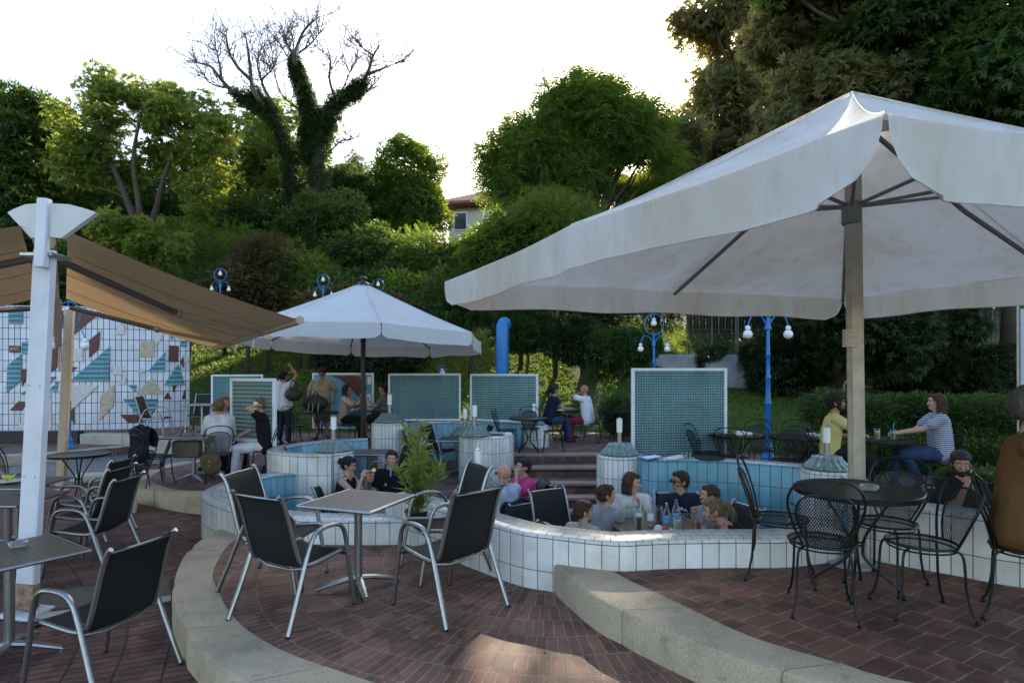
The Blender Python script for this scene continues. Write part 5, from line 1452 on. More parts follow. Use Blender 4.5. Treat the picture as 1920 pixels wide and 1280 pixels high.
def make_mesh_chair():
    t = thing("mesh_chair", (0, 0, 0), "x", "chair", "black wrought iron mesh chairs")
    # round dished seat
    mb = MB(); n = 36; vs = []; fs = []; uvs = []; rings = [0, .07, .13, .175, .20]
    vs.append((0, 0, .435))
    for r in rings[1:]:
        for k in range(n):
            a = 2 * pi * k / n; vs.append((r * math.cos(a), r * math.sin(a), .435 + .018 * (r / .2) ** 2))
    for k in range(n): fs.append([0, 1 + k, 1 + (k + 1) % n])
    for j in range(3):
        for k in range(n):
            a = 1 + j * n + k; b_ = 1 + j * n + (k + 1) % n; fs.append([a, a + n, b_ + n, b_])
    uvs = [[(vs[i][0], vs[i][1]) for i in f] for f in fs]
    mb.add(vs, fs, 0, None, uvs); st_ = mb.build("seat", M_net, t, angle=180)
    MB().tube([(.20 * math.cos(2 * pi * k / 36), .20 * math.sin(2 * pi * k / 36), .452) for k in range(36)], .009, 8, closed=True).tube([(.19 * math.cos(2 * pi * k / 36), .19 * math.sin(2 * pi * k / 36), .425) for k in range(36)], .006, 6, closed=True).build("seat_ring", M_iron, st_)
    for sx in (-1, 1):
        for sy, fy in ((1, .175), (-1, -.17)):
            x = .13 * sx
            p = crom([(x * .9, fy * .75, .435), (x * 1.15, fy * 1.0, .40), (x * 1.22, fy * 1.08, .2), (x * 1.32, fy * 1.22, .07), (x * 1.42, fy * 1.34, .03), (x * 1.42, fy * 1.34, .008)], 5)
            MB().tube(p, .0085, 8).lathe([(.014, 0), (.016, .008), (.009, .016)], 10, c=(x * 1.42, fy * 1.34, 0)).build("leg", M_iron, t)
    def hoop(w, h, z0, y0, lean, bot):
        pts = [(-bot, y0, z0), (-w * .86, y0 - lean * .25, z0 + h * .35), (-w, y0 - lean * .6, z0 + h * .68), (-w * .72, y0 - lean * .9, z0 + h * .93), (0, y0 - lean, z0 + h), (w * .72, y0 - lean * .9, z0 + h * .93), (w, y0 - lean * .6, z0 + h * .68), (w * .86, y0 - lean * .25, z0 + h * .35), (bot, y0, z0)]
        return crom(pts, 6)
    MB().tube(hoop(.215, .46, .44, -.155, .14, .115), .0085, 8).build("outer_hoop", M_iron, t)
    H2 = hoop(.168, .36, .445, -.175, .11, .085)
    MB().tube(H2, .007, 8).build("inner_hoop", M_iron, t)
    for sx in (-1, 1): MB().tube([(sx * .165, -.26, .72), (sx * .205, -.25, .735)], .005, 5).build("hoop_tie", M_iron, t)
    mb = MB(); vs = []; n = len(H2); fs = []; uvs = []
    h = n // 2
    for i in range(h + 1):
        a, b_ = H2[i], H2[n - 1 - i]
        for j in range(7):
            q = a.lerp(b_, j / 6); q.y -= .02 * math.sin(pi * j / 6); vs.append(tuple(q))
    for i in range(h):
        for j in range(6): k = i * 7 + j; fs.append([k, k + 1, k + 8, k + 7])
    uvs = [[(vs[i][0], vs[i][2]) for i in f] for f in fs]
    mb.add(vs, fs, 0, None, uvs).build("backrest", M_net, t, angle=180)
    return t
def make_mesh_table(r=.40, h=.72):
    t = thing("mesh_table", (0, 0, 0), "x", "table", "round black mesh tables")
    mb = MB(); n = 48; vs = [(0, 0, h)] + [(q * math.cos(2 * pi * k / n), q * math.sin(2 * pi * k / n), h) for q in (r * .5, r) for k in range(n)]
    fs = [[0, 1 + k, 1 + (k + 1) % n] for k in range(n)] + [[1 + k, 1 + n + k, 1 + n + (k + 1) % n, 1 + (k + 1) % n] for k in range(n)]
    tt = mb.add(vs, fs, 0, None, [[(vs[i][0], vs[i][1]) for i in f] for f in fs]).build("tabletop", netting_mat("table_mesh", (.015, .017, .017), .014, .5), t, angle=180)
    MB().lathe([(r - .004, -.03), (r + .006, -.028), (r + .008, .004), (r + .002, .009), (r - .008, .004)], n, c=(0, 0, h)).build("rim", M_iron, tt)
    for k in range(4):
        a = pi / 4 + k * pi / 2; c, s = math.cos(a), math.sin(a)
        P_ = [(r * .62, h - .01), (r * .45, h - .10), (r * .16, h - .30), (r * .10, h - .42), (r * .18, .22), (r * .55, .10), (r * .68, .05), (r * .70, .008)]
        MB().tube(crom([(q * c, q * s, z) for q, z in P_], 5), .010, 8).lathe([(.015, 0), (.017, .01), (.009, .018)], 10, c=(r * .7 * c, r * .7 * s, 0)).build("leg", M_iron, t)
    MB().tube([(.05 * math.cos(2 * pi * k / 16), .05 * math.sin(2 * pi * k / 16), h - .38) for k in range(16)], .007, 6, closed=True).build("leg_ring", M_iron, t)
    return t
def slat_mat(name, c):
    m, t, b = newmat(name); tc = nd(t, "ShaderNodeTexCoord"); sep = nd(t, "ShaderNodeSeparateXYZ"); t.links.new(tc.outputs["Object"], sep.inputs[0])
    f = math_n(t, 'FRACT', math_n(t, 'DIVIDE', math_n(t, 'ADD', sep.outputs[0], 3), .052))
    g = ramp(t, f, [(.03, (.15, .15, .15)), (.07, (1, 1, 1)), (.93, (1, 1, 1)), (.97, (.15, .15, .15))])
    mp = nd(t, "ShaderNodeMapping"); mp.inputs["Scale"].default_value = (40, 3, 1); t.links.new(tc.outputs["Object"], mp.inputs[0])
    n = noise_n(t, mp.outputs[0], 1.0, 5, .6)
    col = ramp(t, n, [(.3, tuple(x * .75 for x in c)), (.7, tuple(x * 1.25 for x in c))])
    t.links.new(mixc(t, 1.0, col, g, 'MULTIPLY'), b.inputs["Base Color"]); b.inputs["Roughness"].default_value = .42
    bp = nd(t, "ShaderNodeBump"); bp.inputs["Distance"].default_value = .003; t.links.new(g, bp.inputs["Height"]); t.links.new(bp.outputs["Normal"], b.inputs["Normal"])
    return m
M_slat = slat_mat("grey_slats", (.15, .13, .11)); M_slat2 = slat_mat("brown_slats", (.10, .075, .045))
def make_bistro(mat, s=.68, h=.73, star=True):
    t = thing("slatted_table", (0, 0, 0), "x", "table", "square slatted tables with steel bases")
    MB().box((0, 0, h - .012), (s - .02, s - .02, .018)).build("tabletop", mat, t)
    mb = MB(); k = s / 2
    for a in range(4):
        M = Matrix.Rotation(a * pi / 2, 4, 'Z')
        mb.tube([(-k, -k + .008, h - .016), (k, -k + .008, h - .016)], .014, 8, M=M)
    mb.build("metal_edge", M_steel, t)
    MB().lathe([(.033, .05), (.033, h - .05), (.06, h - .03), (.06, h - .022)], 20).build("column", M_steel, t)
    for a in range(4):
        c, s_ = math.cos(a * pi / 2 + pi / 4), math.sin(a * pi / 2 + pi / 4)
        MB().tube(crom([(0.02 * c, .02 * s_, .085), (.12 * c, .12 * s_, .075), (.24 * c, .24 * s_, .05), (.34 * c, .34 * s_, .028)], 4), [.03] * 6 + [.028] * 3 + [.024] * 2 + [.02] * 2, 8, flat=.7).lathe([(.018, 0), (.018, .02)], 10, c=(.33 * c, .33 * s_, 0)).build("base_arm", M_steel, t)
    return t
SLING = make_sling(); MESHC = make_mesh_chair(); MTAB = make_mesh_table(); BT = make_bistro(M_slat); BT2 = make_bistro(M_slat2, .74)
def put(proto, x, y, z, heading, label, group=None, s=None):
    return copy_tree(proto, (x, y, z), head2rz(heading), label, group, s)
def first(proto): pass
def P(proto, *a, **k):
    if 'used' not in proto:
        proto['used'] = 1
        x, y, z, hd_, lab = a[:5]
        proto.location = (x, y, z); proto.rotation_euler = (0, 0, head2rz(hd_)); proto['label'] = lab
        return proto
    o = put(proto, *a, **k)
    if 'used' in o: del o['used']
    return o
# middle terrace
P(BT, -1.27, 4.98, L1, -21, "square grey slatted table with a silver edge on the round middle terrace")
P(SLING, -1.60, 4.50, L1, 62, "sling chair with its back to us, front left of the middle table")
P(SLING, -.50, 4.62, L1, 136, "sling chair with its back to us, front right of the middle table")
P(SLING, -1.98, 5.12, L1, -8, "sling chair at the left end of the middle table, seen side on")
P(SLING, -.62, 5.38, L1, 207, "sling chair behind the front right one, by the potted plant")
# left floor
P(BT2, -3.57, 4.28, L0, 11 + 45 - 90, "brown slatted table with an ashtray, lowest left in the photo")
P(SLING, -2.72, 3.98, L0, 163, "sling chair nearest the lower left corner, facing the ashtray table")
P(SLING, -4.28, 6.15, L0, 180, "nearest of three sling chairs lined up beside the white post")
P(SLING, -4.74, 6.75, L0, 180, "middle one of three sling chairs lined up beside the white post")
P(SLING, -5.12, 7.35, L0, 182, "farthest of three sling chairs lined up beside the white post")
P(BT2, -5.12, 6.12, L0, 2, "brown table just behind the white awning post")
P(BT2, -5.70, 6.95, L0, 2, "brown table with the fruit plate, one row behind the awning post")
P(SLING, -5.1, 5.35, L0, 92, "dark sling chair seen from behind at the left border")
P(SLING, -6.0, 6.2, L0, 20, "sling chair partly cut by the left border")
P(SLING, -10.6, 11.6, L1, 200, "lone silver sling chair far left in front of the mural", s=1.0)
P(MTAB, -6.65, 9.25, L0, 0, "round mesh table right of the beige awning post")
P(MESHC, -5.75, 9.1, L0, 170, "mesh chair at the right of the mesh table near the beige post")
P(MESHC, -5.85, 9.75, L0, 205, "mesh chair behind the table near the beige post")
P(MESHC, -7.3, 8.9, L0, 20, "mesh chair at the left of the table near the beige post")
# mural terrace
P(BT, -7.35, 14.3, L2, 5, "small table with chairs at the right end of the mural, left one of the pair")
P(BT, -6.62, 14.35, L2, 5, "small table at the right end of the mural, right one of the pair")
P(SLING, -8.35, 14.1, L2, 10, "sling chair leftmost at the tables by the mural end")
P(SLING, -7.7, 14.95, L2, 280, "sling chair behind the tables, against the mural end")
P(SLING, -7.0, 15.0, L2, 265, "sling chair behind the tables, right of the mural end")
P(SLING, -6.1, 14.6, L2, 190, "sling chair at the right end of the mural tables")
P(SLING, -5.65, 13.9, L2 - .12, 185, "sling chair half hidden by the ribbed screen")
# group on the left round terrace
P(BT2, -5.15, 9.75, L1, 5, "brown table in front of the woman in the white shirt")
P(MESHC, -4.75, 9.75, L1, 118, "mesh chair with a khaki bag hung on its back")
P(MESHC, -4.16, 10.05, L1, 190, "mesh chair under the woman on the phone")
P(MESHC, -4.72, 10.9, L1, 262, "mesh chair under the man in black")
P(MESHC, -5.55, 9.35, L1, 60, "mesh chair with a dark jacket over its back, left in the group")
P(MESHC, -5.12, 10.72, L1, 310, "mesh chair under the hidden woman in the group")
# family basin: table and chairs
P(BT2, 1.42, 5.78, LBF, 8, "wooden topped table covered with drinks in front of the family", s=1.1)

P(SLING, .66, 5.60, LBF, 50, "sling chair of the boy with shiny hair")
P(SLING, .58, 6.62, LBF, -60, "empty sling chair left of the family")
P(MESHC, 1.27, 6.42, LBF, -88, "mesh chair behind the girl in the lettered shirt")
P(SLING, 1.78, 6.38, LBF, 262, "sling chair of the man in sunglasses")
P(SLING, 2.12, 5.50, LBF, 150, "sling chair of the ponytailed mother")
P(SLING, 2.05, 6.02, LBF, 196, "sling chair at the right end of the family table")
# lower basin: couple left, couple right
P(BT, -1.98, 8.15, LA, 5, "low table between the drinking woman and the man in the dark polo")
P(SLING, -2.45, 8.78, LA, -12, "sling chair of the woman with the orange drink")
P(SLING, -1.83, 9.05, LA, 265, "sling chair of the man in the dark polo")
P(SLING, -2.45, 7.3, LA, 20, "dark sling chair behind the rim, left of the drinking woman")
P(SLING, -1.2, 7.7, LA, 170, "sling chair hidden by the potted plant")
P(SLING, -.08, 7.95, LA, 128, "sling chair behind the bald man with a dark jacket on it")
P(SLING, .2, 8.74, LA, 214, "sling chair of the woman in pink")
P(BT, -.35, 8.35, LA, 10, "table in front of the bald man")
# back basin
P(BT, -2.46, 10.35, LD, 3, "small brown table right of the left drum")
P(SLING, -2.02, 9.95, LD, 165, "sling chair right behind the dark polo man's head")
P(SLING, -1.9, 10.75, LD, 190, "sling chair right of the small brown table")
P(SLING, -3.35, 9.95, LD, 20, "black sling chair inside the small round basin")
P(SLING, -1.85, 12.3, LD, 15, "sling chair left in the pair before the back blue wall")
P(SLING, -1.55, 12.8, LD, 330, "sling chair right in the pair before the back blue wall")
P(SLING, -.78, 12.9, LD, 200, "sling chair behind the widest drum")
P(BT2, -1.1, 12.3, LD, 0, "table hidden behind the plant before the back blue wall")
# back terrace furniture
P(MTAB, .34, 12.3, LB, 0, "mesh table at the top of the brick steps")
P(MESHC, -.12, 12.6, LB, -10, "mesh chair at the left of the table above the steps")
P(MESHC, .85, 12.35, LB, 180, "mesh chair at the right of the table above the steps")
P(MESHC, .38, 12.95, LB, 270, "mesh chair behind the table above the steps")
P(MTAB, 1.25, 14.6, LB, 0, "mesh table with papers between the reading couple and the bald man in white")
P(MESHC, .72, 14.3, LB, 25, "mesh chair of the woman in navy at the back")
P(MESHC, 1.85, 14.2, LB, 155, "mesh chair of the man with red trousers")
P(MTAB, 2.75, 14.2, LB, 0, "empty mesh table right of the man with red trousers")
P(MESHC, 2.3, 13.9, LB, 30, "mesh chair left of the empty back table")
P(MESHC, 2.6, 13.5, LB, 80, "mesh chair in front of the empty back table")
P(MESHC, 3.2, 13.95, LB, 150, "mesh chair right of the empty back table")
P(MTAB, 3.45, 9.25, LB, 0, "mesh table right of the tallest screen, left of the lamp post")
P(MTAB, 4.25, 8.95, LB, 0, "mesh table in front of the tall lamp post")
P(MESHC, 2.98, 9.2, LB, 5, "mesh chair at the edge of the tallest screen")
P(MESHC, 3.35, 9.85, LB, 280, "mesh chair behind the left table by the lamp post")
P(MESHC, 3.2, 8.75, LB, 60, "mesh chair before the left table by the lamp post")
P(MESHC, 4.0, 9.65, LB, 260, "mesh chair left behind the lamp post table")
P(MESHC, 4.55, 9.6, LB, 250, "mesh chair right behind the lamp post table")
P(MESHC, 3.85, 8.45, LB, 80, "mesh chair in front of the lamp post table")
P(MTAB, 5.32, 8.65, LB, 0, "mesh table with beer between the yellow shirt man and the striped shirt woman")
P(MESHC, 4.52, 8.55, LB, -18, "mesh chair of the man in the yellow shirt")
P(MESHC, 6.0, 8.5, LB, 165, "mesh chair of the woman in the striped shirt")
P(MTAB, -4.45, 14.0, LB, 0, "mesh table in front of the standing man")
P(MESHC, -5.2, 14.1, LB, -10, "mesh chair left of the standing man")
P(MESHC, -4.85, 13.65, LB, 60, "mesh chair in front of the standing man, left")
P(MESHC, -3.7, 13.75, LB, 140, "mesh chair in front of the standing man, right")
P(MESHC, -3.55, 14.4, LB, 190, "mesh chair of the woman in cream")
P(MTAB, -3.15, 14.6, LB, 0, "mesh table between the two seated women under the umbrella")
P(MESHC, -2.98, 13.75, LB, 110, "mesh chair beside the dark umbrella pole")
P(MESHC, -2.95, 14.3 + .3, LB, 180, "mesh chair of the girl in grey")
# upper right terrace
P(MTAB, 2.44, 4.27, L2, 10, "big round black mesh table with a glass ashtray on the upper terrace")
P(MESHC, 2.02, 4.55, L2, -25, "mesh chair left of the big round table, turned towards it")
P(MESHC, 2.03, 3.95, L2, 68, "nearest mesh chair, its back to us before the big round table")
P(MESHC, 2.74, 4.42, L2, 215, "mesh chair right behind the big round table")
P(MESHC, 2.66, 3.92, L2, 172, "mesh chair right of the big round table, in front")
P(MESHC, 3.26, 3.80, L2, -38, "mesh chair under the man in the brown shirt")
for p_ in (SLING, MESHC, MTAB, BT, BT2):
    if 'used' in p_: del p_['used']

# ------------------------------------------------------------------ small things
M_clear = glass_mat("clear_glass"); M_amb = pbr("amber_beer", (.55, .22, .02), .1, spec=.6); M_dk = pbr("dark_cola", (.06, .015, .008), .1)
M_foam = pbr("foam", (.8, .76, .68), .7); M_paper = pbr("white_paper", (.75, .75, .74), .7)
def ashtray(loc, lab):
    t = thing("ashtray", loc, lab, "ashtray", "glass ashtrays")
    MB().lathe([(.055, 0), (.062, .03), (.055, .033), (.045, .028), (.04, .010), (0, .008)], 28, rib=lambda i, k: 1 + (.03 if k % 7 == 0 else 0)).build("bowl", M_clear, t, angle=80)
ashtray((2.5, 4.22, L2 + .731), "round glass ashtray on the big black mesh table")
ashtray((-3.62, 4.42, .737), "glass ashtray on the brown slatted table at the left")
def beer(loc, lab, col, h=.17, r=.037, fill=.7, foam=True, straw=None):
    t = thing("drink_glass", loc, lab, "glass", "glasses and bottles on the tables")
    MB().lathe([(r * .75, 0), (r * .8, .01), (r, h * .6), (r * .95, h), (r * .92, h), (r * .96, h * .6), (r * .72, .012), (0, .012)], 18).build("glass_wall", M_clear, t, angle=80)
    MB().lathe([(r * .7, .013), (r * .94, h * .6 * min(1, fill / .6)), (r * .92, h * fill), (0, h * fill)], 18).build("drink", col, t, angle=80)
    if foam: MB().lathe([(r * .90, h * fill), (r * .9, h * fill + .02), (0, h * fill + .024)], 18).build("foam", M_foam, t)
    if straw: MB().tube([(0, 0, .02), (.02, .01, h + .06), (.035, .02, h + .10)], .004, 6).build("straw", straw, t)
def bottle(loc, lab, cap, body=None, label_c=None, h=.22, r=.032):
    t = thing("bottle", loc, lab, "bottle", "glasses and bottles on the tables")
    MB().lathe([(r, 0), (r * 1.02, .01), (r, h * .55), (r * .8, h * .68), (r * .42, h * .82), (r * .4, h * .94), (0, h * .95)], 16).build("bottle_body", body or M_clear, t, angle=80)
    MB().lathe([(r * .48, h * .93), (r * .48, h), (0, h * 1.01)], 12).build("cap", cap, t)
    if label_c: MB().lathe([(r * 1.03, h * .2), (r * 1.03, h * .42)], 16).build("paper_label", label_c, t)
M_pinkc = pbr("pink_cap", (.75, .25, .30), .4); M_bluec = pbr("blue_cap", (.02, .08, .3), .4); M_lab = pbr("blue_label", (.08, .35, .65), .5); M_green = pbr("green_straw", (.25, .7, .45), .5)
zt = LBF + .805
beer((DX(1198, 5.62), 5.62, zt), "tall glass of dark beer in front of the girl", M_dk, .19, .045, .72, straw=M_green)
bottle((DX(1220, 5.8), 5.8, zt), "clear bottle with a pink cap on the family table", M_pinkc, h=.27, label_c=M_paper)
beer((DX(1235, 5.95), 5.95, zt), "round glass of cola on the family table", M_dk, .15, .042, .8, False)
bottle((DX(1250, 5.75), 5.75, zt), "small clear bottle with a light blue label", M_steel, h=.23, label_c=M_lab)
bottle((DX(1268, 5.85), 5.85, zt), "plastic bottle with a dark blue cap", M_bluec, h=.24, r=.038, label_c=M_lab)
beer((DX(1270, 5.6), 5.6, zt), "ribbed tumbler of lemonade on the family table", pbr("lemonade", (.65, .62, .42), .2), .14, .04, .75, False)
beer((DX(1309, 5.65), 5.65, zt), "short glass with a red drink beside the mother", pbr("red_drink", (.35, .02, .03), .15), .10, .035, .8, False)
t = thing("plate", (DX(1245, 5.6), 5.6, zt), "white plate with red fruit and a crumpled napkin", "plate")
MB().lathe([(.05, 0), (.10, .012), (.098, .016), (.05, .006), (0, .006)], 28).build("dish", M_paper, t)
MB().ell((.02, 0, .025), (.03, .025, .02)).ell((-.02, .02, .022), (.018, .018, .016)).build("fruit", pbr("red_fruit", (.5, .03, .02), .35), t)
MB().ell((-.05, .01, .03), (.04, .03, .03), segs=9, rings=6).build("napkin", M_paper, t)
# tray, menus, glasses on the blue wall
zr_ = .772
t = thing("serving_tray", (DX(1330, 8.45), 8.45, zr_), "black round tray lying on the blue wall", "tray")
MB().lathe([(.17, 0), (.20, .012), (.2, .02), (.19, .02), (.165, .008), (0, .008)], 36).build("tray_disc", pbr("black_tray", (.02, .02, .022), .4), t)
for i, (u, lab, c) in enumerate([(1215, "blue menu folder lying left on the wall rim", (.02, .09, .45)), (1262, "white menu lying open beside the glasses on the wall rim", (.72, .72, .72))]):
    t = thing("menu_folder", (DX(u, 8.45), 8.45, zr_), lab, "menu", rz=R(15))
    MB().box((0, 0, .004), (.24, .2, .008)).build("cover", pbr("menu%d" % i, c, .4), t); MB().box((.06, .02, .02), (.22, .18, .006), ry=-.12).build("page", M_paper, t)
beer((DX(1283, 8.45), 8.45, zr_), "empty left glass on the blue wall rim", pbr("water", (.7, .72, .72), .1), .09, .035, .2, False)
beer((DX(1291, 8.42), 8.42, zr_), "empty right glass on the blue wall rim", MATS["water"], .09, .035, .2, False)
beer((5.15, 8.5, LB + .73), "glass of beer before the yellow shirt man", M_amb, .16, .037, .65, True)
beer((5.4, 8.55, LB + .73), "mojito glass with a blue straw before the striped shirt woman", pbr("mint_drink", (.12, .3, .1), .2), .14, .038, .6, False, straw=pbr("blue_straw", (.1, .35, .8), .4))
beer((DX(761, 7.95), 7.95, LA + .732), "beer mug in front of the dark polo man", M_amb, .17, .04, .6, True)
t = thing("phone", (DX(738, 8.0), 8.0, LA + .735), "phone lying on the table of the dark polo man", "phone"); MB().box((0, 0, .008), (.14, .07, .01)).build("case", pbr("dark_case", (.03, .03, .035), .2), t); MB().box((0, 0, .015), (.12, .06, .002)).build("screen", pbr("phone_screen", (.25, .28, .3), .1), t)
t = thing("paper_sheet", (1.2, 14.45, LB + .73), "white papers on the table of the reading couple", "papers")
MB().box((0, 0, .004), (.3, .21, .006), rz=.3).box((.05, .05, .02), (.3, .21, .004), rz=.6, ry=-.12).build("pages", M_paper, t)
t = thing("napkin_stack", (DX(953, 11.6), 11.4, .775), "white napkins and a black tray on the widest drum", "napkins")
MB().box((0, 0, .025), (.12, .1, .05)).build("napkins", M_paper, t); MB().box((-.25, .02, .008), (.3, .18, .014), rz=.2).build("tray", MATS["black_tray"], t)
for i, (x, y, lab) in enumerate([(3.45, 9.1, "pale napkin holder on the left table by the lamp post"), (4.4, 8.85, "white cups on the table in front of the lamp post")]):
    t = thing("napkin_holder", (x, y, LB + .73), lab, "holder"); MB().box((0, 0, .03), (.12, .07, .06)).box((.14, .02, .02), (.07, .07, .04)).build("holder_body", M_paper, t)
t = thing("fruit_plate", (DX(18, 6.9), 6.9, .737), "plate with a green yellow peel on the left table", "plate")
MB().lathe([(.06, 0), (.13, .015), (.128, .02), (.06, .008), (0, .008)], 28).build("dish", M_paper, t)
MB().tube(crom([(-.05, 0, .03), (-.02, .01, .06), (.03, 0, .055), (.07, 0, .09)], 4), [.028, .03, .03, .03, .028, .028, .026, .026, .022, .02, .016, .012, .008], 8).build("peel", pbr("yellow_green_peel", (.45, .5, .06), .5, var=.3), t)
t = thing("mobile_phone", (DX(60, 6.3), 6.2, .737), "black keys and phone on the table behind the white post", "phone"); MB().box((0, 0, .012), (.07, .14, .015), rz=.4).build("case", MATS["dark_case"], t)
# potted oleander on the rim
px_, py_ = DX(781, 5.98), 6.02
t = thing("potted_oleander", (px_, py_, .492), "potted oleander with a cane standing on the tiled rim", "potted plant")
MB().lathe([(.085, 0), (.12, .12), (.128, .12), (.128, .135), (.112, .135), (.108, .11), (0, .11)], 28).build("pot", pbr("black_pot", (.012, .013, .014), .5), t)
rr2 = random.Random(3); stm = MB(); Ps = []; Ds = []
tips = []
for k in range(11):
    a = rr2.uniform(0, 2 * pi); sp = rr2.uniform(.1, .38); hh = rr2.uniform(.45, .95)
    dx_ = sp * math.cos(a) + (.10 if k % 2 else -.02); dy_ = sp * math.sin(a) * .7
    q = crom([(0, 0, .1), (dx_ * .3, dy_ * .3, hh * .5), (dx_, dy_, hh)], 6)
    stm.tube(q, [.008 * (1 - .6 * i / (len(q) - 1)) for i in range(len(q))], 5)
    for i in range(3, len(q)):
        for w_ in range(9 if i > 8 else 4):
            b_ = rr2.uniform(0, 2 * pi); Ps.append(tuple(q[i] + Vector((0, 0, rr2.uniform(-.03, .03))))); Ds.append((math.cos(b_), math.sin(b_), .75))
for w_ in range(26):
    b_ = rr2.uniform(0, 2 * pi); Ps.append((rr2.uniform(-.06, .06), rr2.uniform(-.06, .06), .15)); Ds.append((math.cos(b_), math.sin(b_), .9))
stm.build("stems", pbr("green_stem", (.10, .12, .03), .6), t)
TPL['narrow'] = np.array([[[0, 0, 0], [.4, .075, .02], [1, 0, -.10], [.4, -.075, .02]]], float)
me = leaf_mesh("foliage", np.array(Ps), np.array(Ds, float), .135, 'narrow', .25); me.materials.append(leaf_mat("oleander_leaf", (.07, .13, .02), (.22, .30, .06), (.5, .6, .1), .4)); o = bpy.data.objects.new("foliage", me); COL.objects.link(o); o.parent = t
MB().tube([(.03, -.02, .1), (.035, -.02, .82)], .006, 6).build("cane", pbr("cane", (.45, .33, .16), .6), t)
# bags and jackets
M_khaki = fabric("khaki", (.10, .075, .04)); M_navy = fabric("navy", (.012, .016, .035)); M_grey = fabric("grey_jacket", (.085, .095, .085))
t = thing("shoulder_bag", (-4.62, 9.25, L1 + .35), "khaki shoulder bag hanging from the mesh chair in the left group", "bag")
MB().ell((0, 0, 0), (.16, .06, .17), segs=16, rings=12).build("bag_body", M_khaki, t); MB().ell((0, -.035, .06), (.155, .045, .10), segs=16, rings=10).build("flap", M_khaki, t)
M_buck = pbr("brass_buckle", (.6, .45, .2), .25, 1.0)
for z in (.04, -.02): MB().box((.01, -.083, z), (.03, .01, .02)).build("buckle", M_buck, t)
MB().tube(crom([(-.12, 0, .12), (-.05, 0, .33), (.05, 0, .33), (.12, 0, .12)], 6), .012).build("strap", M_khaki, t)
def drape(name, loc, label, mat, w, h, d, rz=0, cat="jacket", seed=1, tail=0):
    t = thing(name, loc, label, cat, rz=rz); mb = MB(); vs = []; fs = []; n, m_ = 22, 12
    for i in range(n):
        f = i / (n - 1)
        for j in range(m_):
            g = -1 + 2 * j / (m_ - 1)
            if f < .5: y = d; z = -h * (1 - 2 * f) * .55
            else: y = -d; z = -h * (2 * f - 1)
            y *= (1 - max(0, 1 - abs(f - .5) * 8)); wv = .025 * math.sin(g * 9 + seed + f * 4) * abs(f - .5) * 2
            vs.append((g * w * (1 + .18 * abs(f - .5)) + .02 * math.sin(f * 13 + seed), y + wv, z + .012 * math.sin(g * 6 + seed) - tail * max(0, g) * (f > .5) * (2 * f - 1)))
    for i in range(n - 1):
        for j in range(m_ - 1): a = i * m_ + j; fs.append([a, a + 1, a + m_ + 1, a + m_])
    mb.add(vs, fs); o = mb.build("cloth", mat, t, angle=180)
    md = o.modifiers.new("s", 'SOLIDIFY'); md.thickness = .018
    MB().tube(crom([(-w * .5, -d * .9, -.02), (0, -d * .4, .025), (w * .5, -d * .9, -.02)], 5), .02).build("collar", mat, t)
    return t
drape("draped_jacket", (.10, 7.68, LA + .96), "dark grey jacket over the bald man's chair back", fabric("charcoal", (.035, .038, .042)), .25, .42, .05, rz=R(38), seed=2)
drape("draped_jacket", (.48, 8.9, LA + .98), "grey green jacket hanging over the pink woman's chair", M_grey, .2, .5, .06, rz=R(100), seed=4, tail=.1)
drape("draped_jacket", (-5.62, 9.18, L1 + .92), "dark blue jacket over the left mesh chair of the group", M_navy, .19, .55, .06, rz=R(-20), seed=5)
t = thing("handbag", (-5.12, 9.5, L1 + .42), "open brown leather handbag below the group's table", "bag")
MB().box((0, 0, .12), (.42, .16, .26)).build("bag_body", pbr("brown_leather", (.07, .05, .035), .5, var=.2), t); MB().tube(crom([(-.14, 0, .24), (-.06, 0, .42), (.06, 0, .42), (.14, 0, .24)], 6), .01).build("handle", MATS["brown_leather"], t)
t = thing("handbag", (-3.95, 9.85, L1), "small black bag on the floor under the phone woman's chair", "bag")
MB().ell((0, 0, .13), (.15, .09, .13)).build("bag_body", M_navy, t); MB().tube(crom([(.1, 0, .18), (.22, -.02, .12), (.3, 0, .02)], 5), .012).build("strap", M_navy, t)
t = thing("backpack", (-4.55, 13.95, LB + .73), "black bag the standing man holds on the mesh table", "bag")
MB().ell((0, 0, .2), (.30, .13, .2), segs=18, rings=12).build("bag_body", pbr("black_bag", (.012, .012, .014), .6), t); MB().tube(crom([(-.1, 0, .36), (0, 0, .46), (.1, 0, .36)], 5), .014).build("handle", MATS["black_bag"], t)
for k in (-.12, -.03, .1): MB().tube([(k, -.13, .02), (k + .02, -.135, .2)], .012, 6).build("webbing", pbr("tan_webbing", (.30, .24, .14), .6), t)

# fallen leaves and crumbs on the paving
n = 420
lx = rng.uniform(-5, 5, n); ly = rng.uniform(2.6, 9, n)
def lvl(x, y):
    def ins(poly):
        c = False; j = len(poly) - 1
        for i in range(len(poly)):
            if (poly[i][1] > y) != (poly[j][1] > y) and x < (poly[j][0] - poly[i][0]) * (y - poly[i][1]) / (poly[j][1] - poly[i][1]) + poly[i][0]: c = not c
            j = i
        return c
    return L2 if ins(top_poly) else L1 if (ins(mid_poly) or ins(left3)) else L0 if ins(low) else None
PL = [(x, y, lvl(x, y)) for x, y in zip(lx, ly)]; PL = np.array([(x, y, z + .012) for x, y, z in PL if z is not None])
D = rng.normal(0, 1, PL.shape); D[:, 2] = 0
me = leaf_mesh("fallen_leaves", PL, D, .035, 'blade', .1); me.materials.append(leaf_mat("dry_leaf", (.10, .07, .02), (.25, .18, .05), (.2, .12, .03), .1))
o = bpy.data.objects.new("fallen_leaves", me); COL.objects.link(o); tag(o, kind='stuff')
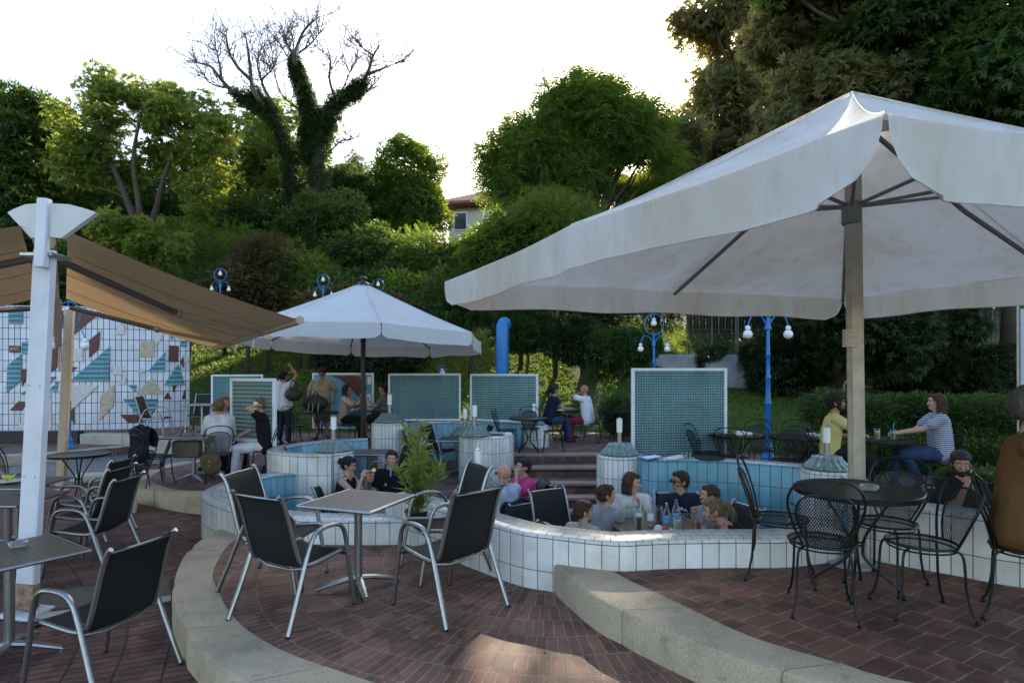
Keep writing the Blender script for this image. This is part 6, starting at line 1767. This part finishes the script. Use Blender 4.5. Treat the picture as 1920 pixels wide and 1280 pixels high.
# ------------------------------------------------------------------ people
def hair_mat(name, c):
    m, t, b = newmat("hair_" + name); tc = nd(t, "ShaderNodeTexCoord")
    mp = nd(t, "ShaderNodeMapping"); mp.inputs["Scale"].default_value = (90, 90, 9); t.links.new(tc.outputs["Object"], mp.inputs[0])
    n = noise_n(t, mp.outputs[0], 1.0, 4, .6)
    t.links.new(ramp(t, n, [(.3, tuple(x * .45 for x in c)), (.7, tuple(min(1, x * 1.7) for x in c))]), b.inputs["Base Color"])
    b.inputs["Roughness"].default_value = .62; b.inputs["Specular IOR Level"].default_value = .25
    bp = nd(t, "ShaderNodeBump"); bp.inputs["Distance"].default_value = .004; bp.inputs["Strength"].default_value = .9
    t.links.new(n, bp.inputs["Height"]); t.links.new(bp.outputs["Normal"], b.inputs["Normal"])
    return m
HAIR = {'black': hair_mat("black", (.012, .010, .009)), 'brown': hair_mat("brown", (.045, .024, .013)), 'dark': hair_mat("dark_brown", (.022, .014, .010)), 'blonde': hair_mat("dark_blonde", (.13, .085, .04)), 'grey': hair_mat("grey_brown", (.07, .06, .05))}
def skin_mat(name, c):
    m = pbr("skin_" + name, c, .5, spec=.35, var=.10, vscale=18, bump=.12, bscale=120)
    b = m.node_tree.nodes["Principled BSDF"]; b.inputs["Subsurface Weight"].default_value = .12; b.inputs["Subsurface Radius"].default_value = (.012, .004, .002)
    return m
SK = {'fair': skin_mat("fair", (.50, .29, .21)), 'tan': skin_mat("tan", (.36, .19, .125)), 'pink': skin_mat("pink", (.52, .27, .21))}
M_eye = pbr("eye_white", (.6, .58, .55), .2); M_iris = pbr("eye_dark", (.02, .012, .008), .15); M_lip = pbr("lips", (.33, .11, .09), .45)
M_shoe = pbr("dark_shoe", (.02, .02, .022), .5); M_denim = fabric("denim", (.03, .055, .12)); M_black = fabric("black", (.010, .010, .012)); M_white = fabric("white", (.62, .63, .66))
def remesh(mb, name, mat, parent, vox, sm=3, disp=0, dscale=60, **k):
    me = mb.mesh("tmp", smooth=False)
    o = bpy.data.objects.new("tmp", me); COL.objects.link(o)
    md = o.modifiers.new("r", 'REMESH'); md.mode = 'VOXEL'; md.voxel_size = vox; md.use_smooth_shade = True
    if sm: s = o.modifiers.new("s", 'SMOOTH'); s.iterations = sm; s.factor = .5
    dg = bpy.context.evaluated_depsgraph_get()
    nm = bpy.data.meshes.new_from_object(o.evaluated_get(dg)); nm.name = name
    bpy.data.objects.remove(o); bpy.data.meshes.remove(me)
    if disp:
        n = len(nm.vertices); co = np.empty(n * 3); nm.vertices.foreach_get("co", co); co = co.reshape(-1, 3)
        nv = np.array([v.normal[:] for v in nm.vertices])
        d = np.array([noise.noise(Vector((c[0] * dscale, c[1] * dscale, c[2] * dscale * .25))) for c in co]) * disp
        co += nv * d[:, None]; nm.vertices.foreach_set("co", co.ravel())
    nm.polygons.foreach_set("use_smooth", [True] * len(nm.polygons)); nm.update()
    nm.materials.clear(); nm.materials.append(mat)
    q = bpy.data.objects.new(name, nm); COL.objects.link(q); q.parent = parent
    return q
def ik(S, H, a, b, pole):
    d = H - S; L = d.length
    if L > (a + b) * .985: H = S + d.normalized() * (a + b) * .985; d = H - S; L = d.length
    x = (a * a - b * b + L * L) / (2 * L); h = math.sqrt(max(1e-6, a * a - x * x)); u = d.normalized()
    p = (pole - u * pole.dot(u)).normalized()
    return S + u * x + p * h, H
def hand(mb, wrist, dirv, palm_n, side, curl=.5):
    """palm, four unequal fingers with knuckle bends and a thumb from the side of the palm"""
    d = dirv.normalized(); n = (palm_n - d * palm_n.dot(d)).normalized(); s = d.cross(n) * side
    mb.cap(wrist, .024, wrist + d * .045, .026); mb.cap(wrist + d * .03 + s * .016, .018, wrist + d * .085 + s * .022, .015); mb.cap(wrist + d * .03 - s * .016, .018, wrist + d * .085 - s * .022, .015)
    for i, (o, L) in enumerate(((.033, .068), (.012, .078), (-.010, .073), (-.032, .058))):
        p = wrist + d * .088 + s * o; a = curl * .5; r = .0092
        for seg, f in enumerate((.45, .32, .23)):
            dd = d * math.cos(a) + n * math.sin(a) + s * (o * 1.5); q = p + dd.normalized() * L * f
            mb.cap(p, r, q, r * .92, 8); p = q; r *= .93; a += curl * .9
    p = wrist + d * .03 + s * .026; q = p + (d * .6 + s * .7 + n * .3).normalized() * .045; w_ = q + (d * .9 + s * .15 + n * .5).normalized() * .034
    mb.cap(p, .013, q, .011, 8); mb.cap(q, .011, w_, .009, 8)
def person(loc, heading, label, seated=True, lean=3, yaw=0, pitch=0, rh=None, lh=None, shirt=None, sleeve=.55, pants=None, plen=1.0, skin='fair', hair=('short', 'brown'), s=1.0,
           knees=None, feet=None, vox=.010, build=1.0, glasses=False, cap=None, collar=None, curl=.7, head_down=0, shoes=None, beard=None, group=None, smile=False, twist=0, neck=0):
    t = thing("person", loc, label, "person", group, rz=head2rz(heading)); t.scale = (s,) * 3
    shirt = shirt or M_white; pants = pants or M_denim; sk = SK[skin]
    V = Vector
    p0 = V((0, -.07, .545)) if seated else V((0, 0, .93))
    a = R(lean); up = V((0, math.sin(a), math.cos(a)))
    def tw(v):     # shoulders twist
        c, s_ = math.cos(R(twist)), math.sin(R(twist)); return V((v[0] * c - v[1] * s_, v[0] * s_ + v[1] * c, v[2]))
    sh = p0 + up * .475; nk = p0 + up * .545
    S = {1: sh + tw((.165 * build, 0, .0)), -1: sh + tw((-.165 * build, 0, .0))}
    hd_dir = V((0, math.sin(a * .5 + R(neck)), math.cos(a * .5 + R(neck)))); HC = nk + hd_dir * .155
    HM = Matrix.Translation(HC) @ Matrix.Rotation(R(yaw), 4, 'Z') @ Matrix.Rotation(R(pitch), 4, 'X')
    if seated:
        kn = knees or ((.12, .40, .50), (-.12, .40, .50)); ft = feet or ((.12, .42, .07), (-.12, .42, .07))
    else:
        kn = knees or ((.10, .04, .50), (-.10, .03, .50)); ft = feet or ((.12, 0, .07), (-.12, -.02, .07))
    K = {1: V(kn[0]), -1: V(kn[1])}; A = {1: V(ft[0]), -1: V(ft[1])}
    hip = {k: p0 + V((k * .085, .01, -.02)) for k in (1, -1)}
    rh = V(rh) if rh else (V((.17, .30, .60)) if seated else V((.27, .06, .80)))
    lh = V(lh) if lh else (V((-.17, .30, .60)) if seated else V((-.27, .06, .80)))
    EL = {}; HN = {}
    for k, H in ((1, rh), (-1, lh)):
        pole = V((k * .5, -.35, -1)) if H.z < sh.z + .1 else V((k * 1.0, .3, -.2))
        EL[k], HN[k] = ik(S[k], H, .285, .255, pole)
    b = MB()
    # body
    g = .004
    for k in (1, -1):
        b.cap(p0 + V((k * .065, 0, 0)), .112 * build, p0 + up * .30 + tw((k * .06 * build, .0, 0)), .105 * build)
        b.cap(p0 + up * .28 + tw((k * .065 * build, .005, 0)), .105 * build, p0 + up * .42 + tw((k * .085 * build, 0, 0)), .09 * build)
        b.cap(sh + tw((k * .04, 0, .015)), .06, S[k], .052)
        b.cap(S[k], .052 * build, EL[k], .038 * build); b.cap(EL[k], .038 * build, HN[k] , .024)
        d = HN[k] - EL[k]; pn = V((-k, .2, -.3)) if abs(d.normalized().z) > .6 else V((0, 0, -1))
        hand(b, HN[k], d, pn, k, curl)
        b.cap(hip[k], .092 * build, K[k], .058 * build); b.cap(K[k], .056 * build, K[k].lerp(A[k], .35) + V((0, -.012, 0)), .052 * build); b.cap(K[k].lerp(A[k], .35) + V((0, -.01, 0)), .052, A[k], .034)
    b.cap(nk - up * .06, .062, nk + hd_dir * .075, .053)
    b.ell((0, -.005, .012), (.078, .098, .098), HM, segs=20, rings=14)
    b.cap((0, .015, -.03), .064, (0, .030, -.07), .050, M=HM); b.ell((0, .062, -.098), (.028, .026, .022), HM)
    b.ell((0, .055, .02), (.062, .045, .055), HM)
    b.cap((0, .088, .0), .009, (0, .108, -.036), .0145, M=HM, segs=8); b.ell((0, .085, -.076), (.028, .018, .014), HM)
    for k in (1, -1):
        b.ell((k * .038, .074, -.035), (.022, .02, .02), HM); b.ell((k * .079, -.008, -.02), (.012, .020, .032), HM, segs=10, rings=7); b.cap((k * .018, .092, .017), .008, (k * .05, .08, .017), .007, M=HM, segs=8)
    body = remesh(b, "body", sk, t, vox, 3)
    f = MB()
    for k in (1, -1): f.ell((k * .031, .0865, -.006), (.0125, .008, .0075), HM, segs=10, rings=7)
    ey = f.build("eyes", M_eye, t)
    f = MB()
    for k in (1, -1): f.ell((k * .031, .0925, -.006), (.0058, .004, .0062), HM, segs=8, rings=6)
    f.build("irises", M_iris, ey)
    f = MB()
    for k in (1, -1): f.tube([HM @ V(p) for p in ((k * .014, .1005, .019), (k * .032, .099, .026), (k * .052, .084, .019))], .0042, 6)
    if hair[0] != 'bald': f.build("eyebrows", HAIR[hair[1]], t)
    MB().tube([HM @ V(p) for p in ((-.025, .0925, -.072 + .006 * smile), (-.010, .1025, -.0755), (0, .104, -.0765), (.010, .1025, -.0755), (.025, .0925, -.072 + .006 * smile))], .0052, 6).build("mouth", M_lip, t)
    if beard:
        f = MB(); f.cap((-.045, .035, -.075), .030, (0, .062, -.098), .034, M=HM); f.cap((.045, .035, -.075), .030, (0, .062, -.098), .034, M=HM); f.cap((-.05, .01, -.03), .028, (-.045, .035, -.075), .03, M=HM); f.cap((.05, .01, -.03), .028, (.045, .035, -.075), .03, M=HM)
        remesh(f, "beard", HAIR[beard], t, .008, 2, .004, 160)
    # shirt
    c = MB(); e = .019
    for k in (1, -1):
        c.cap(p0 + V((k * .065, 0, -.02)), (.112) * build + e + .004, p0 + up * .30 + tw((k * .06 * build, 0, 0)), .105 * build + e)
        c.cap(p0 + up * .28 + tw((k * .065 * build, .005, 0)), .105 * build + e, p0 + up * .42 + tw((k * .085 * build, 0, 0)), .09 * build + e)
        if sleeve > 0:
            c.cap(sh + tw((k * .04, 0, .012)), .060 + e * .8, S[k], .052 * build + e)
            if sleeve <= 1: c.cap(S[k], .052 * build + e, S[k].lerp(EL[k], sleeve), .044 * build + e * 1.5)
            else: c.cap(S[k], .052 * build + e, EL[k], .04 + e); c.cap(EL[k], .04 + e, EL[k].lerp(HN[k], sleeve - 1), .028 + e)
        else: c.cap(sh + tw((k * .06, 0, .02)), .035 + e, sh + tw((k * .08, 0, -.02)), .05)
    shirt_o = remesh(c, "shirt", shirt, t, .012, 2, .010, 10)
    if collar:
        f = MB(); ringp = [nk + hd_dir * .012 + V((.066 * math.cos(q), .066 * math.sin(q) + .004, .006 - .012 * math.sin(q))) for q in [R(x) for x in range(-255, 76, 15)]]
        f.tube(ringp, .013, 8); f.tube([nk + V((0, .07, -.02)), nk - up * .10 + V((0, .115, 0))], .012, 6).build("collar", collar, shirt_o)
    # trousers
    c = MB()
    for k in (1, -1):
        c.cap(p0 + V((k * .06, 0, -.01)), .118 * build + .006, hip[k], .10 * build + .01)
        if plen >= .5:
            kl = 1.0
            c.cap(hip[k], .10 * build + .008, K[k], .064 * build + .013)
            if plen > .5: q = K[k].lerp(A[k], (plen - .5) * 2 * .93); c.cap(K[k], .064 * build + .010, K[k].lerp(q, .4) + V((0, -.01, 0)), .058 * build + .008); c.cap(K[k].lerp(q, .4), .058 + .008, q, .046 + .008)
        else: c.cap(hip[k], .10 * build + .010, hip[k].lerp(K[k], plen * 2), .078 * build + .014)
    remesh(c, "trousers" if plen > .5 else "shorts", pants, t, .012, 2, .010, 11)
    for k in (1, -1):
        fd = V((k * .05, 1, -.12)).normalized() if seated else V((k * .2, 1, -.05)).normalized()
        if A[k].y < .1 and seated: fd = V((k * .05, 1, -.3)).normalized()
        q = A[k] + V((0, 0, -.02))
        f = MB(); f.cap(q + V((0, -.03, -.005)), .040, q + fd * .14 + V((0, 0, -.012)), .034)
        o = f.build("shoe", shoes or M_shoe, t)
    # hair
    st_, hc = hair
    if st_ != 'bald':
        f = MB()
        f.ell((0, -.020, .026), (.088, .104, .098), HM, segs=20, rings=12)
        f.ell((0, -.04, -.03), (.078, .072, .065), HM)
        f.ell((0, .045, .075), (.066, .045, .036), HM)
        if st_ == 'bob' or st_ == 'long':
            dn = -.14 if st_ == 'bob' else -.27
            for k in (1, -1):
                f.cap((k * .078, -.005, .03), .026, (k * .082, .012, dn), .024, M=HM); f.cap((k * .05, -.065, .0), .05, (k * .05, -.072, dn), .034, M=HM); f.cap((k * .075, -.035, .0), .035, (k * .075, -.04, dn), .026, M=HM)
            f.cap((0, -.08, .0), .05, (0, -.085, dn), .036, M=HM)
        if st_ == 'pony': f.ell((0, -.125, .03), .028, HM); f.cap((0, -.14, .035), .032, (0, -.175, -.06), .036, M=HM); f.cap((0, -.175, -.06), .036, (0, -.165, -.17), .014, M=HM)
        if st_ == 'side': f.cap((.05, -.08, -.03), .04, (.085, -.02, -.15), .034, M=HM); f.cap((.085, -.02, -.15), .034, (.09, .03, -.25), .018, M=HM)
        if st_ == 'bun': f.ell((0, -.13, .01), (.045, .045, .048), HM)
        if st_ == 'curly':
            for i in range(26):
                q = V((rr2.uniform(-1, 1), rr2.uniform(-1.2, .3), rr2.uniform(-.3, 1))).normalized(); f.ell((q.x * .085, q.y * .1 - .01, q.z * .1 + .02), .026, HM, segs=8, rings=6)
        ho = remesh(f, "hair", HAIR[hc], t, .010, 1, .012, 48)
        me_ = ho.data; nvv = len(me_.vertices); idx = rng.integers(0, nvv, 520)
        HP = np.array([me_.vertices[int(i)].co[:] for i in idx]); HN_ = np.array([me_.vertices[int(i)].normal[:] for i in idx])
        HD = HN_ * .45 + np.array([0, -.35, -.9 if st_ != 'curly' else 0]); HD /= np.linalg.norm(HD, axis=1)[:, None] + 1e-9
        TPL['strand'] = np.array([[[0, .05, 0], [.5, .04, .05], [1, 0, 0], [.5, -.04, .05]]], float)
        sm_ = leaf_mesh("hair_strands", HP, HD, .042 if st_ != 'curly' else .05, 'strand', .28); sm_.materials.append(HAIR[hc])
        so2 = bpy.data.objects.new("hair_strands", sm_); COL.objects.link(so2); so2.parent = ho
    else:
        pass
    if glasses:
        gl = MB(); 
        for k in (1, -1): gl.box((k * .034, .103, -.004), (.052, .010, .036), M=HM); gl.tube([HM @ V((k * .06, .1, .004)), HM @ V((k * .082, .06, .004)), HM @ V((k * .086, -.01, .002))], .0035, 6)
        gl.box((0, .108, .004), (.022, .006, .008), M=HM); gl.build("sunglasses", pbr("black_lens", (.008, .008, .01), .08), t)
    if cap:
        f = MB(); f.ell((0, -.02, .062), (.092, .108, .075), HM, segs=20, rings=12); f.cap((-.05, -.11, .02), .012, (.05, -.11, .02), .012, M=HM); f.ell((0, .06, .07), (.07, .05, .02), HM)
        remesh(f, "cap", cap, t, .010, 1)
    t['HC'] = 0; del t['HC']
    return t, HM, shirt_o, dict(p0=p0, up=up, sh=sh, HN=HN)
M_brownT = fabric("brown_tee", (.125, .060, .022)); M_olive = fabric("olive", (.045, .042, .03)); M_navyT = fabric("navy_tee", (.012, .016, .034)); M_greyT = fabric("light_grey_tee", (.27, .28, .30))
M_pink = fabric("pink_tee", (.58, .06, .20)); M_yellow = fabric("pale_yellow_tee", (.52, .44, .17)); M_cream = fabric("cream", (.45, .38, .30)); M_polo = fabric("beige_polo", (.36, .29, .18)); M_shadeG = fabric("grey_green_tee", (.10, .11, .10))
M_redT = fabric("burgundy_trousers", (.22, .02, .04)); M_ltblue = fabric("pale_blue_shirt", (.42, .47, .58)); M_bluec2 = fabric("blue_collar", (.12, .30, .62)); M_khakiS = fabric("khaki_shorts", (.20, .16, .10)); M_beigeS = fabric("beige_skirt", (.42, .33, .27)); M_maroon = fabric("maroon", (.10, .02, .03))
mt, tt, bb_ = newmat("striped_tee"); tc = nd(tt, "ShaderNodeTexCoord"); sp = nd(tt, "ShaderNodeSeparateXYZ"); tt.links.new(tc.outputs["Object"], sp.inputs[0])
fz = math_n(tt, 'FRACT', math_n(tt, 'DIVIDE', sp.outputs[2], .026)); tt.links.new(ramp(tt, fz, [(.45, (.52, .53, .62)), (.55, (.03, .035, .12))]), bb_.inputs["Base Color"]); bb_.inputs["Roughness"].default_value = .85
M_stripe = mt

person((3.29, 3.80, L2), -36, "man in a brown t-shirt and olive trousers sitting at the right edge", shirt=M_brownT, pants=M_olive, s=1.08, build=1.1, lean=7, yaw=0, pitch=-8, rh=(.10, .36, 1.02), lh=(-.10, .42, .90), hair=('short', 'grey'), vox=.0085, skin='fair', sleeve=.72)
person((4.62, 6.2, LBF + .1), -105, "man with a black backwards cap resting his chin on his hand", shirt=M_black, pants=M_denim, lean=6, yaw=-12, pitch=-5, rh=(.03, .19, 1.05), lh=(-.1, .32, .80), cap=pbr("black_cap_cloth", (.015, .016, .018), .8), beard='dark', hair=('short', 'dark'), skin='tan')
put(SLING, 4.62, 6.15, LBF + .1, -105, "sling chair of the man in the black cap")
person((5.98, 8.5, LB), 165, "woman in a striped t-shirt and blue jeans with long brown hair", shirt=M_stripe, pants=M_denim, lean=6, yaw=0, pitch=0, rh=(.10, .44, .80), lh=(-.04, .46, .80), hair=('long', 'brown'), s=1.02, knees=((.08, .42, .52), (-.08, .42, .52)), feet=((.08, .50, .07), (-.08, .20, .10)))
person((4.53, 8.5, LB), -20, "man with long dark hair in a pale yellow t-shirt", shirt=M_yellow, pants=M_black, lean=10, yaw=-5, rh=(.05, .32, 1.10), lh=(-.12, .32, .78), hair=('curly', 'dark'), s=1.02, beard='dark', skin='tan')
# family
_, HM, so_, q = person((1.78, 6.32, LBF), -100, "man in sunglasses and a navy t-shirt with a mountain print", shirt=M_navyT, pants=M_khakiS, plen=.5, lean=-14, yaw=-62, pitch=0, rh=(.20, .30, .62), lh=(-.22, .22, .70), hair=('short', 'dark'), s=.90, build=1.12, glasses=True, skin='tan', sleeve=.7, vox=.0085)
def print_on(parent, q, lines, size, y=.135, up_off=.30, dy=.055, sx=1.0):
    up = q['up']; ang = math.atan2(up.y, up.z)
    for i, (s_, mat) in enumerate(lines):
        base = q['p0'] + up * (up_off - i * dy) + Vector((0, math.cos(ang), -math.sin(ang))) * y
        # text faces +Y: rotate 90 about X then 180 about Z
        o = text_mesh(s_, size, mat, parent, "lettering", (0, 0, 0), (0, 0, 0), .0012)
        o.matrix_local = Matrix.Translation(base) @ Matrix.Rotation(pi, 4, 'Z') @ Matrix.Rotation(pi / 2 + ang, 4, 'X') @ Matrix.Diagonal((sx, 1, 1, 1))
M_pr = pbr("shirt_print", (.42, .42, .42), .7)
print_on(so_, q, [("OUTDOOR", M_pr), ("VALLEY", M_pr)], .052, y=.150, up_off=.30, dy=.05)
up = q['up']; ang = math.atan2(up.y, up.z)
mb = MB(); pts = [(-.075, 0), (-.04, .035), (-.025, .025), (0, .06), (.02, .035), (.035, .045), (.075, 0), (.03, .012), (0, .025), (-.03, .01)]
mb.add([(x, 0, z) for x, z in pts], [[0, 9, 1], [9, 2, 1], [9, 8, 2], [8, 3, 2], [8, 4, 3], [8, 7, 4], [7, 5, 4], [7, 6, 5]])
o = mb.build("mountain_print", M_pr, so_, smooth=False); o.matrix_local = Matrix.Translation(q['p0'] + up * .335 + Vector((0, math.cos(ang), -math.sin(ang))) * .149) @ Matrix.Rotation(-ang, 4, 'X')
_, HM, so_, q = person((1.27, 6.36, LBF + .08), -88, "girl with a brown bob in a white t-shirt with colourful letters", shirt=M_white, pants=M_denim, lean=6, yaw=62, pitch=-8, rh=(.16, .25, .62), lh=(-.05, .20, 1.0), hair=('bob', 'brown'), s=.84, vox=.0085)
c_ = [(.55, .38, .05), (.75, .35, .05), (.02, .08, .55), (.3, .5, .1), (.03, .45, .25), (.2, .55, .3), (.03, .08, .12), (.45, .05, .3)]
up = q['up']; ang = math.atan2(up.y, up.z)
for li, word in enumerate(("düvö", "völ")):
    for i, ch in enumerate(word):
        o = text_mesh(ch, .098, pbr("letter%d" % (li * 4 + i), c_[li * 4 + i], .6), so_, "lettering", (0, 0, 0), (0, 0, 0), .0015)
        base = q['p0'] + up * (.425 - li * .085) + Vector((0, math.cos(ang), -math.sin(ang))) * .130 + Vector((.085 - i * .058, 0, 0))
        o.matrix_local = Matrix.Translation(base) @ Matrix.Rotation(pi, 4, 'Z') @ Matrix.Rotation(pi / 2 + ang, 4, 'X')
person((.96, 6.12, LBF), 38, "boy with short dark hair in a grey t-shirt, his back to us", shirt=M_greyT, pants=M_denim, lean=6, yaw=-28, hair=('short', 'brown'), s=.84, rh=(.1, .35, .78), lh=(-.1, .35, .78), vox=.0085)
person((.66, 5.62, LBF), 50, "boy with shiny brown hair seen over the rim, head turned right", shirt=M_cream, pants=M_denim, lean=8, yaw=-35, pitch=-8, hair=('short', 'brown'), s=.80, rh=(.1, .35, .78), lh=(-.1, .35, .78), vox=.0085)
person((1.97, 6.02, LBF), 196, "small boy in a grey t-shirt with a fist at his mouth", shirt=M_greyT, pants=M_denim, lean=6, yaw=-12, hair=('short', 'brown'), s=.85, rh=(.02, .2, 1.02), lh=(-.12, .30, .8), vox=.0085)
person((2.24, 5.52, LBF), 150, "mother with a brown ponytail bending low over the table", shirt=M_black, sleeve=0, pants=M_denim, lean=46, yaw=18, pitch=-10, hair=('pony', 'blonde'), s=.93, rh=(.05, .42, .86), lh=(-.15, .45, .80), vox=.0085, skin='pink', neck=10)
# lower basin
_, HM, so_, q = person((-2.42, 8.80, LA), -12, "woman with a black bun drinking an orange cocktail through a straw", shirt=M_black, sleeve=0, pants=M_black, lean=10, yaw=4, pitch=-16, rh=(.06, .28, 1.06), lh=(-.05, .30, 1.0), hair=('bun', 'black'), s=1.0)
t = thing("cocktail_glass", (-2.42 + .38, 8.70, LA + 1.0), "orange cocktail with a lemon slice held by the woman with the bun", "glass")
MB().lathe([(.03, 0), (.05, .05), (.052, .12), (.048, .16)], 16).build("glass_wall", M_clear, t); MB().lathe([(.028, .005), (.047, .05), (.049, .11), (0, .11)], 16).build("drink", pbr("orange_drink", (.75, .20, .03), .15), t)
MB().lathe([(.03, -.004), (.03, .004), (0, .004)], 16, M=Matrix.Translation((.045, 0, .17)) @ Matrix.Rotation(R(80), 4, 'X')).build("lemon_slice", pbr("lemon", (.8, .62, .08), .4), t)
_, HM, so_, q = person((-1.83, 9.12, LA), -88, "young man in a dark polo shirt with a light blue collar", shirt=M_black, pants=M_denim, lean=2, yaw=8, pitch=0, collar=M_bluec2, hair=('short', 'dark'), s=1.02, build=1.05, beard=None, rh=(.2, .25, .70), lh=(-.2, .25, .70), skin='fair')
MB().ell(tuple(q['p0'] + q['up'] * .33 + Vector((.07, .128, 0))), (.022, .006, .022)).build("chest_badge", pbr("green_badge", (.12, .4, .12), .6), so_)
person((-.12, 8.05, LA), 128, "bald man in a pale shirt with sunglasses, his back to us", shirt=M_ltblue, pants=M_denim, lean=4, yaw=22, glasses=True, hair=('bald', 'grey'), skin='pink', s=1.0, build=1.08)
person((.16, 8.72, LA), 214, "smiling woman in a pink t-shirt with a dark side ponytail", shirt=M_pink, pants=M_black, lean=6, yaw=-6, pitch=4, rh=(.10, .20, .98), lh=(-.06, .16, 1.10), hair=('side', 'black'), smile=True, s=.98)
# back terrace
person((.92, 14.25, LB), 15, "woman in a navy top bending over papers at the back", shirt=M_navy, sleeve=.3, pants=M_denim, lean=16, rh=(.1, .5, .78), hair=('pony', 'dark'), vox=.012, knees=((.1, .4, .5), (-.1, .4, .5)))
person((1.05, 15.1, LB), -20, "person in grey half hidden behind the navy top woman", shirt=M_shadeG, pants=M_black, lean=8, hair=('short', 'dark'), vox=.012, rh=(.1, .4, .85))
person((1.74, 14.2, LB), 150, "man with shaved head, white shirt and burgundy trousers at the back", shirt=M_white, pants=M_redT, lean=10, yaw=-10, lh=(-.04, .2, 1.14), hair=('bald', 'grey'), skin='tan', vox=.012, feet=((.1, .58, .07), (-.1, .3, .07)), s=1.0)
_, HM, so_, q = person((-5.2, 13.75, LB), 75, "standing woman in a white top and dark jeans raising both arms", seated=False, shirt=fabric("white_top", (.5, .5, .54)), sleeve=.25, pants=M_navy, lean=0, yaw=-20, pitch=0, rh=(.10, .14, 1.84), lh=(.05, .2, 1.72), hair=('bun', 'black'), vox=.012, skin='tan', s=.96)
t = thing("shoulder_bag", (-4.93, 13.62, LB + 1.15), "dark leather bag under the arm of the standing woman", "bag", rz=R(30)); MB().ell((0, 0, 0), (.20, .08, .16)).build("bag_body", pbr("bag_dark_leather", (.03, .02, .016), .5), t); MB().tube(crom([(-.1, 0, .12), (-.05, 0, .30), (.02, 0, .28), (.1, 0, .1)], 5), .012).build("strap", MATS["bag_dark_leather"], t)
person((-4.60, 14.6, LB), -82, "standing man in a beige polo shirt and shorts looking down at his bag", seated=False, shirt=M_polo, collar=M_polo, sleeve=.7, pants=M_khakiS, plen=.48, lean=6, pitch=-30, yaw=0, rh=(.32, .16, 1.0), lh=(-.30, .10, .98), hair=('short', 'dark'), skin='tan', vox=.012, s=1.0, build=1.12)
person((-4.02, 14.5, LB), -5, "seated woman in a cream top lifting her hand, dark long hair", shirt=M_cream, sleeve=.8, pants=M_black, lean=12, rh=(.06, .40, 1.05), lh=(-.1, .38, .90), hair=('long', 'dark'), vox=.012, skin='tan')
person((-3.08, 14.3, LB + .05), 186, "seated girl in a grey top and black shorts beside the umbrella pole", shirt=M_shadeG, pants=M_black, plen=.4, lean=4, rh=(.1, .35, .80), lh=(-.08, .32, .96), hair=('pony', 'dark'), vox=.012, skin='tan', s=.97)
# left group
person((-4.78, 9.85, L1), 118, "woman in a white shirt seen from behind with hair pinned up", shirt=M_white, sleeve=1.6, pants=M_beigeS, plen=.42, lean=20, yaw=0, hair=('bun', 'blonde'), knees=((.02, .36, .55), (-.14, .40, .52)), feet=((-.28, .34, .17), (-.10, .26, .07)), rh=(.1, .4, .82), lh=(-.12, .42, .8), skin='pink', s=.98)
person((-5.12, 10.72, L1), -50, "woman in a blue and white top behind the white shirt woman", shirt=M_ltblue, pants=M_navy, lean=12, yaw=-10, hair=('long', 'blonde'), s=.97, rh=(.1, .4, .80))
person((-4.72, 10.90, L1), -98, "young man in black with glasses, one arm behind his head", shirt=M_black, pants=M_black, lean=-4, yaw=-10, pitch=-8, glasses=True, hair=('curly', 'dark'), rh=(.2, .3, .75), lh=(-.14, -.06, 1.30), skin='fair', s=1.03)
_, HM, so_, q = person((-4.16, 10.05, L1), 190, "blonde woman in a black top and white trousers talking on a phone", shirt=M_black, sleeve=.45, pants=M_white, lean=8, yaw=-5, pitch=-5, rh=(.1, .42, .68), lh=(-.095, .07, 1.22), hair=('pony', 'blonde'), s=.98)
ph_ = thing("mobile_phone", (-4.24, 9.95, L1 + 1.19), "white phone held at the blonde woman's ear", "phone", rz=R(20)); MB().box((0, 0, 0), (.07, .02, .13), ry=.3).build("case", M_paper, ph_); MB().box((0, .012, 0), (.06, .002, .11), ry=.3).build("screen", MATS["phone_screen"], ph_)
